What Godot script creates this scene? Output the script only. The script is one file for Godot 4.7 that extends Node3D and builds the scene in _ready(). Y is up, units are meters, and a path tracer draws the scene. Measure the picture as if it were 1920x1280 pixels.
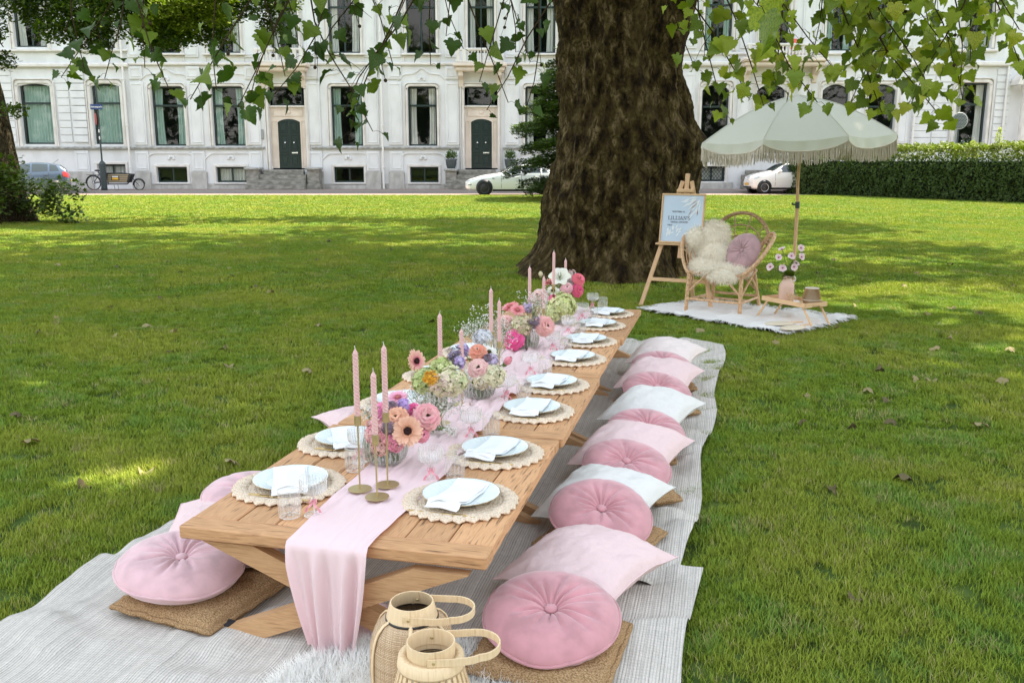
extends Node3D
# Picnic under a plane tree on a lawn in front of white town houses. Units are metres, y up.

var M := {}            # materials
var leaf_tone := {}
var taken := {}        # names in use
var rng := RandomNumberGenerator.new()
const AX := Vector3(0.2323, 0, -0.9726)      # direction of the long picnic table
const AW := Vector3(0.9726, 0, 0.2323)       # across it
const A0 := Vector3(-1.103, 0, -2.814)       # its near left corner
const TURN := -0.2345
const TOP := 0.42

func _ready() -> void:
	rng.seed = 7
	var cam := Camera3D.new(); cam.name = "camera"
	cam.position = Vector3(0, 1.6, 0); cam.rotation.x = -0.19684
	cam.fov = 41.26; cam.near = 0.05; cam.far = 400.0; cam.current = true
	add_child(cam)
	var env := Environment.new()
	env.background_mode = Environment.BG_SKY
	var sky := Sky.new(); var sm := ProceduralSkyMaterial.new()
	sm.sky_top_color = Color(0.76, 0.81, 0.87); sm.sky_horizon_color = Color(0.97, 0.955, 0.92); sm.sky_curve = 0.25
	sm.ground_bottom_color = Color(0.25, 0.27, 0.2); sm.ground_horizon_color = Color(0.5, 0.52, 0.46)
	sm.sky_energy_multiplier = 0.95; sm.sun_angle_max = 12.0
	sky.sky_material = sm; env.sky = sky
	env.tonemap_mode = Environment.TONE_MAPPER_LINEAR
	env.tonemap_exposure = 3.4
	env.sdfgi_enabled = true; env.ssao_enabled = true; env.ssil_enabled = true
	var we := WorldEnvironment.new(); we.name = "environment"; we.environment = env; add_child(we)
	var sun := DirectionalLight3D.new(); sun.name = "sun"
	sun.light_energy = 1.6; sun.light_color = Color(1.0, 0.96, 0.88); sun.light_angular_distance = 0.53
	sun.shadow_enabled = true; add_child(sun)
	sun.look_at_from_position(Vector3(0.50, 1.0, -0.30) * 50.0, Vector3.ZERO)
	make_materials()
	rng.seed = 11; build_ground()
	rng.seed = 12; build_houses()
	rng.seed = 13; build_street()
	rng.seed = 14; build_trees()
	rng.seed = 15; build_lounge()
	rng.seed = 16; build_table()
	rng.seed = 17; build_cushions()
	rng.seed = 18; build_settings()
	rng.seed = 19; build_flowers()
	rng.seed = 20; build_small()

# ---------- mesh building ----------
class MB:
	var v := PackedVector3Array()
	var t := PackedInt32Array()
	var uv := PackedVector2Array()
	var col := PackedColorArray()
	var cc := Color.WHITE
	func p(a: Vector3, u := Vector2.ZERO) -> int:
		v.append(a); uv.append(u); col.append(cc)
		return v.size() - 1
	func tri(a: int, b: int, c: int) -> void:          # counter-clockwise seen from outside
		t.append(a); t.append(c); t.append(b)
	func quad(a: int, b: int, c: int, d: int) -> void:
		tri(a, b, c); tri(a, c, d)
	func face(a: Vector3, b: Vector3, c: Vector3, d: Vector3) -> void:
		var i := p(a, Vector2(0, 0)); p(b, Vector2(1, 0)); p(c, Vector2(1, 1)); p(d, Vector2(0, 1))
		quad(i, i + 1, i + 2, i + 3)
	func tface(a: Vector3, b: Vector3, c: Vector3) -> void:
		var i := p(a); p(b); p(c)
		tri(i, i + 1, i + 2)
	func poly(pts: Array) -> void:                      # flat convex polygon, counter-clockwise
		var i := v.size()
		for q in pts: p(q)
		for k in range(1, pts.size() - 1): tri(i, i + k, i + k + 1)
	func box(c: Vector3, s: Vector3, b := Basis()) -> void:
		var h := s * 0.5
		var q := []
		for k in 8: q.append(c + b * Vector3(h.x * (1 if k & 1 else -1), h.y * (1 if k & 2 else -1), h.z * (1 if k & 4 else -1)))
		face(q[4], q[5], q[7], q[6]); face(q[1], q[0], q[2], q[3])
		face(q[5], q[1], q[3], q[7]); face(q[0], q[4], q[6], q[2])
		face(q[6], q[7], q[3], q[2]); face(q[0], q[1], q[5], q[4])
	func bbox(c: Vector3, s: Vector3, w: float, b := Basis()) -> void:   # box with chamfered edges
		var h := s * 0.5
		w = minf(w, minf(h.x, minf(h.y, h.z)) * 0.98)
		var P := func(sx: int, sy: int, sz: int, a: int) -> Vector3:
			var e := Vector3(h.x - (w if a != 0 else 0.0), h.y - (w if a != 1 else 0.0), h.z - (w if a != 2 else 0.0))
			return c + b * Vector3(e.x * sx, e.y * sy, e.z * sz)
		for s1 in [-1, 1]:
			_o(c, b, [P.call(s1, -1, -1, 0), P.call(s1, 1, -1, 0), P.call(s1, 1, 1, 0), P.call(s1, -1, 1, 0)])
			_o(c, b, [P.call(-1, s1, -1, 1), P.call(1, s1, -1, 1), P.call(1, s1, 1, 1), P.call(-1, s1, 1, 1)])
			_o(c, b, [P.call(-1, -1, s1, 2), P.call(1, -1, s1, 2), P.call(1, 1, s1, 2), P.call(-1, 1, s1, 2)])
			for s2 in [-1, 1]:
				_o(c, b, [P.call(s1, s2, -1, 0), P.call(s1, s2, 1, 0), P.call(s1, s2, 1, 1), P.call(s1, s2, -1, 1)])
				_o(c, b, [P.call(s1, -1, s2, 0), P.call(s1, 1, s2, 0), P.call(s1, 1, s2, 2), P.call(s1, -1, s2, 2)])
				_o(c, b, [P.call(-1, s1, s2, 1), P.call(1, s1, s2, 1), P.call(1, s1, s2, 2), P.call(-1, s1, s2, 2)])
				for s3 in [-1, 1]:
					_o(c, b, [P.call(s1, s2, s3, 0), P.call(s1, s2, s3, 1), P.call(s1, s2, s3, 2)])
	func _o(c: Vector3, _b: Basis, q: Array) -> void:   # polygon turned away from c
		var n: Vector3 = (q[1] - q[0]).cross(q[2] - q[0])
		var m := Vector3.ZERO
		for a in q: m += a
		if n.dot(m / q.size() - c) < 0: q.reverse()
		if q.size() == 4: face(q[0], q[1], q[2], q[3])
		else: tface(q[0], q[1], q[2])
	func tube(pts: Array, rad, sides := 8, closed := false, flat := Vector2.ONE) -> void:   # swept tube; rad: number or array
		var n := pts.size()
		var up := Vector3.UP
		var d0: Vector3 = (pts[1] - pts[0]).normalized()
		if absf(d0.dot(up)) > 0.9: up = Vector3.RIGHT
		var side := d0.cross(up).normalized()
		var first := v.size()
		var along := 0.0
		for i in n:
			var d: Vector3
			if closed: d = (pts[(i + 1) % n] - pts[(i + n - 1) % n]).normalized()
			else: d = (pts[mini(i + 1, n - 1)] - pts[maxi(i - 1, 0)]).normalized()
			side = (side - d * side.dot(d)).normalized()
			var nn := d.cross(side).normalized()
			var r: float = rad[i] if rad is Array else rad
			if i: along += (pts[i] as Vector3).distance_to(pts[i - 1])
			for k in sides:
				var a := TAU * k / sides
				p(pts[i] + side * cos(a) * r * flat.x + nn * sin(a) * r * flat.y, Vector2(float(k) / sides, along))
		for i in (n if closed else n - 1):
			var j := (i + 1) % n
			for k in sides:
				var k2 := (k + 1) % sides
				quad(first + i * sides + k, first + i * sides + k2, first + j * sides + k2, first + j * sides + k)
		if not closed:
			for e in [0, n - 1]:
				var m := v.size()
				for k in sides: p(v[first + e * sides + k])
				for k in range(1, sides - 1):
					if e == 0: tri(m, m + k + 1, m + k)
					else: tri(m, m + k, m + k + 1)
	func lathe(prof: Array, segs := 24, at := Vector3.ZERO, b := Basis(), wob = null) -> void:   # profile of (radius, height), outside on the right going up
		var first := v.size()
		for i in prof.size():
			for k in segs + 1:
				var a := TAU * k / segs
				var r: float = prof[i].x
				if wob != null: r = wob.call(r, prof[i].y, a)
				p(at + b * Vector3(cos(a) * r, prof[i].y, -sin(a) * r), Vector2(float(k) / segs, float(i) / (prof.size() - 1)))
		for i in prof.size() - 1:
			for k in segs:
				var q := first + i * (segs + 1) + k
				quad(q, q + 1, q + segs + 2, q + segs + 1)
	func grid(nu: int, nv: int, f: Callable) -> void:     # f(u, v) for 0..1
		var first := v.size()
		for j in nv + 1:
			for i in nu + 1:
				p(f.call(float(i) / nu, float(j) / nv), Vector2(float(i) / nu, float(j) / nv))
		for j in nv:
			for i in nu:
				var q := first + j * (nu + 1) + i
				quad(q, q + 1, q + nu + 2, q + nu + 1)
	func ball(c: Vector3, r: Vector3, nu := 12, nv := 8, b := Basis()) -> void:
		grid(nu, nv, func(u: float, w: float) -> Vector3:
			var th := PI * (w - 0.5)
			return c + b * Vector3(cos(TAU * u) * cos(th) * r.x, sin(th) * r.y, -sin(TAU * u) * cos(th) * r.z))
	func prism(pts: Array, z0: float, z1: float) -> void:   # outline in xy (counter-clockwise), extruded along z
		var n := pts.size()
		var flat := PackedVector2Array(pts)
		var ix := Geometry2D.triangulate_polygon(flat)
		for z in [z0, z1]:
			var m := v.size()
			for q in pts: p(Vector3(q.x, q.y, z))
			for k in range(0, ix.size(), 3):
				var a := ix[k]; var b := ix[k + 1]; var c := ix[k + 2]
				var ccw: bool = (flat[b] - flat[a]).cross(flat[c] - flat[a]) > 0
				if ccw == (z == maxf(z0, z1)): tri(m + a, m + b, m + c)
				else: tri(m + a, m + c, m + b)
		var lo := minf(z0, z1); var hi := maxf(z0, z1)
		for k in n:
			var a: Vector2 = pts[k]; var b: Vector2 = pts[(k + 1) % n]
			face(Vector3(a.x, a.y, hi), Vector3(a.x, a.y, lo), Vector3(b.x, b.y, lo), Vector3(b.x, b.y, hi))
	func add(o: MB, x: Transform3D) -> void:
		var k := v.size()
		for a in o.v: v.append(x * a)
		uv.append_array(o.uv); 
		if cc == Color.WHITE: col.append_array(o.col)
		else:
			for c in o.col: col.append(c * cc)
		for a in o.t: t.append(a + k)
	func commit() -> ArrayMesh:
		var n := PackedVector3Array(); n.resize(v.size())
		for i in range(0, t.size(), 3):
			var a := t[i]; var b := t[i + 1]; var c := t[i + 2]
			var m := (v[c] - v[a]).cross(v[b] - v[a])
			n[a] += m; n[b] += m; n[c] += m
		for i in n.size():
			n[i] = n[i].normalized() if n[i].length_squared() > 0 else Vector3.UP
		var arr := []; arr.resize(Mesh.ARRAY_MAX)
		arr[Mesh.ARRAY_VERTEX] = v; arr[Mesh.ARRAY_NORMAL] = n; arr[Mesh.ARRAY_TEX_UV] = uv; arr[Mesh.ARRAY_INDEX] = t; arr[Mesh.ARRAY_COLOR] = col
		var am := ArrayMesh.new()
		am.add_surface_from_arrays(Mesh.PRIMITIVE_TRIANGLES, arr)
		return am

# ---------- naming and describing ----------
func numbered(called: String, parent: Node) -> String:
	var key := str(parent.get_instance_id()) + called
	var k: int = taken.get(key, 0)
	taken[key] = k + 1
	return called if k == 0 else "%s_%03d" % [called, k]

func thing(called: String, label: String, category: String, at := Vector3.ZERO, turn := 0.0, group := "") -> Node3D:
	var o := Node3D.new(); o.name = numbered(called, self); add_child(o, true)
	o.position = at; o.rotation.y = turn
	tag(o, label, category, group)
	return o

func tag(o: Node, label: String, category: String, group := "") -> void:
	o.set_meta("label", label); o.set_meta("category", category)
	if group != "": o.set_meta("group", group)

func part(called: String, mesh, m: Material, parent: Node = self, x := Transform3D()) -> MeshInstance3D:
	var o := MeshInstance3D.new()
	o.mesh = mesh.commit() if mesh is MB else mesh
	o.material_override = m
	o.name = numbered(called, parent); parent.add_child(o, true)
	o.transform = x
	return o

func struct(called: String, mesh, m: Material, x := Transform3D()) -> MeshInstance3D:
	var o := part(called, mesh, m, self, x); o.set_meta("kind", "structure")
	return o

func dup(o: Node3D, at: Vector3, turn: float, label := "") -> Node3D:
	var base := String(o.name).rstrip("0123456789").rstrip("_")
	var c: Node3D = o.duplicate(); c.name = numbered(base, self); add_child(c, true)
	c.position = at; c.rotation.y = turn
	if label != "": c.set_meta("label", label)
	return c

func scatter(called: String, mesh: Mesh, m: Material, xs: Array, cols: Array, parent: Node) -> MultiMeshInstance3D:
	var mm := MultiMesh.new(); mm.transform_format = MultiMesh.TRANSFORM_3D
	mm.use_colors = cols.size() > 0
	mm.mesh = mesh; mm.instance_count = xs.size()
	var st := 16 if mm.use_colors else 12
	var b := PackedFloat32Array(); b.resize(xs.size() * st)
	for i in xs.size():
		var x: Transform3D = xs[i]
		var k := i * st
		b[k] = x.basis.x.x; b[k + 1] = x.basis.y.x; b[k + 2] = x.basis.z.x; b[k + 3] = x.origin.x
		b[k + 4] = x.basis.x.y; b[k + 5] = x.basis.y.y; b[k + 6] = x.basis.z.y; b[k + 7] = x.origin.y
		b[k + 8] = x.basis.x.z; b[k + 9] = x.basis.y.z; b[k + 10] = x.basis.z.z; b[k + 11] = x.origin.z
		if st == 16:
			var c: Color = cols[i]
			b[k + 12] = c.r; b[k + 13] = c.g; b[k + 14] = c.b; b[k + 15] = 1.0
	mm.buffer = b
	var o := MultiMeshInstance3D.new(); o.multimesh = mm; o.material_override = m
	o.name = numbered(called, parent); parent.add_child(o, true)
	o.set_meta("kind", "stuff")
	return o

func ts(s: float, t: float, h := TOP) -> Vector3:      # a place in the table's own directions
	return A0 + AX * s + AW * t + Vector3(0, h, 0)

func R(a: float, b: float) -> float: return rng.randf_range(a, b)
func face_dir(n: Vector3, roll := 0.0) -> Basis:        # basis whose y axis points along n
	n = n.normalized()
	var x := n.cross(Vector3(0.13, 0.2, 1)).normalized()
	var z := x.cross(n).normalized()
	return Basis(x, n, z) * Basis(Vector3.UP, roll)
# ---------- materials ----------
func lin(r: float, g: float, b: float) -> Color: return Color(r, g, b).linear_to_srgb()

func mat(key: String, c: Color, rough := 0.8, spec := 0.5) -> StandardMaterial3D:   # c is a linear base colour
	var m := StandardMaterial3D.new()
	m.resource_name = key
	m.albedo_color = c.linear_to_srgb(); m.roughness = rough; m.metallic_specular = spec
	M[key] = m
	return m

func noise_tex(seed_: int, freq: float, ramp: Array, size := 512, oct := 4, type := FastNoiseLite.TYPE_SIMPLEX_SMOOTH, ridged := false) -> NoiseTexture2D:
	var n := FastNoiseLite.new(); n.seed = seed_; n.noise_type = type; n.frequency = freq
	n.fractal_type = FastNoiseLite.FRACTAL_RIDGED if ridged else FastNoiseLite.FRACTAL_FBM
	n.fractal_octaves = oct
	var x := NoiseTexture2D.new(); x.width = size; x.height = size; x.seamless = true; x.noise = n
	if ramp.size():
		var g := Gradient.new()
		var offs := PackedFloat32Array(); var cols := PackedColorArray()
		for k in ramp: offs.append(k[0]); cols.append((k[1] as Color).linear_to_srgb())
		g.offsets = offs; g.colors = cols
		x.color_ramp = g
	return x

func triplanar(m: StandardMaterial3D, tex: Texture2D, scale: Vector3, world := false) -> void:
	m.albedo_color = Color.WHITE
	m.albedo_texture = tex; m.uv1_triplanar = true; m.uv1_world_triplanar = world; m.uv1_scale = scale
	m.uv1_triplanar_sharpness = 4.0

func relief(m: StandardMaterial3D, tex: Texture2D, cm: float) -> void:
	m.heightmap_enabled = true; m.heightmap_texture = tex; m.heightmap_scale = cm

func weave_image(n: int, stripes: Array, gap: Color, seed_: int) -> ImageTexture:   # woven threads: warp colours from stripes, dark gaps between
	var im := Image.create(n, n, false, Image.FORMAT_RGB8)
	var r := RandomNumberGenerator.new(); r.seed = seed_
	var cellw := 8
	var warp := []; var weft := []
	for i in n / cellw:
		warp.append((stripes[r.randi() % stripes.size()] as Color) * r.randf_range(0.85, 1.1))
		weft.append((stripes[r.randi() % stripes.size()] as Color) * r.randf_range(0.9, 1.1))
	for y in n:
		for x in n:
			var i := x / cellw; var j := y / cellw
			var fx := (x % cellw + 0.5) / cellw - 0.5; var fy := (y % cellw + 0.5) / cellw - 0.5
			var over := (i + j) % 2 == 0
			var c: Color = warp[i] if over else weft[j]
			var e := absf(fx) if over else absf(fy)
			var l := absf(fy) if over else absf(fx)
			if e > 0.40 and l > 0.3: c = gap
			elif e > 0.43: c = c.lerp(gap, 0.6)
			im.set_pixel(x, y, c.linear_to_srgb())
	return ImageTexture.create_from_image(im)

func striped_weave(n: int, seed_: int) -> ImageTexture:      # pale throw with thin grey threads along it
	var im := Image.create(n, n, false, Image.FORMAT_RGB8)
	var r := RandomNumberGenerator.new(); r.seed = seed_
	var nz := FastNoiseLite.new(); nz.seed = seed_; nz.frequency = 0.02
	var cols := []
	for i in n / 4: cols.append([r.randf_range(.50, .64) if i % 3 != 0 else r.randf_range(.30, .46), r.randf() * 90.0])
	for y in n:
		for x in n:
			var q: Array = cols[x / 4]
			var l: float = q[0] + .10 * nz.get_noise_2d(q[1] * 9.0, y * 2.2) + (.05 if (y / 3) % 2 else -.03)
			if (y / 3) % 2 == (x / 4) % 2: l = lerpf(l, .62, .35)
			l *= 1.0 + .10 * nz.get_noise_2d(x * .7, y * .5)
			im.set_pixel(x, y, Color(l, l * .925, l * .84).linear_to_srgb())
	return ImageTexture.create_from_image(im)

func thread_height(n: int, cellw: int) -> ImageTexture:
	var im := Image.create(n, n, false, Image.FORMAT_L8)
	for y in n:
		for x in n:
			var i := x / cellw; var j := y / cellw
			var fx := (x % cellw + 0.5) / cellw - 0.5; var fy := (y % cellw + 0.5) / cellw - 0.5
			var over := (i + j) % 2 == 0
			var h := (cos(fx * PI) if over else cos(fy * PI)) * (0.6 + 0.4 * (cos(fy * PI) if over else cos(fx * PI)))
			im.set_pixel(x, y, Color(h, h, h))
	return ImageTexture.create_from_image(im)

func wood(key: String, seed_: int, a: Color, b: Color, dark: Color, along: int, rough := 0.6) -> StandardMaterial3D:
	var m := mat(key, Color.WHITE, rough, 0.4)
	var tx := noise_tex(seed_, 0.012, [[0.0, dark], [0.27, b], [0.45, a], [0.62, a.lerp(b, 0.5)], [0.8, b], [1.0, a]], 512, 5)
	var s := Vector3(9, 9, 9); s[along] = 0.8
	triplanar(m, tx, s)
	return m

func make_materials() -> void:
	var m: StandardMaterial3D
	# lawn
	m = mat("soil", Color.WHITE, 1.0, 0.2)
	triplanar(m, noise_tex(3, 0.02, [[0.2, Color(.035, .05, .012)], [0.5, Color(.05, .085, .018)], [0.8, Color(.085, .12, .03)]], 512, 5), Vector3(.35, .35, .35))
	m = mat("grass", Color(1, 1, 1), 0.65, 0.3); m.vertex_color_use_as_albedo = true
	m.backlight_enabled = true; m.backlight = Color(0.55, 0.6, 0.3)
	# leaves
	for k in [["leaf_dark", Color(.050, .092, .016)], ["leaf_mid", Color(.135, .19, .02)], ["leaf_light", Color(.25, .305, .025)], ["leaf_yellow", Color(.33, .34, .03)]]:
		m = mat(k[0], k[1], 0.5, 0.4); m.backlight_enabled = true; m.backlight = Color(0.75, 0.85, 0.25)
		m.cull_mode = BaseMaterial3D.CULL_DISABLED
		var lc: Color = k[1]; leaf_tone[k[0]] = lc
		triplanar(m, noise_tex(8, 0.03, [[0.2, lc * Color(.62, .70, .6)], [0.5, lc], [0.75, lc * Color(1.25, 1.15, 1.0)], [0.95, lc * Color(1.5, 1.1, .9)]], 256, 4), Vector3(1.4, 1.4, 1.4))
	m = mat("leaf_many", Color(1, 1, 1), 0.55, 0.35); m.vertex_color_use_as_albedo = true; m.backlight_enabled = true; m.backlight = Color(0.7, 0.8, 0.3)
	m = mat("dry_leaf", Color(.30, .25, .13), 0.8, 0.2); m.backlight_enabled = true; m.backlight = Color(0.3, 0.25, 0.1)
	mat("dry_leaf_dark", Color(.13, .105, .055), 0.9, 0.2)
	# bark
	m = mat("bark", Color.WHITE, 0.95, 0.25)
	triplanar(m, noise_tex(11, 0.014, [[0.18, Color(.013, .008, .003)], [0.36, Color(.036, .023, .008)], [0.5, Color(.058, .041, .013)], [0.62, Color(.068, .054, .016)], [0.70, Color(.13, .092, .043)], [0.78, Color(.18, .13, .068)], [0.86, Color(.07, .055, .02)]], 1024, 6), Vector3(.34, .20, .34))
	var plates := FastNoiseLite.new(); plates.seed = 12; plates.noise_type = FastNoiseLite.TYPE_CELLULAR; plates.frequency = 0.036
	plates.cellular_return_type = FastNoiseLite.RETURN_DISTANCE2_SUB; plates.domain_warp_enabled = true; plates.domain_warp_amplitude = 38.0; plates.domain_warp_frequency = 0.02
	plates.fractal_type = FastNoiseLite.FRACTAL_FBM; plates.fractal_octaves = 3
	var crack := NoiseTexture2D.new(); crack.width = 1024; crack.height = 1024; crack.seamless = true; crack.noise = plates
	var g0 := Gradient.new(); g0.offsets = PackedFloat32Array([0.0, 0.10, 0.35, 0.8]); g0.colors = PackedColorArray([Color(.22, .18, .15), Color(.74, .72, .70), Color(1, 1, 1), Color(1, .98, .94)]); crack.color_ramp = g0
	m.detail_enabled = true; m.detail_albedo = crack; m.detail_blend_mode = BaseMaterial3D.BLEND_MODE_MUL
	var bump := NoiseTexture2D.new(); bump.width = 1024; bump.height = 1024; bump.seamless = true; bump.noise = plates
	relief(m, bump, 5.0)
	m = mat("bark_rough", Color.WHITE, 1.0, 0.2)
	triplanar(m, noise_tex(13, 0.03, [[0.2, Color(.018, .014, .008)], [0.5, Color(.06, .047, .027)], [0.8, Color(.11, .09, .055)]], 512, 5), Vector3(1.6, .35, 1.6))
	relief(m, noise_tex(14, 0.03, [], 512, 4, FastNoiseLite.TYPE_SIMPLEX_SMOOTH, true), 6.0)
	mat("twig", Color(.045, .032, .016), 0.9, 0.2)
	# house
	m = mat("plaster", Color.WHITE, 0.75, 0.3)
	triplanar(m, noise_tex(21, 0.01, [[0.15, Color(.66, .66, .67)], [0.5, Color(.71, .71, .725)], [0.85, Color(.74, .74, .755)]], 512, 5), Vector3(.23, .13, .23))
	m = mat("trim", Color.WHITE, 0.7, 0.3)
	triplanar(m, noise_tex(22, 0.01, [[0.2, Color(.62, .585, .555)], [0.5, Color(.70, .665, .635)], [0.8, Color(.74, .71, .68)]], 512, 4), Vector3(.3, .2, .3))
	m = mat("cream", Color.WHITE, 0.7, 0.3)
	triplanar(m, noise_tex(23, 0.01, [[0.2, Color(.66, .565, .49)], [0.8, Color(.75, .65, .57)]], 256, 4), Vector3(.4, .3, .4))
	m = mat("stone", Color.WHITE, 0.85, 0.3)
	triplanar(m, noise_tex(24, 0.02, [[0.15, Color(.36, .345, .325)], [0.5, Color(.45, .435, .41)], [0.85, Color(.52, .50, .48)]], 512, 5), Vector3(.25, .12, .25))
	m = mat("step_stone", Color.WHITE, 0.9, 0.25)
	triplanar(m, noise_tex(27, 0.02, [[0.15, Color(.17, .16, .14)], [0.5, Color(.25, .24, .215)], [0.85, Color(.34, .325, .30)]], 256, 5), Vector3(.4, .8, .4))
	m = mat("sill_stone", Color.WHITE, 0.8, 0.3)
	triplanar(m, noise_tex(25, 0.02, [[0.15, Color(.20, .20, .19)], [0.6, Color(.36, .355, .34)], [0.9, Color(.5, .49, .47)]], 256, 5), Vector3(.6, 1.6, .6))
	mat("sash", Color(.012, .028, .026), 0.35); mat("door_paint", Color(.010, .024, .024), 0.3)
	mat("room", Color(.02, .02, .017), 0.9); mat("brass", Color(.5, .38, .16), 0.3).metallic = 0.9
	m = mat("pane", Color(.015, .02, .02), 0.02); m.transparency = BaseMaterial3D.TRANSPARENCY_ALPHA; m.albedo_color.a = 0.12
	m = mat("curtain_green", Color(.36, .52, .45), 0.9); m.backlight_enabled = true; m.backlight = Color(.3, .4, .35)
	m = mat("curtain_white", Color(.66, .68, .63), 0.9); m.backlight_enabled = true; m.backlight = Color(.4, .4, .4)
	m = mat("brick_paving", Color.WHITE, 0.9, 0.3)
	triplanar(m, noise_tex(26, 0.05, [[0.2, Color(.19, .13, .11)], [0.5, Color(.28, .21, .185)], [0.8, Color(.36, .29, .26)]], 512, 5), Vector3(.8, .8, .8))
	mat("kerb", Color(.30, .29, .28), 0.9); mat("asphalt", Color(.10, .095, .09), 0.95)
	mat("pipe", Color(.74, .72, .70), 0.5)
	# vehicles
	m = mat("paint_white", Color(.80, .80, .80), 0.25); m.clearcoat_enabled = true; m.clearcoat = 1.0; m.clearcoat_roughness = 0.05
	m = mat("paint_cream", Color(.80, .755, .745), 0.25); m.clearcoat_enabled = true; m.clearcoat = 1.0; m.clearcoat_roughness = 0.05
	m = mat("paint_blue", Color(.07, .10, .15), 0.3); m.metallic = 0.35; m.clearcoat_enabled = true; m.clearcoat = 1.0; m.clearcoat_roughness = 0.05
	mat("car_glass", Color(.025, .035, .035), 0.04, 0.7); mat("tyre", Color(.018, .018, .018), 0.85); mat("plastic", Color(.022, .022, .023), 0.55)
	mat("alloy", Color(.62, .62, .63), 0.3).metallic = 0.7; mat("alloy_dark", Color(.07, .07, .075), 0.35).metallic = 0.5
	mat("lamp_red", Color(.55, .03, .03), 0.15); mat("lamp_clear", Color(.55, .58, .6), 0.1); mat("plate_yellow", Color(.75, .42, .03), 0.4)
	mat("chrome", Color(.75, .75, .76), 0.12).metallic = 1.0
	mat("iron", Color(.035, .045, .055), 0.5); mat("iron_green", Color(.03, .045, .05), 0.5); mat("sign_blue", Color(.02, .045, .17), 0.4); mat("white_paint", Color(.8, .8, .8), 0.5)
	mat("red_plastic", Color(.72, .10, .09), 0.4); mat("pot_gray", Color(.06, .075, .08), 0.5); mat("basket_tan", Color(.34, .27, .17), 0.8); mat("gray_metal", Color(.3, .31, .31), 0.5)
	# wood
	for k in 4:
		var l: float = [1.0, 0.86, 1.12, 0.94][k]
		wood("plank%d" % k, 31 + k, Color(.62, .35, .18) * l, Color(.50, .27, .13) * l, Color(.10, .055, .03), 2)
	wood("end_board", 36, Color(.60, .34, .17), Color(.47, .25, .12), Color(.13, .07, .035), 0)
	wood("leg_wood", 37, Color(.58, .35, .18), Color(.49, .28, .135), Color(.35, .19, .09), 0)
	wood("pale_wood", 38, Color(.70, .46, .27), Color(.60, .37, .21), Color(.48, .28, .15), 1)
	wood("tray_wood", 39, Color(.72, .49, .28), Color(.62, .40, .22), Color(.5, .3, .16), 0)
	wood("bamboo", 40, Color(.78, .60, .38), Color(.70, .51, .30), Color(.52, .36, .2), 1, 0.45)
	m = mat("rattan", Color.WHITE, 0.45, 0.5)
	triplanar(m, noise_tex(41, 0.02, [[0.2, Color(.42, .24, .12)], [0.5, Color(.58, .36, .2)], [0.8, Color(.66, .44, .26)]], 256, 4), Vector3(6, 6, 6))
	m = mat("rattan_dark", Color.WHITE, 0.45, 0.5)
	triplanar(m, noise_tex(42, 0.02, [[0.2, Color(.22, .13, .06)], [0.5, Color(.36, .22, .11)], [0.8, Color(.45, .29, .15)]], 256, 4), Vector3(6, 6, 6))
	m = mat("raffia", Color.WHITE, 0.85, 0.3)
	triplanar(m, noise_tex(43, 0.03, [[0.15, Color(.62, .45, .31)], [0.4, Color(.82, .65, .49)], [0.8, Color(.86, .74, .60)]], 512, 4), Vector3(9, 9, 9))
	relief(m, noise_tex(44, 0.06, [], 256, 3), 0.5)
	m = mat("jute", Color.WHITE, 0.95, 0.15)
	triplanar(m, noise_tex(45, 0.05, [[0.2, Color(.17, .10, .045)], [0.5, Color(.36, .225, .115)], [0.8, Color(.50, .335, .19)]], 512, 4), Vector3(4, 8, 8))
	# cloth
	var threads := thread_height(256, 8)
	m = mat("blanket", Color.WHITE, 0.95, 0.1)
	triplanar(m, striped_weave(512, 5), Vector3(2.3, 2.3, 2.3))
	relief(m, threads, 0.15)
	m = mat("runner", Color(.84, .645, .66), 0.75, 0.2); m.backlight_enabled = true; m.backlight = Color(.45, .28, .3); m.rim_enabled = true; m.rim = 0.4; m.rim_tint = 0.5
	m = mat("ribbon", Color(.80, .36, .43), 0.5, 0.4); m.backlight_enabled = true; m.backlight = Color(.3, .12, .14)
	m = mat("napkin", Color(.80, .81, .82), 0.9, 0.15); m.heightmap_enabled = true; m.heightmap_texture = threads; m.heightmap_scale = 0.02; m.uv1_triplanar = true; m.uv1_scale = Vector3(12, 12, 12)
	for k in [["velvet_rose", Color(.55, .265, .29)], ["velvet_pale", Color(.66, .42, .445)], ["velvet_mauve", Color(.42, .265, .275)]]:
		m = mat(k[0], Color.WHITE, 0.85, 0.2)
		var c: Color = k[1]
		triplanar(m, noise_tex(51, 0.012, [[0.2, c * 0.86], [0.5, c], [0.8, c * 1.1]], 256, 5), Vector3(3, 3, 3))
		m.rim_enabled = true; m.rim = 1.0; m.rim_tint = 0.3
	for k in [["cotton_pink", Color(.74, .56, .555)], ["cotton_white", Color(.71, .69, .66)], ["cotton_blush", Color(.76, .66, .63)]]:
		m = mat(k[0], k[1], 0.95, 0.1); m.heightmap_enabled = true; m.heightmap_texture = noise_tex(52, 0.02, [], 256, 5); m.heightmap_scale = 0.4; m.uv1_triplanar = true; m.uv1_scale = Vector3(4, 4, 4)
	m = mat("rug_white", Color(.80, .775, .755), 0.95, 0.1); m.heightmap_enabled = true; m.heightmap_texture = threads; m.heightmap_scale = 0.2; m.uv1_triplanar = true; m.uv1_scale = Vector3(4, 4, 4)
	m = mat("fur", Color(.93, .87, .76), 0.8, 0.2); m.backlight_enabled = true; m.backlight = Color(.5, .48, .44)
	m = mat("fur_white", Color(.93, .91, .87), 0.8, 0.2); m.backlight_enabled = true; m.backlight = Color(.5, .5, .5)
	m = mat("hide", Color(.80, .74, .64), 0.9)
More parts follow.
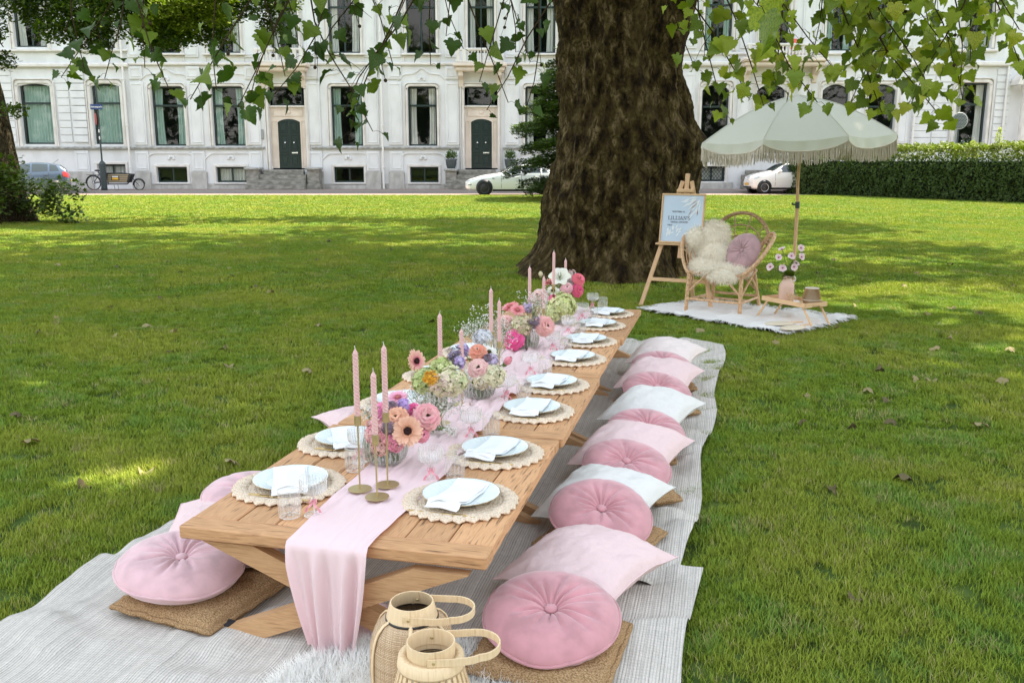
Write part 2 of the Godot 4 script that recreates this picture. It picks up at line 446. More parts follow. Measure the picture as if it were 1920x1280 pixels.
	m = mat("canvas", Color(.62, .62, .54), 0.85, 0.15); m.backlight_enabled = true; m.backlight = Color(.35, .35, .28); m.heightmap_enabled = true; m.heightmap_texture = threads; m.heightmap_scale = 0.05; m.uv1_triplanar = true; m.uv1_scale = Vector3(10, 10, 10)
	m = mat("fringe", Color(.68, .60, .50), 0.9, 0.1); m.backlight_enabled = true; m.backlight = Color(.3, .27, .22)
	mat("label_black", Color(.012, .012, .016), 0.6)
	# table ware
	m = mat("porcelain", Color(.74, .80, .795), 0.2, 0.5); m.clearcoat_enabled = true; m.clearcoat = 0.6
	m = mat("gold", Color(.62, .44, .20), 0.32); m.metallic = 0.95
	m = mat("satin_gold", Color(.50, .40, .20), 0.42); m.metallic = 0.75
	m = mat("wax", Color(.68, .43, .42), 0.55, 0.4); m.subsurf_scatter_enabled = true; m.subsurf_scatter_strength = 0.15
	mat("wick", Color(.75, .7, .65), 0.9)
	m = mat("glass", Color(.82, .82, .80), 0.04, 0.6); m.transparency = BaseMaterial3D.TRANSPARENCY_ALPHA; m.albedo_color.a = 0.07
	m = mat("glass_edge", Color(.85, .85, .84), 0.05, 0.8); m.transparency = BaseMaterial3D.TRANSPARENCY_ALPHA; m.albedo_color.a = 0.42
	m = mat("smoke_edge", Color(.62, .64, .58), 0.05, 0.8); m.transparency = BaseMaterial3D.TRANSPARENCY_ALPHA; m.albedo_color.a = 0.45
	m = mat("smoke_glass", Color(.20, .22, .17), 0.04, 0.8); m.transparency = BaseMaterial3D.TRANSPARENCY_ALPHA; m.albedo_color.a = 0.16
	m = mat("amber_glass", Color(.70, .48, .30), 0.04, 0.6); m.transparency = BaseMaterial3D.TRANSPARENCY_ALPHA; m.albedo_color.a = 0.25
	m = mat("water", Color(.93, .96, .93), 0.02); m.refraction_enabled = true; m.refraction_scale = 0.033; m.albedo_color.a = 0.0
	mat("clay_pink", Color(.66, .46, .37), 0.85, 0.2); mat("clay_white", Color(.78, .74, .70), 0.6)
	mat("stem", Color(.12, .20, .05), 0.6); mat("black_iron", Color(.02, .018, .016), 0.4)
	m = mat("board_print", Color(.50, .60, .72), 0.12, 0.5)
	mat("ink", Color(.10, .10, .12), 0.6); mat("print_white", Color(.74, .77, .80), 0.5); mat("print_brown", Color(.33, .24, .24), 0.6)
	mat("fan_paper", Color(.70, .60, .46), 0.9)

func petal(key: String, c: Color) -> StandardMaterial3D:
	if M.has(key): return M[key]
	var m := mat(key, c, 0.7, 0.25)
	m.backlight_enabled = true; m.backlight = Color(0.6, 0.6, 0.6) * c.linear_to_srgb()
	m.cull_mode = BaseMaterial3D.CULL_DISABLED
	m.vertex_color_use_as_albedo = true
	return m
# ---------- ground ----------
func build_ground() -> void:
	var g := MB.new(); g.face(Vector3(-150, 0, 40), Vector3(150, 0, 40), Vector3(150, 0, -42.9), Vector3(-150, 0, -42.9))
	struct("lawn", g, M.soil)
	g = MB.new(); g.face(Vector3(-150, -0.02, -42.9), Vector3(150, -0.02, -42.9), Vector3(150, -0.02, -47.0), Vector3(-150, -0.02, -47.0))
	struct("road", g, M.brick_paving)
	g = MB.new(); g.box(Vector3(0, -0.06, -42.95), Vector3(300, 0.16, 0.10))
	struct("lawn_kerb", g, M.asphalt)
	g = MB.new(); g.box(Vector3(0, 0.03, -48.6), Vector3(300, 0.12, 3.0))
	struct("pavement", g, M.brick_paving)
	g = MB.new(); g.box(Vector3(0, 0.025, -47.05), Vector3(300, 0.13, 0.12))
	struct("kerb", g, M.kerb)
	g = MB.new(); g.face(Vector3(-300, -0.06, 200), Vector3(300, -0.06, 200), Vector3(300, -0.06, -300), Vector3(-300, -0.06, -300))
	struct("terrain", g, M.soil)
	build_grass()
	build_far_park()

func tuft(n: int, rad: float, h: float, w: float, seed_: int) -> ArrayMesh:
	var r := RandomNumberGenerator.new(); r.seed = seed_
	var b := MB.new()
	for k in n:
		var a := r.randf() * TAU; var q := sqrt(r.randf()) * rad
		var base := Vector3(cos(a) * q, -0.003, sin(a) * q)
		var d := Vector3(r.randf_range(-1, 1), 0, r.randf_range(-1, 1)) * 0.55
		var hh := h * r.randf_range(0.55, 1.15)
		var s := Vector3(-d.z, 0, d.x).normalized() * w * 0.5
		if s.length() < 0.0001: s = Vector3(w * 0.5, 0, 0)
		var s1 := base + Vector3(0, hh * 0.55, 0) + d * hh * 0.35
		var s2 := base + Vector3(0, hh * 0.95, 0) + d * hh * r.randf_range(0.9, 1.7)
		var l := r.randf_range(0.75, 1.25)
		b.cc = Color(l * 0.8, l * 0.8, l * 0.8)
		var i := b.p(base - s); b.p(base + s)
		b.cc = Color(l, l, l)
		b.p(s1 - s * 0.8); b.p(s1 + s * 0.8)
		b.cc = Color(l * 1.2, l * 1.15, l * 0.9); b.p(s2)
		b.quad(i, i + 1, i + 3, i + 2); b.tri(i + 2, i + 3, i + 4)
	return b.commit()

func on_cloth(p: Vector3) -> bool:
	var d := p - A0
	var s := d.dot(AX); var t := d.dot(AW)
	if s < 5.45 and t > -0.52 and t < 1.54: return true
	var e := p - Vector3(1.407, 0, -9.639)                       # the white rug under the chair
	var u := Vector3(1.131, 0, 1.414) / 1.81; var w := Vector3(0.915, 0, -0.852) / 1.25
	var k := (e.x * w.z - e.z * w.x) / (u.x * w.z - u.z * w.x); var l := (u.x * e.z - u.z * e.x) / (u.x * w.z - u.z * w.x)
	if k > 0.03 and k < 1.78 and l > 0.03 and l < 1.21: return true
	return Vector2(p.x - 1.5, p.z + 13.2).length() < 1.15

func build_grass() -> void:
	var n1 := FastNoiseLite.new(); n1.seed = 5; n1.frequency = 0.55; n1.fractal_octaves = 3
	var n2 := FastNoiseLite.new(); n2.seed = 6; n2.frequency = 2.6; n2.fractal_octaves = 2
	# near edge, far edge, tufts per square metre, blades, radius, height, blade width
	var bands := [[1.7, 5.0, 2200, 13, 0.035, 0.034, 0.0034], [5.0, 11.0, 900, 16, 0.05, 0.036, 0.0050], [11.0, 23.0, 260, 20, 0.09, 0.040, 0.009], [23.0, 42.9, 95, 20, 0.15, 0.045, 0.017]]
	for bi in bands.size():
		var bd = bands[bi]
		for variant in 2:
			var xs := []; var cs := []
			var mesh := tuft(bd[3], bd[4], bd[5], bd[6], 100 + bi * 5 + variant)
			var z: float = bd[0]
			var dz := 0.25
			while z < bd[1]:
				var hw := z * 0.66 + 1.6
				var n := int(hw * 2.0 * dz * bd[2] * 0.5)
				for k in n:
					var p := Vector3(R(-hw, hw), 0, -(z + rng.randf() * dz))
					if on_cloth(p): continue
					var a := n1.get_noise_2d(p.x, p.z); var b := n2.get_noise_2d(p.x, p.z)
					if b < -0.38 and rng.randf() < 0.7: continue
					var sc := R(0.75, 1.25) * (1.0 + 0.22 * a + 0.2 * b)
					xs.append(Transform3D(Basis(Vector3.UP, rng.randf() * TAU).scaled(Vector3(1.0, sc, 1.0)), p))
					var c := Color(0.198, 0.288, 0.025).lerp(Color(0.32, 0.358, 0.05), clampf(0.45 + a * 1.1 + R(-.25, .25), 0.0, 1.0))
					if rng.randf() < 0.035 + maxf(0.0, b - 0.25) * 0.6: c = Color(0.40, 0.36, 0.15)
					elif b > .22 and a < .1: c = c.lerp(Color(.17, .31, .06), .6)
					cs.append(c * R(0.82, 1.18))
				z += dz
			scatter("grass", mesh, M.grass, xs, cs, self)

func build_far_park() -> void:        # the wood on the other side of the lawn, which the windows mirror
	var xs := []; var cs := []
	for k in 26:
		var c := Vector3(-95.0 + k * 7.6 + R(-2, 2), R(12, 15), R(56, 68))
		var r := Vector3(R(5, 7), R(10, 13), R(5, 7))
		for q in 420:
			var d := Vector3(R(-1, 1), R(-1, 1), R(-1, 1)).normalized()
			xs.append(Transform3D(Basis.from_euler(Vector3(R(.4, 2.2), R(0, TAU), R(-.6, .6))).scaled(Vector3.ONE * R(1.4, 2.6)), c + d * r * R(.8, 1.0)))
			cs.append(Color(.05, .08, .02).lerp(Color(.10, .14, .03), rng.randf()))
	var o := scatter("distant_wood", simple_leaf(), M.leaf_many, xs, cs, self)
	o.set_meta("label", "green wood across the park, mirrored in the house windows"); o.set_meta("category", "wood")

# ---------- houses ----------
func ground_plan_rect(b: MB, x0: float, x1: float, y0: float, y1: float, z: float) -> void:
	b.face(Vector3(x0, y0, z), Vector3(x1, y0, z), Vector3(x1, y1, z), Vector3(x0, y1, z))

const WZ := -50.0
const DEEP := 0.28

func wall_with_openings(x0: float, x1: float, y0: float, y1: float, ops: Array) -> MB:   # openings [x0, x1, y0, y1]
	var b := MB.new()
	var xs := [x0, x1]; var ys := [y0, y1]
	for o in ops:
		for k in [o[0], o[1]]:
			if not xs.has(k): xs.append(k)
		for k in [o[2], o[3]]:
			if not ys.has(k): ys.append(k)
	xs.sort(); ys.sort()
	for i in xs.size() - 1:
		for j in ys.size() - 1:
			var cx: float = (xs[i] + xs[i + 1]) * 0.5; var cy: float = (ys[j] + ys[j + 1]) * 0.5
			var hole := false
			for o in ops:
				if cx > o[0] and cx < o[1] and cy > o[2] and cy < o[3]: hole = true
			if not hole:
				ground_plan_rect(b, xs[i], xs[i + 1], ys[j], ys[j + 1], WZ)
				b.face(Vector3(xs[i + 1], ys[j], WZ - 0.4), Vector3(xs[i], ys[j], WZ - 0.4), Vector3(xs[i], ys[j + 1], WZ - 0.4), Vector3(xs[i + 1], ys[j + 1], WZ - 0.4))
	for o in ops:
		var a := WZ; var c := WZ - 0.4
		b.face(Vector3(o[0], o[2], a), Vector3(o[0], o[2], c), Vector3(o[0], o[3], c), Vector3(o[0], o[3], a))
		b.face(Vector3(o[1], o[2], c), Vector3(o[1], o[2], a), Vector3(o[1], o[3], a), Vector3(o[1], o[3], c))
		b.face(Vector3(o[0], o[3], a), Vector3(o[0], o[3], c), Vector3(o[1], o[3], c), Vector3(o[1], o[3], a))
		b.face(Vector3(o[0], o[2], c), Vector3(o[0], o[2], a), Vector3(o[1], o[2], a), Vector3(o[1], o[2], c))
	return b

func bars(b: MB, x0: float, x1: float, y0: float, y1: float, w: float, z: float, d: float) -> void:   # a frame of four mitred-looking bars
	var zc := z + d * 0.5
	b.bbox(Vector3((x0 + x1) * 0.5, y1 - w * 0.5, zc), Vector3(x1 - x0, w, d), d * 0.3)
	b.bbox(Vector3((x0 + x1) * 0.5, y0 + w * 0.5, zc), Vector3(x1 - x0, w, d), d * 0.3)
	b.bbox(Vector3(x0 + w * 0.5, (y0 + y1) * 0.5, zc - 0.002), Vector3(w, y1 - y0 - w * 2 + 0.01, d), d * 0.3)
	b.bbox(Vector3(x1 - w * 0.5, (y0 + y1) * 0.5, zc - 0.002), Vector3(w, y1 - y0 - w * 2 + 0.01, d), d * 0.3)

func window(h: Node3D, x0: float, x1: float, y0: float, y1: float, kind: String, curtain := "", arch := 0.0, mull := false) -> void:
	var z := WZ - DEEP
	var b := MB.new()
	bars(b, x0, x1, y0, y1, 0.085, z, 0.09)
	var fr := part("window", b, M.sash, h)
	if kind == "tall":
		b = MB.new(); var yt := y0 + (y1 - y0) * 0.68
		b.bbox(Vector3((x0 + x1) / 2, yt, z + 0.05), Vector3(x1 - x0 - 0.17, 0.11, 0.08), 0.02)
		part("transom", b, M.sash, fr)
	if mull:
		b = MB.new(); b.bbox(Vector3((x0 + x1) / 2, (y0 + y1) / 2, z + 0.04), Vector3(0.10, y1 - y0 - 0.17, 0.06), 0.02)
		part("mullion", b, M.sash, fr)
	b = MB.new(); ground_plan_rect(b, x0 + 0.08, x1 - 0.08, y0 + 0.08, y1 - 0.08, z + 0.035)
	part("pane", b, M.pane, fr)
	if curtain != "":
		var cm: Material = M.curtain_green if curtain.begins_with("g") else M.curtain_white
		var full := curtain.ends_with("full")
		for s in ([0] if full else [-1, 1]):
			b = MB.new()
			var w: float = (x1 - x0 - 0.18) * (1.0 if full else 0.27)
			var xa: float = x0 + 0.09 if s <= 0 else x1 - 0.09 - w
			var ph := R(0, 6)
			b.grid(int(w * 34) + 8, 6, func(u: float, v: float) -> Vector3:
				var pinch := 1.0 if full else 1.0 - 0.25 * sin(PI * (1 - v)) * (0.5 if s < 0 else 0.5)
				var xx: float = xa + w * (u * pinch if s <= 0 else 1.0 - (1.0 - u) * pinch)
				return Vector3(xx, y0 + 0.09 + (y1 - y0 - 0.18) * v, z - 0.10 + 0.035 * sin(u * w * 36.0 + ph + 0.6 * sin(v * 3.0 + u * 9.0))))
			part("curtain", b, cm, fr)
	if arch > 0.0:                                     # masonry that closes the corners under a segmental arch
		b = MB.new()
		var r := ((x1 - x0) * (x1 - x0) / 4 + arch * arch) / (2 * arch)
		for k in 12:
			var xa := lerpf(x0, x1, k / 12.0); var xb := lerpf(x0, x1, (k + 1) / 12.0); var m := (x0 + x1) / 2
			var ya := y1 - r + sqrt(r * r - (xa - m) * (xa - m)); var yb := y1 - r + sqrt(r * r - (xb - m) * (xb - m))
			b.face(Vector3(xa, ya, WZ - 0.01), Vector3(xb, yb, WZ - 0.01), Vector3(xb, y1 + 0.02, WZ - 0.01), Vector3(xa, y1 + 0.02, WZ - 0.01))
			b.face(Vector3(xa, ya, WZ - 0.01), Vector3(xa, ya, z + 0.1), Vector3(xb, yb, z + 0.1), Vector3(xb, yb, WZ - 0.01))
		part("arch_infill", b, M.plaster, h)

func surround(h: Node3D, x0: float, x1: float, y0: float, y1: float, m: Material, w := 0.17, d := 0.07) -> void:
	# moulded architrave with rounded upper corners
	for k in 2:
		var b := MB.new()
		var o: float = w * (0.5 if k == 0 else 1.15); var ww: float = w if k == 0 else w * 0.35
		var dd: float = d if k == 0 else d * 1.5
		var pts := [Vector3(x0 - o, y0, WZ), Vector3(x0 - o, y1 - 0.1, WZ)]
		var rad := 0.22
		for q in 7:
			var a := PI - PI * 0.5 * q / 6.0
			pts.append(Vector3(x0 - o + rad + cos(a) * rad, y1 + o - rad + sin(a) * rad, WZ))
		for q in 7:
			var a := PI * 0.5 - PI * 0.5 * q / 6.0
			pts.append(Vector3(x1 + o - rad + cos(a) * rad, y1 + o - rad + sin(a) * rad, WZ))
		pts.append(Vector3(x1 + o, y1 - 0.1, WZ)); pts.append(Vector3(x1 + o, y0, WZ))
		ribbon(b, pts, ww, dd)
		part("architrave", b, m, h)

func ribbon(b: MB, pts: Array, w: float, d: float) -> void:       # a moulding of width w and depth d along a path in the wall plane
	for i in pts.size() - 1:
		var a: Vector3 = pts[i]; var c: Vector3 = pts[i + 1]
		var da: Vector3 = (pts[mini(i + 1, pts.size() - 1)] - pts[maxi(i - 1, 0)]).normalized()
		var dc: Vector3 = (pts[mini(i + 2, pts.size() - 1)] - pts[i]).normalized()
		var na := Vector3(-da.y, da.x, 0) * w * 0.5; var nc := Vector3(-dc.y, dc.x, 0) * w * 0.5
		var f := Vector3(0, 0, d)
		b.face(a - na * 0.7 + f, c - nc * 0.7 + f, c + nc * 0.7 + f, a + na * 0.7 + f)
		b.face(a - na, c - nc, c - nc * 0.7 + f, a - na * 0.7 + f)
		b.face(a + na * 0.7 + f, c + nc * 0.7 + f, c + nc, a + na)

func raised(h: Node3D, called: String, x0: float, x1: float, y0: float, y1: float, m: Material, d := 0.06) -> void:   # a flat slab with a recessed panel framed on it
	var b := MB.new()
	b.bbox(Vector3((x0 + x1) / 2, (y0 + y1) / 2, WZ + d / 2), Vector3(x1 - x0, y1 - y0, d), 0.02)
	var s := part(called, b, m, h)
	if x1 - x0 > 0.3 and y1 - y0 > 0.4:
		b = MB.new(); bars(b, x0 + 0.09, x1 - 0.09, y0 + 0.12, y1 - 0.12, 0.045, WZ + d - 0.005, 0.035)
		part("panel_frame", b, m, s)

func band(h: Node3D, called: String, x0: float, x1: float, y: float, hh: float, d: float, m: Material) -> void:
	var b := MB.new(); b.bbox(Vector3((x0 + x1) / 2, y, WZ + d / 2), Vector3(x1 - x0, hh, d), hh * 0.25)
	part(called, b, m, h)

func arc_hood(h: Node3D, x0: float, x1: float, y: float, rise: float, m: Material) -> void:   # shallow raised arch above a window, with an ogee bump and a rosette
	var b := MB.new()
	var pts := [Vector3(x0, y - 0.55, WZ)]
	for k in 21:
		var u := k / 20.0
		var e := clampf(minf(u, 1 - u) * 5.0, 0, 1)
		pts.append(Vector3(lerpf(x0, x1, u), y - 0.35 + 0.35 * sin(e * PI / 2) + rise * exp(-pow((u - 0.5) / 0.11, 2)), WZ))
	pts.append(Vector3(x1, y - 0.55, WZ))
	ribbon(b, pts, 0.10, 0.06)
	part("hood_moulding", b, m, h)
	b = MB.new()
	for k in 5:
		var a := PI * k / 4.0
		b.ball(Vector3((x0 + x1) / 2 + cos(a) * 0.13, y - 0.30 + sin(a) * 0.13, WZ + 0.03), Vector3(0.075, 0.075, 0.06), 8, 5)
	part("rosette", b, m, h)

func door(h: Node3D, x0: float, x1: float, y0: float, y1: float, portal: Array, tr: Array) -> void:
	var z := WZ - DEEP
	var b := MB.new(); b.bbox(Vector3((x0 + x1) / 2, (y0 + y1) / 2, z), Vector3(x1 - x0, y1 - y0, 0.07), 0.01)
	var d := part("door", b, M.door_paint, h)
	for c in 2:
		for r in [[0.05, 0.28], [0.32, 0.68], [0.72, 0.95]]:
			b = MB.new()
			var xa: float = x0 + 0.09 + c * (x1 - x0) * 0.47; var xb: float = xa + (x1 - x0) * 0.36
			var ya: float = y0 + (y1 - y0) * r[0]; var yb: float = y0 + (y1 - y0) * r[1]
			bars(b, xa, xb, ya, yb, 0.05, z + 0.03, 0.035)
			b.bbox(Vector3((xa + xb) / 2, (ya + yb) / 2, z + 0.045), Vector3((xb - xa) * 0.55, (yb - ya) * 0.6, 0.03), 0.014)
			part("panel", b, M.door_paint, d)
		b = MB.new(); b.ball(Vector3(x0 + (x1 - x0) * (0.3 if c == 0 else 0.7), y0 + (y1 - y0) * 0.52, z + 0.1), Vector3(0.05, 0.05, 0.04), 8, 6)
		part("knob", b, M.chrome, d)
	b = MB.new(); b.bbox(Vector3(x0 + (x1 - x0) * 0.72, y0 + (y1 - y0) * 0.315, z + 0.08), Vector3(0.34, 0.07, 0.02), 0.006)
	part("letterbox", b, M.chrome, d)
	# cream casing round the door, with an arched head and a carved lintel
	b = MB.new()
	var px0: float = portal[0]; var px1: float = portal[1]
	for k in 12:
		var xa := lerpf(x0, x1, k / 12.0); var xb := lerpf(x0, x1, (k + 1) / 12.0)
		var ya := y1 - 0.16 * pow(absf(k / 6.0 - 1.0), 2.2); var yb := y1 - 0.16 * pow(absf((k + 1) / 6.0 - 1.0), 2.2)
		b.face(Vector3(xa, ya, z + 0.06), Vector3(xb, yb, z + 0.06), Vector3(xb, tr[2], z + 0.06), Vector3(xa, tr[2], z + 0.06))
	ground_plan_rect(b, px0, x0, y0, tr[2], z + 0.06); ground_plan_rect(b, x1, px1, y0, tr[2], z + 0.06)
	var cs := part("door_casing", b, M.cream, h)
	b = MB.new(); bars(b, px0 + 0.05, x0 - 0.05, y0 + 0.1, y1 - 0.1, 0.04, z + 0.06, 0.03); part("side_panel", b, M.cream, cs)
	b = MB.new(); bars(b, x1 + 0.05, px1 - 0.05, y0 + 0.1, y1 - 0.1, 0.04, z + 0.06, 0.03); part("side_panel", b, M.cream, cs)
	b = MB.new(); bars(b, px0 + 0.15, px1 - 0.15, y1 + 0.14, tr[2] - 0.18, 0.05, z + 0.06, 0.04)
	b.ball(Vector3((x0 + x1) / 2, (y1 + tr[2]) / 2, z + 0.07), Vector3(0.14, 0.11, 0.05), 10, 6); part("lintel_carving", b, M.cream, cs)
	b = MB.new(); b.bbox(Vector3((px0 + px1) / 2, tr[2] - 0.05, z + 0.1), Vector3(px1 - px0, 0.1, 0.14), 0.02); part("lintel", b, M.trim, cs)
	b = MB.new(); bars(b, tr[0], tr[1], tr[2], tr[3], 0.07, z, 0.08)
	var t := part("fanlight", b, M.sash, h)
	b = MB.new(); ground_plan_rect(b, tr[0] + 0.06, tr[1] - 0.06, tr[2] + 0.06, tr[3] - 0.06, z + 0.03); part("pane", b, M.pane, t)

func balustrade(h: Node3D, x0: float, x1: float, y0: float, y1: float, d: float) -> void:
	var b := MB.new()
	b.bbox(Vector3((x0 + x1) / 2, y0 - 0.10, WZ + d / 2 + 0.05), Vector3(x1 - x0 + 0.3, 0.18, d + 0.2), 0.04)
	b.bbox(Vector3((x0 + x1) / 2, y0 - 0.30, WZ + d / 2), Vector3(x1 - x0 + 0.06, 0.24, d), 0.06)
	var f := part("balcony_floor", b, M.cream, h)
	for s in [x0 + 0.25, x1 - 0.25]:
		b = MB.new(); b.prism([Vector2(0, -0.8), Vector2(d * 0.15, -0.75), Vector2(d * 0.3, -0.42), Vector2(d * 0.8, -0.22), Vector2(d * 0.85, 0), Vector2(0, 0)], -0.12, 0.12)
		part("bracket", b, M.cream, f, Transform3D(Basis(Vector3.UP, -PI / 2), Vector3(s, y0 - 0.42, WZ)))
	b = MB.new(); b.bbox(Vector3((x0 + x1) / 2, y1 - 0.06, WZ + d), Vector3(x1 - x0, 0.13, 0.2), 0.03); part("balcony_rail", b, M.trim, h)
	b = MB.new(); b.bbox(Vector3((x0 + x1) / 2, y0 + 0.05, WZ + d), Vector3(x1 - x0, 0.1, 0.18), 0.02); part("balcony_plinth", b, M.trim, h)
	for x in [x0 + 0.14, x0 + (x1 - x0) * 0.18, x1 - (x1 - x0) * 0.18, x1 - 0.14]:
		b = MB.new(); b.bbox(Vector3(x, (y0 + y1) / 2, WZ + d), Vector3(0.2, y1 - y0 - 0.02, 0.22), 0.02); part("balcony_pier", b, M.trim, h)
	var n := int((x1 - x0) * 0.64 / 0.19)
	var bal := MB.new()
	bal.lathe([Vector2(0.0, 0), Vector2(0.06, 0.0), Vector2(0.06, 0.06), Vector2(0.035, 0.1), Vector2(0.07, 0.26), Vector2(0.05, 0.4), Vector2(0.03, 0.5), Vector2(0.055, 0.58), Vector2(0.055, 0.64)], 10)
	var mesh := bal.commit()
	for k in n:
		part("baluster", mesh, M.trim, h, Transform3D(Basis().scaled(Vector3(1, (y1 - y0 - 0.22) / 0.64, 1)), Vector3(lerpf(x0 + (x1 - x0) * 0.2 + 0.1, x1 - (x1 - x0) * 0.2 - 0.1, (k + 0.5) / n), y0 + 0.1, WZ + d)))

func shell(h: Node3D, x0: float, x1: float, top: float) -> void:   # the rest of the building behind its front
	var b := MB.new()
	b.box(Vector3((x0 + x1) / 2, top / 2, -61.0), Vector3(x1 - x0, top, 0.3)); part("back_wall", b, M.room, h)
	b = MB.new(); b.box(Vector3(x0 + 0.06, top / 2 - 0.05, -55.6), Vector3(0.1, top - 0.1, 10.4)); part("party_wall", b, M.room, h)
	b = MB.new(); b.box(Vector3(x1 - 0.06, top / 2 - 0.05, -55.6), Vector3(0.1, top - 0.1, 10.4)); part("party_wall", b, M.room, h)
	for y in [1.75, 6.35]:
		b = MB.new(); b.box(Vector3((x0 + x1) / 2, y, -55.7), Vector3(x1 - x0 - 0.3, 0.35, 10.2)); part("floor_slab", b, M.room, h)
	b = MB.new()
	b.prism([Vector2(-50.2, top), Vector2(-50.2, top - 0.02), Vector2(-61.4, top - 0.02), Vector2(-61.4, top), Vector2(-58.0, top + 2.0), Vector2(-53.0, top + 2.0)], x0, x1)
	part("roof", b, M.asphalt, h, Transform3D(Basis(Vector3(0, 0, 1), Vector3(0, 1, 0), Vector3(1, 0, 0)), Vector3.ZERO))
	band(h, "cornice", x0, x1, top - 0.2, 0.4, 0.5, M.trim)

func steps(h: Node3D, x0: float, x1: float, n: int, top: float) -> void:
	for k in n:
		var b := MB.new(); var y := 0.09 + (top - 0.09) * k / n; var y2 := 0.09 + (top - 0.09) * (k + 1) / n
		b.bbox(Vector3((x0 + x1) / 2, (y + y2) / 2, WZ + 0.14 + 0.15 * (n - k)), Vector3(x1 - x0 - 0.1 * (0 if k < n - 1 else 4), y2 - y - 0.004, 0.32 * (n - k) + 0.0), 0.015)
		part("step", b, M.step_stone, h)

func pier(h: Node3D, x: float, w: float, top: float) -> void:
	var b := MB.new(); b.bbox(Vector3(x, top / 2, WZ + 0.55), Vector3(w * 0.84, top - 0.02, 0.62), 0.02)
	b.bbox(Vector3(x, 0.2, WZ + 0.55), Vector3(w, 0.34, 0.74), 0.02)
	var q := part("pier", b, M.step_stone, h)
	b = MB.new(); b.bbox(Vector3(x, top + 0.02, WZ + 0.55), Vector3(w + 0.06, 0.13, 0.8), 0.03); part("capstone", b, M.sill_stone, q)

func downpipe(h: Node3D, x: float, y0: float, y1: float) -> void:
	var b := MB.new(); b.tube([Vector3(x, y0, WZ + 0.16), Vector3(x, y1, WZ + 0.16)], 0.06, 8)
	for y in [1.2, 3.4, 5.8, 8.2]:
		if y < y1: b.lathe([Vector2(0.062, 0), Vector2(0.085, 0.01), Vector2(0.085, 0.07), Vector2(0.062, 0.08)], 10, Vector3(x, y, WZ + 0.16))
	part("downpipe", b, M.pipe, h)

func cellar_window(h: Node3D, o: Array, grille: bool) -> void:
	window(h, o[0], o[1], o[2], o[3], "low", "w-full" if rng.randf() < 0.6 else "", 0.0, true)
	var b := MB.new(); bars(b, o[0] - 0.14, o[1] + 0.14, o[2] - 0.14, o[3] + 0.14, 0.13, WZ, 0.05); part("cellar_surround", b, M.trim, h)
	if grille:
		b = MB.new()
		for k in range(-4, 12):
			for s in [-1, 1]:
				var xa: float = lerpf(o[0], o[1], k / 8.0); var yy: float = o[3] - o[2]
				var p := Vector3(xa, o[2] if s > 0 else o[3], WZ - 0.12); var q := p + Vector3(yy * 0.8, yy * s, 0)
				if p.x < o[0]: p = p.lerp(q, (o[0] - p.x) / (q.x - p.x))
				if q.x > o[1]: q = p.lerp(q, (o[1] - p.x) / (q.x - p.x))
				if q.x - p.x > 0.05: b.tube([p, q], 0.012, 4)
		part("grille", b, M.iron, h)

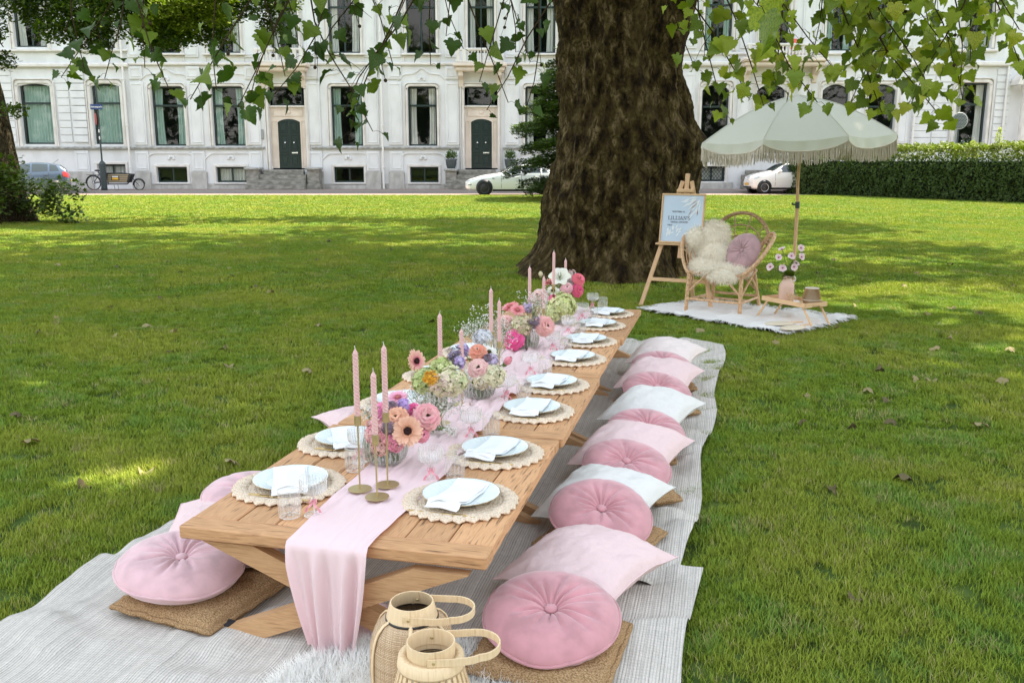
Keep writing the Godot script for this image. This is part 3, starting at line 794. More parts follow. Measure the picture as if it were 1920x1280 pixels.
func build_houses() -> void:
	var top := 12.6
	# --- house with ruled masonry at the left end
	var h := thing("town_house", "white town house with ruled masonry, at the end behind the grey-blue car", "house")
	var ops := [[-26.33, -24.65, 2.47, 5.62], [-22.48, -20.95, 2.47, 5.62], [-26.26, -24.56, 7.48, 10.7], [-22.5, -20.98, 7.43, 10.7], [-22.46, -20.95, 0.62, 1.40], [-30.4, -28.7, 2.47, 5.62], [-30.4, -28.7, 7.48, 10.7], [-35.4, -33.7, 2.47, 5.62], [-35.4, -33.7, 7.48, 10.7], [-40.4, -38.7, 2.47, 5.62], [-40.4, -38.7, 7.48, 10.7]]
	part("wall", wall_with_openings(-46.0, -20.3, 0.0, top, ops), M.plaster, h)
	window(h, -26.33, -24.65, 2.47, 5.62, "tall", "g-full", 0.14); window(h, -22.48, -20.95, 2.47, 5.62, "tall", "g-full", 0.14)
	window(h, -26.26, -24.56, 7.48, 10.7, "tall", "w", 0.0, true); window(h, -22.5, -20.98, 7.43, 10.7, "tall", "w", 0.0, true)
	for o in [ops[7], ops[9]]: window(h, o[0], o[1], o[2], o[3], "tall", "g", 0.14)
	for o in [ops[8], ops[10]]: window(h, o[0], o[1], o[2], o[3], "tall", "w", 0.0, true)
	window(h, -30.4, -28.7, 2.47, 5.62, "tall", "w", 0.14); window(h, -30.4, -28.7, 7.48, 10.7, "tall", "w", 0.0, true)
	cellar_window(h, ops[4], false)
	for o in [ops[0], ops[1], ops[5], ops[7], ops[9]]: surround(h, o[0], o[1], o[2] - 0.15, o[3], M.trim, 0.2, 0.08)
	for o in [ops[2], ops[3], ops[6], ops[8], ops[10]]: surround(h, o[0], o[1], o[2] - 0.1, o[3], M.trim, 0.16, 0.06)
	for k in 10:
		var y := 2.55 + k * 0.385
		for e in [[-24.30, -23.65], [-23.55, -22.78], [-28.35, -26.66]]:
			var b := MB.new(); b.bbox(Vector3((e[0] + e[1]) / 2, y + 0.19, WZ + 0.025 + (0.05 if e[0] > -23.6 else 0.0)), Vector3(e[1] - e[0], 0.35, 0.05), 0.018); part("ashlar_block", b, M.plaster, h)
	raised(h, "pilaster_base", -23.62, -22.86, 1.02, 2.14, M.plaster, 0.08)
	for e in [[-24.5, -22.7], [-46.0, -26.7]]:
		var b := MB.new(); b.bbox(Vector3((e[0] + e[1]) / 2, 0.52, WZ + 0.06), Vector3(e[1] - e[0], 1.02, 0.12), 0.02); part("plinth_stone", b, M.stone, h)
	band(h, "sill_course", -46.0, -20.3, 2.27, 0.16, 0.16, M.sill_stone); band(h, "string_course", -46.0, -20.3, 6.55, 0.22, 0.22, M.trim); band(h, "string_course", -46.0, -20.3, 7.3, 0.12, 0.16, M.trim)
	downpipe(h, -20.62, 0.1, 11.8)
	shell(h, -46.0, -20.3, top)
	# --- the two houses with steps, doors and balconies
	var spec := [
		{"x": [-20.3, -6.85], "w": [[-19.28, -17.57], [-16.06, -14.37], [-9.69, -8.03]], "c": ["g", "g", "g"], "d": [-12.64, -11.44], "p": [-13.03, -11.11], "cel": [[-19.28, -17.63], [-16.05, -14.43], [-9.66, -8.04]], "bal": [-13.5, -10.85], "pil": [-20.0, -16.95, -13.85, -10.62, -7.5],
			"label": "white stuccoed town house with green curtains and a dark door between stone piers"},
		{"x": [-6.85, 9.0], "w": [[-5.57, -4.03], [0.71, 2.29], [4.9, 6.5]], "c": ["w", "w", "w"], "d": [-2.21, -1.09], "p": [-2.55, -0.78], "cel": [[-5.53, -3.99], [0.75, 2.25], [4.95, 6.45]], "bal": [-2.95, -0.42], "pil": [-6.25, -3.2, 0.0, 3.3, 8.0],
			"label": "white stuccoed town house half hidden by the big trunk, potted shrubs at its door"}]
	for q in spec:
		h = thing("town_house", q.label, "house")
		ops = []
		for w in q.w: ops.append([w[0], w[1], 2.38, 5.48]); ops.append([w[0], w[1], 7.18, 10.6])
		for w in q.cel: ops.append([w[0], w[1], 0.44, 1.26])
		ops.append([q.p[0], q.p[1], 1.12, 5.46]); ops.append([q.d[0] - 0.12, q.d[1] + 0.14, 7.18, 10.6])
		part("wall", wall_with_openings(q.x[0], q.x[1], 0.0, top, ops), M.plaster, h)
		for k in q.w.size():
			var w = q.w[k]
			window(h, w[0], w[1], 2.38, 5.48, "tall", q.c[k]); window(h, w[0], w[1], 7.18, 10.6, "tall", "w" if k > 0 else "", 0.0, true)
			surround(h, w[0], w[1], 2.38, 5.48, M.trim, 0.14); surround(h, w[0], w[1], 7.1, 10.6, M.trim, 0.16)
			arc_hood(h, w[0] - 0.55, w[1] + 0.55, 6.12, 0.3, M.plaster)
			var b := MB.new(); bars(b, w[0] - 0.2, w[1] + 0.2, 6.62, 7.02, 0.06, WZ, 0.05); part("apron_panel", b, M.trim, h)
			band(h, "window_sill", w[0] - 0.3, w[1] + 0.3, 7.1, 0.1, 0.22, M.trim)
			arc_hood(h, w[0] - 0.6, w[1] + 0.6, 2.0, 0.0, M.plaster)
		for w in q.cel: cellar_window(h, [w[0], w[1], 0.44, 1.26], false)
		door(h, q.d[0], q.d[1], 1.2, 3.8, q.p, [q.p[0] + 0.14, q.p[1] - 0.14, 4.5, 5.44])
		surround(h, q.p[0], q.p[1], 1.0, 5.46, M.trim, 0.16, 0.09)
		window(h, q.d[0] - 0.12, q.d[1] + 0.14, 7.18, 10.6, "tall", "w", 0.0, true); surround(h, q.d[0] - 0.12, q.d[1] + 0.14, 7.18, 10.6, M.trim, 0.16)
		balustrade(h, q.bal[0], q.bal[1], 6.62, 7.34, 0.75)
		for x in q.pil:
			raised(h, "pilaster", x - 0.36, x + 0.36, 2.42, 5.72, M.plaster, 0.08)
			raised(h, "pilaster_base", x - 0.36, x + 0.36, 1.04, 2.12, M.plaster, 0.08)
			raised(h, "pilaster_block", x - 0.36, x + 0.36, 5.84, 6.52, M.plaster, 0.1)
			raised(h, "pilaster", x - 0.36, x + 0.36, 6.95, 11.6, M.plaster, 0.08)
			var b := MB.new(); b.bbox(Vector3(x, 0.53, WZ + 0.07), Vector3(0.84, 0.98, 0.14), 0.02); part("plinth_stone", b, M.stone, h)
		var e: Array = [q.x[0], q.p[0] - 0.3]
		band(h, "sill_course", e[0], e[1], 2.27, 0.13, 0.15, M.sill_stone); band(h, "sill_course", q.p[1] + 0.3, q.x[1], 2.27, 0.13, 0.15, M.sill_stone)
		band(h, "string_course", q.x[0], q.bal[0], 6.62, 0.14, 0.16, M.trim); band(h, "string_course", q.bal[1], q.x[1], 6.62, 0.14, 0.16, M.trim)
		band(h, "plinth_course", q.x[0], q.p[0] - 0.6, 0.2, 0.36, 0.05, M.stone); band(h, "plinth_course", q.p[1] + 0.6, q.x[1], 0.2, 0.36, 0.05, M.stone)
		steps(h, q.p[0] - 0.55, q.p[1] + 0.1, 4, 1.12)
		var bb := MB.new(); bb.bbox(Vector3(q.p[0] - 0.42, 3.0, WZ + 0.04), Vector3(0.16, 0.5, 0.06), 0.01); part("doorbell", bb, M.gray_metal, h)
		shell(h, q.x[0], q.x[1], top)
	downpipe(get_node("town_house_001"), -6.95, 0.1, 11.8)
	h = get_node("town_house_001"); pier(h, -13.86, 0.8, 1.16); pier(h, -10.62, 0.76, 1.16)
	h = get_node("town_house_002"); pier(h, -3.26, 0.7, 1.1); pier(h, -0.1, 0.7, 1.1)
	# --- house with arched windows and a long balcony
	h = thing("town_house", "white town house with arched ground-floor windows and a long balcony, behind the parasol", "house")
	var ar := [[10.16, 11.62], [13.08, 14.60], [16.58, 18.01], [19.06, 20.52]]
	ops = []
	for w in ar: ops.append([w[0], w[1], 2.0, 5.58]); ops.append([w[0], w[1], 7.3, 10.7])
	ops.append([10.15, 11.57, 0.49, 1.29])
	part("wall", wall_with_openings(9.0, 21.3, 0.0, top, ops), M.plaster, h)
	for k in 4:
		var w = ar[k]
		window(h, w[0], w[1], 2.0, 5.58, "tall", "", 0.32); window(h, w[0], w[1], 7.3, 10.7, "tall", "g" if k != 1 else "", 0.0, k != 1)
		surround(h, w[0], w[1], 2.0, 5.58, M.trim, 0.17, 0.08); surround(h, w[0], w[1], 7.3, 10.7, M.trim, 0.17, 0.07)
	cellar_window(h, ops[8], true)
	balustrade(h, 12.2, 16.3, 6.86, 7.56, 0.9)
	for x in [9.45, 12.35, 15.6, 18.55, 20.95]:
		raised(h, "pilaster", x - 0.3, x + 0.3, 2.5, 6.2, M.plaster, 0.08); raised(h, "pilaster", x - 0.3, x + 0.3, 7.4, 11.8, M.plaster, 0.08)
	band(h, "string_course", 9.0, 21.3, 6.62, 0.24, 0.24, M.trim); band(h, "string_course", 9.0, 21.3, 7.14, 0.12, 0.12, M.trim)
	band(h, "plinth_course", 9.0, 12.0, 0.24, 0.42, 0.06, M.stone); band(h, "sill_course", 9.0, 21.3, 1.85, 0.14, 0.14, M.sill_stone)
	steps(h, 12.4, 15.2, 4, 1.1)
	shell(h, 9.0, 21.3, top)
	# --- ashlar house at the right
	h = thing("town_house", "white town house of ruled masonry with one tall window, above the hedge", "house")
	ops = [[23.77, 25.42, 2.2, 5.66], [23.85, 25.3, 7.43, 10.7]]
	part("wall", wall_with_openings(21.3, 26.6, 0.0, top, ops), M.plaster, h)
	window(h, 23.77, 25.42, 2.2, 5.66, "tall", "w"); window(h, 23.85, 25.3, 7.43, 10.7, "tall", "w", 0.0, true)
	surround(h, 23.77, 25.42, 2.2, 5.66, M.trim, 0.2, 0.09); surround(h, 23.85, 25.3, 7.43, 10.7, M.trim, 0.18, 0.08)
	for k in 13:
		var y := 1.9 + k * 0.36
		for e in [[21.42, 22.5], [22.56, 23.42], [25.8, 26.55]]:
			var b := MB.new(); b.bbox(Vector3((e[0] + e[1]) / 2, y, WZ + 0.03), Vector3(e[1] - e[0], 0.335, 0.06), 0.02); part("ashlar_block", b, M.plaster, h)
	band(h, "string_course", 21.3, 26.6, 6.62, 0.24, 0.24, M.trim); band(h, "window_sill", 23.5, 25.7, 7.3, 0.14, 0.2, M.trim)
	downpipe(h, 26.3, 0.1, 6.5); downpipe(h, 21.5, 0.1, 6.5)
	shell(h, 21.3, 26.6, top)
	# --- porch house at the right edge
	h = thing("town_house", "white town house with an arched porch hood and columns, cut by the photo's right edge", "house")
	ops = [[29.6, 31.2, 2.2, 5.6], [27.6, 28.7, 1.1, 4.6]]
	part("wall", wall_with_openings(26.6, 36.0, 0.0, top, ops), M.plaster, h)
	window(h, 29.6, 31.2, 2.2, 5.6, "tall", "w"); window(h, 27.6, 28.7, 1.1, 4.6, "tall", "")
	for x in [27.15, 29.1]:
		var b := MB.new(); b.lathe([Vector2(0.0, 0), Vector2(0.26, 0.0), Vector2(0.26, 0.25), Vector2(0.19, 0.35), Vector2(0.17, 4.2), Vector2(0.24, 4.35), Vector2(0.26, 4.6), Vector2(0, 4.6)], 16, Vector3(x, 0.9, WZ + 0.5)); part("porch_column", b, M.trim, h)
	var pb := MB.new()
	for k in 13:
		var a := PI - PI * k / 12.0
		if k < 12:
			var a2 := PI - PI * (k + 1) / 12.0
			pb.face(Vector3(28.1 + cos(a) * 1.35, 5.5 + sin(a) * 0.75, WZ + 0.9), Vector3(28.1 + cos(a2) * 1.35, 5.5 + sin(a2) * 0.75, WZ + 0.9), Vector3(28.1 + cos(a2) * 1.6, 5.5 + sin(a2) * 1.0, WZ + 0.9), Vector3(28.1 + cos(a) * 1.6, 5.5 + sin(a) * 1.0, WZ + 0.9))
			pb.face(Vector3(28.1 + cos(a) * 1.6, 5.5 + sin(a), WZ + 0.9), Vector3(28.1 + cos(a2) * 1.6, 5.5 + sin(a2), WZ + 0.9), Vector3(28.1 + cos(a2) * 1.6, 5.5 + sin(a2), WZ), Vector3(28.1 + cos(a) * 1.6, 5.5 + sin(a), WZ))
			pb.face(Vector3(28.1 + cos(a2) * 1.35, 5.5 + sin(a2) * 0.75, WZ + 0.9), Vector3(28.1 + cos(a) * 1.35, 5.5 + sin(a) * 0.75, WZ + 0.9), Vector3(28.1 + cos(a) * 1.35, 5.5 + sin(a) * 0.75, WZ), Vector3(28.1 + cos(a2) * 1.35, 5.5 + sin(a2) * 0.75, WZ))
	part("porch_hood", pb, M.trim, h)
	shell(h, 26.6, 36.0, top)
# ---------- vehicles and street furniture ----------
func car_section(st: Array, x: float) -> Array:      # half outline (z, y) from the floor to the roof ridge at x
	var i := 0
	while i < st.size() - 2 and st[i + 1][0] < x: i += 1
	var a: Array = st[i]; var b: Array = st[i + 1]
	var f: float = clampf((x - a[0]) / (b[0] - a[0]), 0, 1)
	var p: Array = st[maxi(i - 1, 0)]; var n: Array = st[mini(i + 2, st.size() - 1)]
	var q := []
	for k in 7: q.append(cubic_interpolate(a[k], b[k], p[k], n[k], f) if k > 0 else x)
	var w: float = q[1]; var yb: float = q[2]; var yl: float = q[3]; var wl: float = q[4]; var yr: float = q[5]; var wr: float = q[6]
	return [Vector2(0, yb), Vector2(w * 0.88, yb), Vector2(w * 0.97, yb + 0.10), Vector2(w, lerpf(yb, yl, 0.5)), Vector2(w * 0.985, lerpf(yb, yl, 0.75)), Vector2(wl, yl), Vector2(lerpf(wl, wr, 0.5) + 0.012, lerpf(yl, yr, 0.5)), Vector2(wr, yr - 0.045), Vector2(wr * 0.75, yr - 0.012), Vector2(0, yr)]

func car_patch(st: Array, x0: float, x1: float, k0: float, k1: float, side: int, off: float, slant0 := 0.0, slant1 := 0.0, nx := 14) -> MB:   # sheet that follows the body between two heights of its section
	var b := MB.new()
	var at := func(u: float, w: float) -> Vector3:
		var x: float = lerpf(x0 + slant0 * w, x1 + slant1 * w, u if side > 0 else 1.0 - u)
		var s := car_section(st, x)
		var k: float = lerpf(k0, k1, w); var i := mini(int(k), s.size() - 2)
		var p: Vector2 = (s[i] as Vector2).lerp(s[i + 1], k - i)
		var d: Vector2 = s[i + 1] - s[i]; var n := Vector2(d.y, -d.x).normalized()
		p += n * off
		return Vector3(x, p.y, p.x * side)
	b.grid(nx, 5, at)
	return b

func wheel(c: Node3D, x: float, z: float, r: float, w: float, spokes: int, rim: Material, thick: float) -> void:
	var s := 1.0 if z > 0 else -1.0
	var B := Basis(Vector3.RIGHT, PI / 2 * s)
	var b := MB.new()
	b.lathe([Vector2(r * 0.66, w * 0.5), Vector2(r * 0.66, -w * 0.5), Vector2(r * 0.93, -w * 0.5), Vector2(r, -w * 0.35), Vector2(r, w * 0.3), Vector2(r * 0.93, w * 0.48), Vector2(r * 0.68, w * 0.5)], 28)
	var t := part("wheel", b, M.tyre, c, Transform3D(B, Vector3(x, r, z)))
	b = MB.new()
	b.lathe([Vector2(r * 0.60, w * 0.30), Vector2(r * 0.68, w * 0.46), Vector2(r * 0.66, w * 0.49), Vector2(r * 0.58, w * 0.42), Vector2(r * 0.56, w * 0.2), Vector2(0.0, w * 0.16)], 28)
	for k in spokes:
		var a := TAU * k / spokes
		b.bbox(Vector3(cos(a) * r * 0.34, w * 0.36, sin(a) * r * 0.34), Vector3(r * 0.52, w * 0.12, r * thick), 0.008, Basis(Vector3.UP, -a))
	b.lathe([Vector2(r * 0.15, w * 0.2), Vector2(r * 0.15, w * 0.40), Vector2(r * 0.1, w * 0.45), Vector2(0, w * 0.45)], 14)
	part("rim", b, rim, t)

func car(label: String, st: Array, paint: Material, at: Vector3, turn: float, wb: Array, wr: float, glass: Dictionary, rim: Array, name_ := "parked_car") -> Node3D:
	var c := thing(name_, label, "car", at, turn)
	var b := MB.new()
	var x0: float = st[0][0]; var x1: float = st[st.size() - 1][0]
	b.grid(18, 56, func(u: float, v: float) -> Vector3:
		var x := lerpf(x0, x1, v)
		var s := car_section(st, x)
		var k := u * 18.0
		var i := int(round(k)); var p: Vector2
		if i <= 9: p = s[i]; return Vector3(x, p.y, p.x)
		p = s[18 - i]; return Vector3(x, p.y, -p.x))
	# caps at nose and tail
	for e in [x0, x1]:
		var s := car_section(st, e); var m := []
		for q in s: m.append(Vector3(e, q.y, q.x))
		for k in range(s.size() - 2, 0, -1): m.append(Vector3(e, s[k].y, -s[k].x))
		if e == x0: m.reverse()
		b.poly(m)
	part("body", b, paint, c)
	for s in [-1, 1]:
		for x in wb:
			b = MB.new()
			var zz: float = car_section(st, x)[3].x
			b.lathe([Vector2(wr * 1.17, -0.3), Vector2(wr * 1.17, 0.006), Vector2(0, 0.008)], 26, Vector3.ZERO)
			part("wheel_arch", b, M.plastic, c, Transform3D(Basis(Vector3.RIGHT, PI / 2 * s), Vector3(x, wr + 0.02, (zz + 0.004) * s)))
			wheel(c, x, (zz - 0.085) * s, wr, 0.215, rim[0], rim[1], rim[2])
		for g in glass.side:
			part("window", car_patch(st, g[0], g[1], 5.15, 6.86, s, 0.006, g[2], g[3]), M.car_glass, c)
		for x in glass.seams:
			part("door_seam", car_patch(st, x - 0.007, x + 0.007, 2.2, 5.0, s, 0.003, 0.0, 0.0, 1), M.plastic, c)
		part("sill", car_patch(st, wb[0] + wr * 1.2, wb[1] - wr * 1.2, 1.05, 1.95, s, 0.004), M.plastic, c)
		for x in glass.handles:
			var q: Vector2 = car_section(st, x)[4]
			b = MB.new(); b.bbox(Vector3(x, q.y + 0.06, (q.x + 0.012) * s), Vector3(0.2, 0.03, 0.03), 0.01); part("door_handle", b, paint if not glass.has("dark_handles") else M.plastic, c)
		var mq: Vector2 = car_section(st, glass.mirror)[5]
		b = MB.new(); b.ball(Vector3(glass.mirror, mq.y + 0.09, (mq.x + 0.15) * s), Vector3(0.075, 0.075, 0.12), 10, 8)
		b.bbox(Vector3(glass.mirror, mq.y + 0.03, (mq.x + 0.05) * s), Vector3(0.06, 0.04, 0.14), 0.01); part("mirror", b, paint, c)
		part("headlight", car_patch(st, glass.lamp[0], glass.lamp[1], glass.lamp[2], glass.lamp[3], s, 0.006), M.lamp_clear, c)
		part("tail_light", car_patch(st, glass.tail[0], glass.tail[1], glass.tail[2], glass.tail[3], s, 0.012), M.lamp_red, c)
	for w in [["windscreen", glass.front], ["rear_window", glass.back]]:
		b = MB.new(); var r: Array = w[1]
		b.grid(10, 10, func(u: float, v: float) -> Vector3:
			var x := lerpf(r[0], r[1], v)
			var s := car_section(st, x)
			var f := absf(u * 2 - 1) * 0.93
			var k := 9.0 - f * 2.2; var i := mini(int(k), 8)
			var p: Vector2 = (s[i] as Vector2).lerp(s[i + 1], k - i)
			return Vector3(x, p.y + 0.007, p.x * (1 if u < 0.5 else -1) ))
		part(w[0], b, M.car_glass, c)
	return c

func plate(c: Node3D, at: Vector3, turn: float) -> void:
	var b := MB.new(); b.bbox(Vector3.ZERO, Vector3(0.52, 0.11, 0.015), 0.004)
	part("number_plate", b, M.plate_yellow, c, Transform3D(Basis(Vector3.UP, turn), at))

func build_street() -> void:
	var sedan := [[-2.33, .50, .36, .60, .48, .64, .36], [-2.2, .79, .24, .69, .72, .73, .55], [-1.6, .90, .19, .86, .83, .91, .62], [-1.05, .92, .18, .93, .86, 1.0, .64], [-.75, .92, .18, .95, .87, 1.06, .68], [-.1, .92, .18, .98, .87, 1.36, .60], [.35, .92, .18, .99, .87, 1.44, .57], [1.0, .92, .18, 1.0, .86, 1.42, .57], [1.6, .92, .19, 1.02, .85, 1.25, .60], [2.02, .90, .22, 1.04, .83, 1.09, .66], [2.25, .84, .3, .98, .78, 1.03, .62], [2.36, .66, .4, .85, .6, .9, .45]]
	var c := car("white low saloon car with dark five-spoke wheels parked behind the big trunk", sedan, M.paint_white, Vector3(0.12, 0, -44.15), 0.0, [-1.42, 1.455], 0.335,
		{"side": [[-.52, .28, .38, 0.06], [.36, 1.25, 0.04, -.1], [1.3, 1.62, .0, -.2]], "seams": [-.62, .33, 1.22], "handles": [.12, 1.02], "mirror": -.42, "lamp": [-2.22, -1.86, 4.6, 5.1], "tail": [2.05, 2.3, 4.2, 4.9], "front": [-.72, .08], "back": [1.15, 2.0]}, [5, M.alloy_dark, 0.30])
	for s in [-1, 1]: part("fog_slot", car_patch(sedan, -2.2, -2.02, 3.0, 3.25, s, 0.006), M.plastic, c)
	var b := MB.new(); b.bbox(Vector3(-1.0, 0.78, 0.925), Vector3(0.12, 0.03, 0.02), 0.005); part("side_camera", b, M.plastic, c)
	var mini_ := [[-1.77, .48, .34, .62, .44, .68, .34], [-1.66, .71, .24, .78, .64, .84, .50], [-1.3, .80, .2, .92, .73, .97, .56], [-.95, .81, .2, .97, .75, 1.05, .60], [-.7, .81, .2, .99, .75, 1.13, .64], [-.2, .81, .2, 1.0, .75, 1.41, .55], [.2, .81, .2, 1.0, .75, 1.49, .52], [.8, .81, .2, 1.0, .75, 1.46, .52], [1.3, .80, .2, 1.0, .74, 1.30, .54], [1.6, .77, .26, .95, .7, 1.05, .56], [1.75, .66, .36, .8, .6, .86, .45]]
	c = car("small cream-white rounded hatchback with many-spoked wheels parked by the hedge end", mini_, M.paint_cream, Vector3(13.55, 0, -46.3), 0.10, [-1.15, 1.15], 0.30,
		{"side": [[-.5, .42, .33, 0.02], [.5, 1.25, 0.03, -.25]], "seams": [-.62, .46], "handles": [.3], "mirror": -.42, "lamp": [-1.66, -1.42, 4.3, 5.2], "tail": [1.55, 1.7, 4.0, 5.0], "front": [-.72, -.02], "back": [1.15, 1.6]}, [16, M.alloy, 0.09])
	plate(c, Vector3(-1.79, 0.46, 0.0), -PI / 2)
	b = MB.new(); b.bbox(Vector3(-1.72, 0.32, 0.0), Vector3(0.12, 0.12, 1.0), 0.04); part("grille", b, M.plastic, c)
	for s in [-1, 1]:
		b = MB.new(); b.ball(Vector3(-1.68, 0.52, 0.55 * s), Vector3(0.06, 0.05, 0.07), 10, 6); part("fog_lamp", b, M.lamp_clear, c)
	var hatch := [[-1.87, .5, .34, .62, .44, .68, .34], [-1.75, .74, .22, .78, .66, .84, .52], [-1.3, .84, .2, .92, .76, .98, .58], [-.95, .85, .2, .96, .78, 1.06, .62], [-.3, .85, .2, 1.0, .78, 1.40, .58], [.3, .85, .2, 1.03, .78, 1.52, .55], [1.0, .85, .2, 1.06, .78, 1.49, .56], [1.5, .85, .2, 1.08, .78, 1.41, .58], [1.74, .83, .25, 1.05, .76, 1.22, .62], [1.88, .80, .30, .92, .72, .98, .62], [1.93, .74, .36, .74, .66, .80, .55]]
	c = car("grey-blue hatchback seen from behind, parked beyond the left tree and its bush", hatch, M.paint_blue, Vector3(-23.75, 0, -45.1), 0.42, [-1.23, 1.23], 0.30,
		{"side": [[-.75, .18, .36, 0.03], [.26, .95, .03, .02], [1.03, 1.45, .02, -.12]], "seams": [-.75, .22, .98], "handles": [.05, .85], "mirror": -.55, "lamp": [-1.75, -1.4, 4.4, 5.2], "tail": [1.60, 1.86, 3.9, 5.0], "front": [-.92, 0.0], "back": [1.5, 1.87], "dark_handles": 1}, [7, M.alloy, 0.16])
	plate(c, Vector3(1.945, 0.62, 0.0), PI / 2)
	b = MB.new(); b.bbox(Vector3(1.88, 0.34, 0.0), Vector3(0.14, 0.16, 1.35), 0.04); part("bumper_insert", b, M.plastic, c)
	b = MB.new(); b.tube([Vector3(1.2, 1.48, 0), Vector3(1.45, 1.66, 0)], 0.008, 5); part("aerial", b, M.plastic, c)
	# cargo bicycle
	var k := thing("cargo_bicycle", "black cargo bicycle with a slatted tan box, standing on the pavement by the sign post", "bicycle", Vector3(-22.0, 0.09, -48.35), 0.0)
	for w in [[0.0, 0.36], [2.38, 0.27]]:
		b = MB.new(); var ring := []
		for q in 28: ring.append(Vector3(w[0] + cos(TAU * q / 28) * w[1], w[1] + 0.0 + sin(TAU * q / 28) * w[1], 0))
		b.tube(ring, 0.028, 6, true)
		var t := part("wheel", b, M.tyre, k)
		b = MB.new()
		for q in 14: b.tube([Vector3(w[0], w[1], 0.02 * (1 if q % 2 else -1)), Vector3(w[0] + cos(TAU * q / 14) * (w[1] - 0.03), w[1] + sin(TAU * q / 14) * (w[1] - 0.03), 0)], 0.003, 3)
		b.ball(Vector3(w[0], w[1], 0), Vector3(0.05, 0.05, 0.05), 8, 6); part("spokes", b, M.chrome, t)
		b = MB.new(); var fen := []
		for q in 12: fen.append(Vector3(w[0] + cos(0.1 + PI * q / 11) * (w[1] + 0.05), w[1] + sin(0.1 + PI * q / 11) * (w[1] + 0.05), 0))
		b.tube(fen, 0.022, 6); part("mudguard", b, M.plastic, k)
	b = MB.new(); b.tube([Vector3(0, .36, 0), Vector3(.55, .42, 0), Vector3(.75, .30, 0), Vector3(1.75, .30, 0), Vector3(2.05, .55, 0)], 0.03, 7)
	b.tube([Vector3(0, .36, 0), Vector3(.3, .78, 0)], 0.02, 6); b.tube([Vector3(.55, .42, 0), Vector3(.28, .95, 0)], 0.024, 6); b.tube([Vector3(.75, .32, 0), Vector3(.68, .95, 0), Vector3(.62, 1.12, 0)], 0.024, 6); b.tube([Vector3(.32, .75, 0), Vector3(.7, .7, 0)], 0.022, 6)
	b.tube([Vector3(2.02, .75, 0), Vector3(2.15, .5, 0.04), Vector3(2.38, .27, 0.05)], 0.02, 6); b.tube([Vector3(2.0, .78, 0), Vector3(2.05, .55, 0)], 0.025, 6)
	part("frame", b, M.iron, k)
	b = MB.new(); b.ball(Vector3(.24, 1.0, 0), Vector3(0.15, 0.05, 0.10), 12, 8); part("saddle", b, M.plastic, k)
	b = MB.new(); b.tube([Vector3(.48, 1.14, -.3), Vector3(.6, 1.15, -.15), Vector3(.62, 1.13, 0), Vector3(.6, 1.15, .15), Vector3(.48, 1.14, .3)], 0.016, 6); part("handlebar", b, M.plastic, k)
	b = MB.new(); b.tube([Vector3(-.3, .78, .08), Vector3(.25, .78, .08)], 0.012, 5); b.tube([Vector3(-.3, .78, -.08), Vector3(.25, .78, -.08)], 0.012, 5); b.tube([Vector3(-.3, .78, -.08), Vector3(-.3, .78, .08)], 0.012, 5); b.tube([Vector3(0, .36, .08), Vector3(-.1, .78, .08)], 0.01, 5); part("carrier", b, M.plastic, k)
	for q in 4:
		b = MB.new(); var y := 0.42 + q * 0.105
		b.prism([Vector2(.86 + q * .01, y), Vector2(1.86 + q * .03, y), Vector2(1.88 + q * .035, y + .075), Vector2(.86 + q * .01, y + .075)], 0.27, 0.29); part("slat", b, M.basket_tan, k)
		b = MB.new(); b.prism([Vector2(.86 + q * .01, y), Vector2(1.86 + q * .03, y), Vector2(1.88 + q * .035, y + .075), Vector2(.86 + q * .01, y + .075)], -0.29, -0.27); part("slat", b, M.basket_tan, k)
	b = MB.new(); b.prism([Vector2(.83, .38), Vector2(1.9, .38), Vector2(2.1, .8), Vector2(.84, .86)], -0.26, 0.26); part("box_lining", b, M.plastic, k)
	b = MB.new(); b.tube([Vector3(.82, .87, .29), Vector3(1.4, .88, .29), Vector3(2.12, .80, .2), Vector3(2.16, .79, 0), Vector3(2.12, .80, -.2), Vector3(1.4, .88, -.29), Vector3(.82, .87, -.29)], 0.022, 6); part("box_rim", b, M.plastic, k)
	b = MB.new(); b.bbox(Vector3(1.28, .62, .30), Vector3(.42, .26, .012), .004); part("box_sign", b, M.label_black, k)
	b = MB.new(); b.bbox(Vector3(1.28, .585, .308), Vector3(.33, .10, .006), .002); part("sign_stripe", b, M.plate_yellow, k)
	b = MB.new(); b.bbox(Vector3(1.28, .69, .308), Vector3(.33, .06, .006), .002); part("sign_stripe", b, M.white_paint, k)
	b = MB.new(); b.tube([Vector3(1.1, .3, .1), Vector3(1.18, .02, .2), Vector3(1.38, .02, .2), Vector3(1.3, .3, .1)], 0.013, 5); part("kickstand", b, M.plastic, k)
	b = MB.new(); b.bbox(Vector3(.72, .34, .06), Vector3(.2, .16, .1), .03); part("motor", b, M.gray_metal, k)
	# street name post
	k = thing("sign_post", "dark street-name post with a fat base and a small blue name plate", "sign post", Vector3(-21.2, 0.09, -47.75), 0.0)
	b = MB.new(); b.lathe([Vector2(0, 0), Vector2(.16, 0), Vector2(.16, 0.12), Vector2(.15, .16), Vector2(.15, 1.25), Vector2(.17, 1.28), Vector2(.17, 1.36), Vector2(.09, 1.46), Vector2(.05, 1.5), Vector2(0, 1.5)], 14); part("post_base", b, M.iron_green, k)
	b = MB.new(); b.tube([Vector3(0, 1.4, 0), Vector3(0, 5.55, 0)], 0.045, 8); part("pole", b, M.iron_green, k)
	b = MB.new(); b.bbox(Vector3(-0.02, 4.2, 0.06), Vector3(.62, .26, .025), .006); var sg := part("name_plate", b, M.sign_blue, k)
	var tm := TextMesh.new(); tm.text = "Kenaupark"; tm.font_size = 16; tm.pixel_size = 0.0068; tm.depth = 0.004
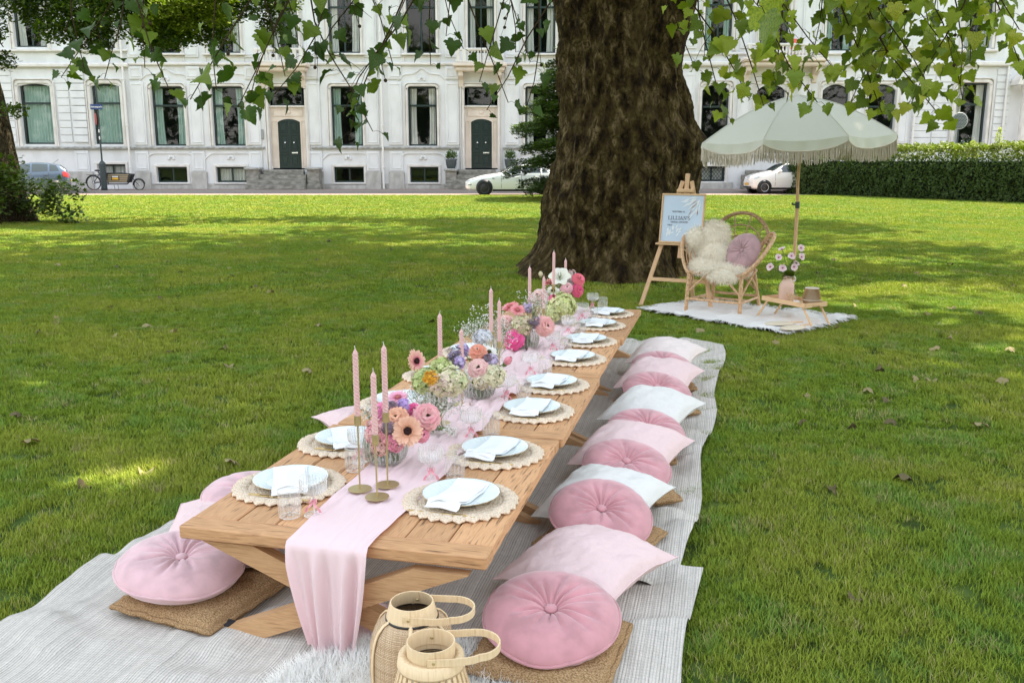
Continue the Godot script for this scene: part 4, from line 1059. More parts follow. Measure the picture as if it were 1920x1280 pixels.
	var sf := SystemFont.new(); sf.font_names = PackedStringArray(["Droid Sans"]); sf.font_weight = 700; tm.font = sf
	part("lettering", tm, M.white_paint, sg, Transform3D(Basis(), Vector3(-0.02, 4.2, 0.076)))
	b = MB.new(); b.lathe([Vector2(0, 0), Vector2(.3, 0), Vector2(.3, .02), Vector2(0, .02)], 24); part("road_sign", b, M.red_plastic, k, Transform3D(Basis(Vector3.UP, 1.86) * Basis(Vector3.RIGHT, PI / 2), Vector3(-0.12, 3.6, 0.05)))
	for y in [3.0, 2.65]:
		b = MB.new(); b.bbox(Vector3(0.0, y, 0.05), Vector3(.05, .16, .03), .005); part("sticker", b, M.white_paint, k)
	# back of a round road sign beyond the hedge
	k = thing("round_sign", "round road sign seen from its grey back on a thin pole above the hedge", "road sign", Vector3(20.95, 0, -43.6), 0.0)
	b = MB.new(); b.tube([Vector3(0, 0, 0), Vector3(-0.03, 3.7, 0)], 0.035, 7); part("pole", b, M.iron, k)
	b = MB.new(); b.lathe([Vector2(0, 0), Vector2(.37, 0), Vector2(.39, .012), Vector2(.37, .024), Vector2(0, .024)], 30); var ds := part("disc", b, M.gray_metal, k, Transform3D(Basis(Vector3.RIGHT, PI / 2), Vector3(-0.03, 3.42, 0.05)))
	var dot := MB.new(); dot.lathe([Vector2(.028, 0), Vector2(.028, .006), Vector2(0, .006)], 6)
	b = MB.new()
	for i in range(-5, 6):
		for j in range(-5, 6):
			var q := Vector2((i + 0.5 * (j & 1)) * 0.07, j * 0.062)
			if q.length() < 0.34: b.add(dot, Transform3D(Basis(), Vector3(q.x, 0.024, q.y)))
	part("pattern", b, M.iron, ds)
	# planters at the second door
	for e in [[-3.26, 1.17, "leafy shrub in a dark grey pot on the stone pier left of the right-hand door"], [-0.1, 1.17, "leafy shrub in a dark grey pot on the stone pier behind the white saloon car"]]:
		k = thing("potted_shrub", e[2], "potted plant", Vector3(e[0], e[1], -49.45), 0.0, "pots flanking the house door")
		b = MB.new(); b.lathe([Vector2(0, 0), Vector2(.2, 0), Vector2(.27, .2), Vector2(.30, .46), Vector2(.31, .52), Vector2(.27, .52), Vector2(.26, .46), Vector2(0, .46)], 18); part("pot", b, M.pot_gray, k)
		var xs := []; var cs := []
		for i in 420:
			var p := Vector3(R(-1, 1), R(-1, 1), R(-1, 1)); p = p.normalized() * pow(rng.randf(), 0.45)
			xs.append(Transform3D(Basis.from_euler(Vector3(R(-1, 1), R(0, 6.3), R(-1, 1))).scaled(Vector3.ONE * R(.06, .10)), Vector3(p.x * .33, .72 + p.y * .26, p.z * .33)))
			cs.append(Color(.08, .13, .03) * R(.6, 1.5))
		scatter("foliage", simple_leaf(), M.leaf_many, xs, cs, k)
		b = MB.new(); b.tube([Vector3(0, .44, 0), Vector3(0, .75, 0)], .02, 5); part("stem", b, M.twig, k)
	# red chair on the long balcony
	k = thing("red_chair", "red plastic chair standing on the long balcony above the parasol", "chair", Vector3(14.85, 6.9, -49.55), 0.3)
	b = MB.new(); b.bbox(Vector3(0, .44, 0), Vector3(.44, .04, .42), .015); part("seat", b, M.red_plastic, k)
	b = MB.new(); b.bbox(Vector3(0, .72, -.2), Vector3(.44, .5, .03), .012); part("backrest", b, M.red_plastic, k)
	for s in [[-1, -1], [1, -1], [-1, 1], [1, 1]]:
		b = MB.new(); b.tube([Vector3(s[0] * .2, 0, s[1] * .19), Vector3(s[0] * .19, .43, s[1] * .18)], .018, 5); part("leg", b, M.red_plastic, k)
	# plants beyond the hedge
	k = thing("hydrangea_bush", "bluish hydrangea bush in front of the tall right-hand window, above the hedge", "shrub", Vector3(24.0, 0, -48.9), 0.0)
	var xs2 := []; var cs2 := []; var xs3 := []; var cs3 := []
	for i in 900:
		var p := Vector3(R(-1, 1), R(-1, 1), R(-1, 1)); p = p.normalized() * pow(rng.randf(), 0.4)
		xs2.append(Transform3D(Basis.from_euler(Vector3(R(-1, 1), R(0, 6.3), R(-1, 1))).scaled(Vector3.ONE * R(.09, .14)), Vector3(p.x * .8, 1.7 + p.y * 1.1, p.z * .5))); cs2.append(Color(.06, .10, .04) * R(.5, 1.4))
		if i % 3 == 0 and p.y > -0.1: xs3.append(Transform3D(Basis.from_euler(Vector3(R(-1, 1), R(0, 6.3), R(-1, 1))).scaled(Vector3.ONE * R(.06, .10)), Vector3(p.x * .86, 1.75 + p.y * 1.15, p.z * .6))); cs3.append(Color(.25, .36, .45).lerp(Color(.55, .6, .62), rng.randf()))
	scatter("foliage", simple_leaf(), M.leaf_many, xs2, cs2, k); scatter("blossom", simple_leaf(), M.leaf_many, xs3, cs3, k)
	b = MB.new(); b.tube([Vector3(0, 0, 0), Vector3(0, 1.6, 0)], .04, 5); part("stem", b, M.twig, k)
	for e in [[19.15, -35.3, 2.85, "tall pale flower spike growing above the hedge at the right edge"], [18.55, -36.1, 2.35, "short pale flower spike growing above the hedge beside a taller one"]]:
		k = thing("flower_spike", e[3], "plant", Vector3(e[0], 0, e[1] - 1.2), 0.0)
		b = MB.new(); b.tube([Vector3(0, 0, 0), Vector3(.03, e[2], 0)], .015, 5); part("stem", b, M.stem, k)
		xs2 = []; cs2 = []
		for i in 260:
			var y := R(1.7, e[2]); var r: float = 0.22 * (1.05 - (y - 1.7) / (e[2] - 1.6))
			var a := rng.randf() * TAU
			xs2.append(Transform3D(Basis.from_euler(Vector3(R(-1, 1), R(0, 6.3), R(-1, 1))).scaled(Vector3.ONE * R(.05, .09)), Vector3(cos(a) * r, y, sin(a) * r))); cs2.append(Color(.55, .55, .25) * R(.7, 1.2))
		scatter("blossom", simple_leaf(), M.leaf_many, xs2, cs2, k)

func simple_leaf() -> ArrayMesh:       # a folded pointed leaf, one unit long
	if M.has("_leaf"): return M["_leaf"]
	var b := MB.new()
	var i := b.p(Vector3(0, 0, 0)); b.p(Vector3(.30, .32, .07)); b.p(Vector3(0, .45, 0)); b.p(Vector3(-.30, .32, .07)); b.p(Vector3(.2, .72, .02)); b.p(Vector3(-.2, .72, .02)); b.p(Vector3(0, 1, -.1))
	b.tri(i, i + 1, i + 2); b.tri(i, i + 2, i + 3); b.tri(i + 1, i + 4, i + 2); b.tri(i + 2, i + 5, i + 3); b.tri(i + 2, i + 4, i + 6); b.tri(i + 2, i + 6, i + 5)
	M["_leaf"] = b.commit()
	return M["_leaf"]
# ---------- trees ----------
func plane_leaf(seed_: int) -> ArrayMesh:      # five-lobed toothed leaf, one unit long, tip along +y
	var r := RandomNumberGenerator.new(); r.seed = seed_
	var half := [Vector2(0.10, -.05), Vector2(.30, -.06), Vector2(.46, .03), Vector2(.40, .11), Vector2(.47, .19), Vector2(.58, .25), Vector2(.66, .44), Vector2(.54, .47), Vector2(.52, .58), Vector2(.39, .56), Vector2(.37, .68), Vector2(.25, .75), Vector2(.17, .87)]
	var b := MB.new()
	var bend := r.randf_range(0.1, 1.1); var cup := r.randf_range(-0.6, 0.7); var crease := r.randf_range(-.1, .45)
	var z := func(q: Vector2) -> Vector3: return Vector3(q.x, q.y, -bend * q.y * q.y * 0.5 + cup * q.x * q.x + crease * absf(q.x) + 0.06 * sin(q.x * 9.0 + q.y * 5.0))
	var c := b.p(z.call(Vector2(0, .12)))
	var c2 := b.p(z.call(Vector2(0, .45)))
	var tip := b.p(z.call(Vector2(0, 1.0)))
	for s in [1, -1]:
		var k := []
		for q in half: k.append(b.p(z.call(Vector2(q.x * s * r.randf_range(.92, 1.08), q.y))))
		for i in half.size() - 1:
			var m: int = c if i < 6 else c2
			if s > 0: b.tri(m, k[i], k[i + 1])
			else: b.tri(m, k[i + 1], k[i])
		if s > 0: b.tri(c, k[6], c2); b.tri(c2, k[12], tip)
		else: b.tri(c, c2, k[6]); b.tri(c2, tip, k[12])
	return b.commit()

func trunk_radius(prof: Array, y: float) -> Array:     # [centre x, radius]
	var i := 0
	while i < prof.size() - 2 and prof[i + 1][0] < y: i += 1
	var a: Array = prof[i]; var c: Array = prof[i + 1]; var p: Array = prof[maxi(i - 1, 0)]; var n: Array = prof[mini(i + 2, prof.size() - 1)]
	var f: float = clampf((y - a[0]) / (c[0] - a[0]), 0, 1)
	return [cubic_interpolate(a[1], c[1], p[1], n[1], f), cubic_interpolate(a[2], c[2], p[2], n[2], f)]

func branch_path(a: Vector3, d: Vector3, length: float, droop: float, n: int, wig: float) -> Array:
	var pts := [a]; var p := a; d = d.normalized()
	for k in n:
		d = (d + Vector3(R(-wig, wig), R(-wig, wig) * 0.6 - droop / n, R(-wig, wig))).normalized()
		p += d * length / n
		pts.append(p)
	return pts

func taper(n: int, a: float, b: float) -> Array:
	var q := []
	for k in n: q.append(lerpf(a, b, float(k) / (n - 1)))
	return q

func build_trees() -> void:
	build_plane_tree()
	build_lime()
	build_back_tree()
	build_hedge()

func build_plane_tree() -> void:
	var t := thing("plane_tree", "huge old plane tree with a bulging mottled brown trunk and drooping lobed leaves", "tree", Vector3.ZERO)
	var nz := FastNoiseLite.new(); nz.seed = 9; nz.frequency = 0.9; nz.fractal_octaves = 4
	var ridge := FastNoiseLite.new(); ridge.seed = 10; ridge.frequency = 1.0; ridge.fractal_type = FastNoiseLite.FRACTAL_RIDGED; ridge.fractal_octaves = 3
	var prof := [[-0.15, 1.34, 1.48], [0.03, 1.37, 1.32], [0.33, 1.43, 1.14], [0.7, 1.50, 1.06], [0.98, 1.53, 1.02], [1.5, 1.585, .965], [1.91, 1.63, .895], [2.3, 1.58, .80], [2.95, 1.53, .80], [3.5, 1.54, .90], [3.98, 1.56, 1.02], [4.6, 1.57, 1.15], [5.4, 1.6, 1.2]]
	var b := MB.new()
	b.grid(300, 240, func(u: float, v: float) -> Vector3:
		var y := lerpf(-0.12, 5.4, v); var a := TAU * u
		var q := trunk_radius(prof, y)
		var ca := cos(a); var sa := -sin(a)
		var r: float = q[1]
		var foot := exp(-maxf(y, 0.0) * 1.5)
		var fold := ridge.get_noise_3d(ca * 0.9 + 5.0, y * 0.16, sa * 0.9)
		r *= 1.0 + 0.13 * foot * (cos(a * 5.0 + 0.6) + 0.5 * cos(a * 9.0 + 2.0)) * 0.8
		# burls: two big swellings on the right and a waist, deep vertical folds
		r += 0.15 * (fold - .3) + 0.10 * exp(-pow((y - 1.75) / 0.28, 2)) * maxf(0.0, cos(a + 0.1)) + 0.05 * exp(-pow((y - 1.1) / 0.3, 2)) * maxf(0.0, cos(a - 0.9 + PI))
		var tw := a + y * 0.10
		r += 0.085 * nz.get_noise_3d(cos(tw) * 1.3, y * 0.42, sin(tw) * 1.3) * (1.0 + foot)
		r += 0.075 * (ridge.get_noise_3d(cos(tw) * 1.9, y * 0.62, sin(tw) * 1.9) - 0.2)
		r += 0.045 * nz.get_noise_3d(cos(tw) * 5.0, y * 2.6 + 9.0, sin(tw) * 5.0) + 0.022 * ridge.get_noise_3d(cos(tw) * 7.0, y * 2.4, sin(tw) * 7.0)
		return Vector3(q[0] + ca * r, y, -13.15 + sa * r * 0.95))
	part("trunk", b, M.bark, t)
	# limbs that carry the crown high above the picture
	var base := Vector3(1.58, 4.9, -13.15)
	b = MB.new(); b.tube(smooth([Vector3(1.6, 4.8, -13.15), Vector3(1.75, 8.0, -13.2), Vector3(2.6, 12.5, -13.5), Vector3(3.4, 18.0, -13.6)], 10), taper(11, 1.0, .14), 14); part("leader", b, M.bark, t)
	var lf := plane_leaf(3)
	var xs := []; var cs := []
	for k in 13:
		var a := TAU * k / 13.0 + .2
		var e := Vector3(5.5 + cos(a) * R(5.5, 9.0), R(12, 17), -13.0 + sin(a) * R(5.0, 8.0))
		var o := Vector3(1.75 + R(-.2, .6), R(6.0, 10.0), -13.2)
		var pts := smooth([o, o.lerp(e, .35) + Vector3(0, 1.2, 0), o.lerp(e, .7) + Vector3(0, 1.0, 0), e], 10)
		b = MB.new(); b.tube(pts, taper(pts.size(), R(.26, .40), .05), 9); part("limb", b, M.bark, t)
	var clearing := FastNoiseLite.new(); clearing.seed = 44; clearing.frequency = .22
	var gx := -11.0
	while gx < 9.0:
		var gz := -25.0
		while gz < 1.0:
			var q := Vector2(gx + R(-.5, .5), gz + R(-.5, .5))        # the spot on the lawn that this clump of leaves shades
			var n := clearing.get_noise_2d(q.x, q.y)
			var d := 1.4
			if q.x > -2.3 and q.x < 2.3 and q.y > -8.6: d = 1.4
			elif q.x >= 2.3: d = (.30 if q.y < -7.0 else .06) + n * 1.3
			elif q.y > -7.5: d = .5 + n * 1.0
			elif q.y < -15.5: d = (.6 if q.y > -18.5 else .22) + clearing.get_noise_2d(q.x * .4, q.y * 2.0 + 50.0) * 1.5
			if q.x < -7.0: d *= .55
			var h := R(11.0, 18.0)
			var c := Vector3(q.x + .5 * h, h, q.y - .3 * h)
			for k in int(150 * clampf(d, 0, 1.4)):
				var o := Vector3(rng.randfn(), rng.randfn() * .6, rng.randfn()) * .62
				xs.append(Transform3D(Basis.from_euler(Vector3(R(-.7, .7) + PI * .5, R(0, TAU), R(-.5, .5))).scaled(Vector3.ONE * R(.22, .36)), c + o))
				cs.append(Color(.08, .14, .02).lerp(Color(.15, .21, .025), rng.randf()))
			gz += 1.25
		gx += 1.25
	scatter("foliage", lf, M.leaf_many, xs, cs, t)
	for k in 4:                                            # low boughs from which the twigs droop
		var e := [Vector3(-4.0, 4.6, -8.2), Vector3(-.6, 4.6, -7.2), Vector3(2.6, 4.8, -7.4), Vector3(4.2, 4.7, -7.0)][k] as Vector3
		var o := Vector3(1.6, 5.0, -12.6)
		b = MB.new(); b.tube(smooth([o, o.lerp(e, .5) + Vector3(0, .6, 0), e], 8), taper(9, .14, .025), 8); part("low_bough", b, M.bark, t)
	# drooping twigs in view, each leaf near enough to tell apart is a mesh of its own
	var ends := [Vector3(0.90, 2.17, -3.6), Vector3(0.95, 2.26, -3.9), Vector3(3.31, 2.47, -6.2), Vector3(3.41, 2.29, -6.4), Vector3(-2.24, 2.02, -6.6), Vector3(-2.43, 2.12, -6.8), Vector3(-1.24, 1.93, -6.8), Vector3(2.23, 1.99, -6.8), Vector3(-2.19, 2.11, -7.0), Vector3(-1.79, 2.04, -7.0), Vector3(-1.25, 1.75, -7.0), Vector3(1.88, 2.01, -7.0), Vector3(2.38, 2.23, -7.0), Vector3(3.01, 2.01, -7.0), Vector3(3.22, 1.93, -7.0), Vector3(3.54, 2.57, -7.0), Vector3(2.35, 2.68, -7.0), Vector3(2.82, 2.64, -7.0), Vector3(-2.12, 1.99, -7.2), Vector3(-1.46, 2.34, -7.2), Vector3(-1.12, 1.83, -7.2), Vector3(-1.06, 2.38, -7.2), Vector3(-0.23, 1.99, -7.2), Vector3(1.80, 2.07, -7.2), Vector3(2.21, 2.17, -7.2), Vector3(2.99, 2.15, -7.2), Vector3(3.48, 2.36, -7.2), Vector3(-0.28, 2.21, -7.3), Vector3(-1.80, 2.22, -7.4), Vector3(-0.97, 2.35, -7.4), Vector3(-0.49, 2.58, -7.4), Vector3(-0.06, 2.04, -7.4), Vector3(2.11, 2.16, -7.4), Vector3(2.71, 2.46, -7.4), Vector3(2.96, 1.97, -7.4), Vector3(3.49, 2.20, -7.4), Vector3(-1.69, 2.47, -7.5), Vector3(1.46, 2.33, -7.5), Vector3(3.32, 2.15, -7.5), Vector3(-3.00, 2.36, -7.6), Vector3(-2.14, 2.05, -7.6), Vector3(-0.62, 2.39, -7.6), Vector3(0.13, 1.98, -7.6), Vector3(1.67, 1.98, -7.6), Vector3(2.73, 2.05, -7.6), Vector3(3.05, 2.40, -7.6), Vector3(3.64, 2.09, -7.6), Vector3(3.53, 2.52, -7.7), Vector3(-0.40, 2.53, -7.8), Vector3(2.99, 2.23, -7.8), Vector3(3.87, 2.59, -7.8), Vector3(2.72, 2.64, -7.8), Vector3(-3.45, 2.27, -8.0), Vector3(0.02, 2.49, -8.0), Vector3(2.34, 2.62, -8.0), Vector3(3.34, 2.53, -8.0), Vector3(3.53, 2.58, -8.0), Vector3(-3.77, 2.31, -8.2), Vector3(0.19, 2.42, -8.2), Vector3(3.18, 2.69, -8.2), Vector3(2.59, 2.47, -8.2), Vector3(3.59, 2.43, -8.3), Vector3(3.16, 2.44, -8.4), Vector3(-4.11, 2.33, -8.6)]
	var leaves := []
	for k in 7: leaves.append(plane_leaf(20 + k))
	var count := 0
	var mxs := []; var mcs := []
	for e in ends:
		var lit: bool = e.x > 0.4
		var near: bool = e.z > -4.5
		var side := R(-.75, .75) if not near else 0.1
		var hang := R(1.3, 2.0)
		var start: Vector3 = e + Vector3(side - 0.25 * signf(e.x - 1.0), hang, R(-.5, .2))
		var pts := []
		for k in 9:
			var f := k / 8.0
			pts.append(start.lerp(e, f) + Vector3(side * sin(f * PI) * 0.25 + 0.04 * sin(f * 9.0 + e.x * 7.0), 0.16 * sin(f * PI) + 0.03 * sin(f * 13.0 + e.x * 3.0), 0.05 * sin(f * 8.0 + e.y * 9.0)))
		b = MB.new(); b.tube(pts, taper(9, .011, .0035), 5)
		var todo := []
		var n := 3 if near else (int(R(24, 35)) if lit else int(R(12, 18) if e.x < -1.0 else R(7, 11)))
		for k in n:
			var f: float = 1.0 - pow(k / float(n), 1.35) * 0.9
			var i := mini(int(f * 8.0), 7)
			var p: Vector3 = (pts[i] as Vector3).lerp(pts[i + 1], f * 8.0 - i)
			var a := k * 2.4 + R(-.5, .5)
			var out := Vector3(cos(a), R(-.9, .25), sin(a)).normalized()
			var pet := R(.03, .09)
			var pos := p + out * pet
			var size := R(.048, .132) * (1.0 if e.x > -1.0 else 1.2) if not near else R(.15, .19)
			if f > 0.96: size *= 0.8
			var dir := (out + Vector3(0, R(-1.2, -.2), 0)).normalized()     # tips point outwards and down
			var zz := Vector3(R(-.5, .5), R(.2, 1.0), R(-.2, .9)).normalized()
			var x := dir.cross(zz).normalized()
			var B := Basis(x, dir, x.cross(dir)).scaled(Vector3.ONE * size)
			var X := Transform3D(B, pos)
			todo.append([k, X]); b.tube([p, p.lerp(pos, .5) + Vector3(0, .012, 0), pos + dir * size * .12], .0017, 3)
		if rng.randf() < .6 and not near:
			for w in 3:                                    # bare side twigs
				var p0: Vector3 = pts[2 + w * 2]; var d0 := Vector3(R(-1, 1), R(-1.2, .1), R(-.6, .6)).normalized()
				b.tube(branch_path(p0, d0, R(.15, .4), .6, 4, .25), taper(5, .0035, .0012), 4)
		var tw := part("drooping_twig", b, M.twig, t)
		for td in todo:
			var k: int = td[0]; var X: Transform3D = td[1]
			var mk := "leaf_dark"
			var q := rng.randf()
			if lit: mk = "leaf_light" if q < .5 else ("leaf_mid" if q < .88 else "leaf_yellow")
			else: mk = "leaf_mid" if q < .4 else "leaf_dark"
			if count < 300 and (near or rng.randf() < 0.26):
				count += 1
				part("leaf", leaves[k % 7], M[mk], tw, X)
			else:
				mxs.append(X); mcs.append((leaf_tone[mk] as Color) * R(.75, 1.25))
		if not near and rng.randf() < 0.5:               # seed balls on long stalks
			b = MB.new(); var pp: Vector3 = pts[6]; var qq := pp + Vector3(R(-.08, .08), -R(.12, .25), 0)
			b.tube([pp, qq], .0025, 4); b.ball(qq, Vector3.ONE * .014, 8, 6); part("seed_ball", b, M.twig, tw)
	scatter("foliage", leaves[1], M.leaf_many, mxs, mcs, t)
	# the dark bough that enters at the upper right corner
	b = MB.new(); b.tube([Vector3(4.2, 3.3, -7.0), Vector3(3.95, 2.95, -7.0), Vector3(3.9, 3.05, -7.0)], .05, 7); part("bough", b, M.twig, t)

func crown(t: Node3D, clumps: Array, per: int, leaf: float, a: Color, c: Color, called := "foliage") -> void:   # clumps: [centre, radius]
	var xs := []; var cs := []
	for q in clumps:
		var n := int(per * q[1] * q[1])
		var tint := R(.75, 1.2)
		for k in n:
			var o := Vector3(R(-1, 1), R(-1, 1), R(-1, 1))
			o = o.normalized() * pow(rng.randf(), 0.42)
			o.y *= 0.62
			xs.append(Transform3D(Basis.from_euler(Vector3(R(.6, 2.4), R(0, TAU), R(-.6, .6))).scaled(Vector3.ONE * leaf * R(.7, 1.25)), q[0] + o * q[1]))
			cs.append(a.lerp(c, rng.randf()) * tint)
	scatter(called, simple_leaf(), M.leaf_many, xs, cs, t)

func build_lime() -> void:
	var t := thing("lime_tree", "dark lime tree with a furrowed leaning trunk at the left edge of the lawn", "tree", Vector3.ZERO)
	var b := MB.new()
	var prof := [[-.1, -13.35, .58], [.3, -13.42, .50], [1.0, -13.55, .44], [3.0, -13.75, .42], [4.5, -13.95, .40], [6.5, -14.0, .36], [9.0, -13.9, .25]]
	var nz := FastNoiseLite.new(); nz.seed = 19; nz.frequency = 1.4; nz.fractal_type = FastNoiseLite.FRACTAL_RIDGED
	b.grid(64, 60, func(u: float, v: float) -> Vector3:
		var y := lerpf(-.1, 9.0, v); var a := TAU * u
		var q := trunk_radius(prof, y)
		var r: float = q[1] * (1.0 + 0.14 * exp(-maxf(y, 0.0) * 2.2) * cos(a * 5.0)) + 0.035 * nz.get_noise_3d(cos(a) * 2.6, y * 0.5, sin(a) * 2.6)
		return Vector3(q[0] + cos(a) * r, y, -24.5 - sin(a) * r))
	part("trunk", b, M.bark_rough, t)
	var cl := []
	# low outer clumps that show along the top of the picture (metres), then the body of the crown above
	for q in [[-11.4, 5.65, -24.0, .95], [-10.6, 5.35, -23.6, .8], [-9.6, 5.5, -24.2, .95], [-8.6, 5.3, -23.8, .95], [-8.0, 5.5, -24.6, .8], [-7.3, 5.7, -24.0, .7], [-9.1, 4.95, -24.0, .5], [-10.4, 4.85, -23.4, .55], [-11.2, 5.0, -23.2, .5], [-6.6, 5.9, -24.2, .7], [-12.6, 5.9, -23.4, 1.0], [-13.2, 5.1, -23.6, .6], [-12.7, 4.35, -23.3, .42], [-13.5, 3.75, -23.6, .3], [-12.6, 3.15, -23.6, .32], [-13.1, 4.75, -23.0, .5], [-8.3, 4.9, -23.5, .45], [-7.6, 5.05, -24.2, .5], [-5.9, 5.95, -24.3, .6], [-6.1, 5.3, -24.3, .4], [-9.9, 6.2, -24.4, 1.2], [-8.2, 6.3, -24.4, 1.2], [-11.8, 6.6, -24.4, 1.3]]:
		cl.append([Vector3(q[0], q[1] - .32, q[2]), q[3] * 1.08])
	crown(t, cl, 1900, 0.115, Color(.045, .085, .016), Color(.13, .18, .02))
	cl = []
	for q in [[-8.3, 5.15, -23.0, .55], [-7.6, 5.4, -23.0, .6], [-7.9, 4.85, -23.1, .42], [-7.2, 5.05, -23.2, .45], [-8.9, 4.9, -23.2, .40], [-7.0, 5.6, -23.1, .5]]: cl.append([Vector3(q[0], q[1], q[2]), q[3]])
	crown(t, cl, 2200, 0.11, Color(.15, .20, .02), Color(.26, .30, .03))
	cl = []
	for k in 60:
		var o := Vector3(R(-1, 1), R(-1, 1), R(-1, 1)).normalized() * R(.5, 1.0)
		cl.append([Vector3(-12.5, 9.6, -25.0) + o * Vector3(6.2, 3.4, 5.5), R(1.0, 1.7)])
	crown(t, cl, 150, 0.16, Color(.05, .09, .016), Color(.12, .17, .02))
	for k in 11:
		var a := TAU * k / 11.0
		var pts := branch_path(Vector3(-13.9, R(7.0, 9.0), -24.5), Vector3(cos(a), .45, sin(a)), R(4, 6.5), 0.5, 7, .15)
		b = MB.new(); b.tube(pts, taper(pts.size(), .13, .02), 7); part("limb", b, M.bark_rough, t)
	for q in [[-13.0, 3.3], [-12.8, 4.4]]:
		var e := Vector3(q[0], q[1], -23.8)
		b = MB.new(); b.tube([Vector3(-13.7, q[1] + .2, -24.4), Vector3(-13.7, q[1] + .3, -24.4).lerp(e, .5) + Vector3(0, .35, 0), e], [.06, .035, .012], 6); part("limb", b, M.bark_rough, t)
	# shoots growing round its foot
	var s := thing("leafy_bush", "broad-leaved green bush growing round the foot of the left tree", "shrub", Vector3(-12.9, 0, -23.5))
	cl = []
	for k in 46:
		var a := R(0, TAU); var rr := sqrt(rng.randf()) * 1.5
		var hgt := R(.15, 1.65) * (1.0 - rr * 0.30)
		cl.append([Vector3(cos(a) * rr * 1.15, hgt, sin(a) * rr * .7), R(.22, .42)])
	var xs := []; var cs := []
	for q in cl:
		for k in 60:
			var o: Vector3 = Vector3(R(-1, 1), R(-1, 1), R(-1, 1)).normalized() * pow(rng.randf(), .5) * q[1]
			xs.append(Transform3D(Basis.from_euler(Vector3(R(.9, 2.3), R(0, TAU), R(-.5, .5))).scaled(Vector3.ONE * R(.10, .19)), q[0] + o))
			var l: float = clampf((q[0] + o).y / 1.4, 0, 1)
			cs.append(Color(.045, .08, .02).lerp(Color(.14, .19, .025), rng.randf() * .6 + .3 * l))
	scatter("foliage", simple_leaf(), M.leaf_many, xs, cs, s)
	for k in 14:
		var a := R(0, TAU)
		b = MB.new(); b.tube(branch_path(Vector3(cos(a) * .3, 0, sin(a) * .3), Vector3(cos(a) * .7, 1, sin(a) * .7), R(.9, 1.5), 0.3, 4, .15), taper(5, .02, .006), 5); part("stem", b, M.twig, s)

func build_back_tree() -> void:
	var t := thing("layered_tree", "dark green tree with flat layered sprays behind the big trunk, by the street", "tree", Vector3(3.6, 0, -38.6))
	var b := MB.new(); b.tube([Vector3(0, -.05, 0), Vector3(.05, 3, 0), Vector3(0, 6, 0), Vector3(.05, 8.2, 0)], [.2, .16, .09, .02], 9); part("trunk", b, M.bark_rough, t)
	var xs := []; var cs := []
	for k in 165:
		var y := lerpf(.5, 8.2, pow(k / 165.0, .9))
		var a := k * 2.39996
		var length := (5.4 - y * .56) * R(.75, 1.08) * (.82 if y < 2.2 else 1.0)
		var d := Vector3(cos(a), R(.05, .3), sin(a))
		var pts := branch_path(Vector3(0, y, 0), d, length, .42, 7, .06)
		b = MB.new(); b.tube(pts, taper(pts.size(), .035, .006), 5); part("branch", b, M.twig, t)
		var lit := R(.7, 1.25)
		for q in int(270 * length):
			var f := pow(rng.randf(), .7)
			var i := mini(int(f * 7), 6)
			var p: Vector3 = (pts[i] as Vector3).lerp(pts[i + 1], f * 7 - i)
			var side := Vector3(-d.z, 0, d.x).normalized() * R(-1, 1) * (0.15 + .55 * (1.0 - absf(f - .55)))
			p += side * .9 + Vector3(0, R(-.22, .14) - side.length() * .14, 0)
			xs.append(Transform3D(Basis.from_euler(Vector3(PI / 2 + R(-.4, .4), R(0, TAU), R(-.3, .3))).scaled(Vector3.ONE * R(.12, .20)), p))
			cs.append(Color(.04, .08, .022).lerp(Color(.12, .17, .025), clampf(rng.randf() * .7 + y * .06, 0, 1)) * lit)
	scatter("foliage", simple_leaf(), M.leaf_many, xs, cs, t)

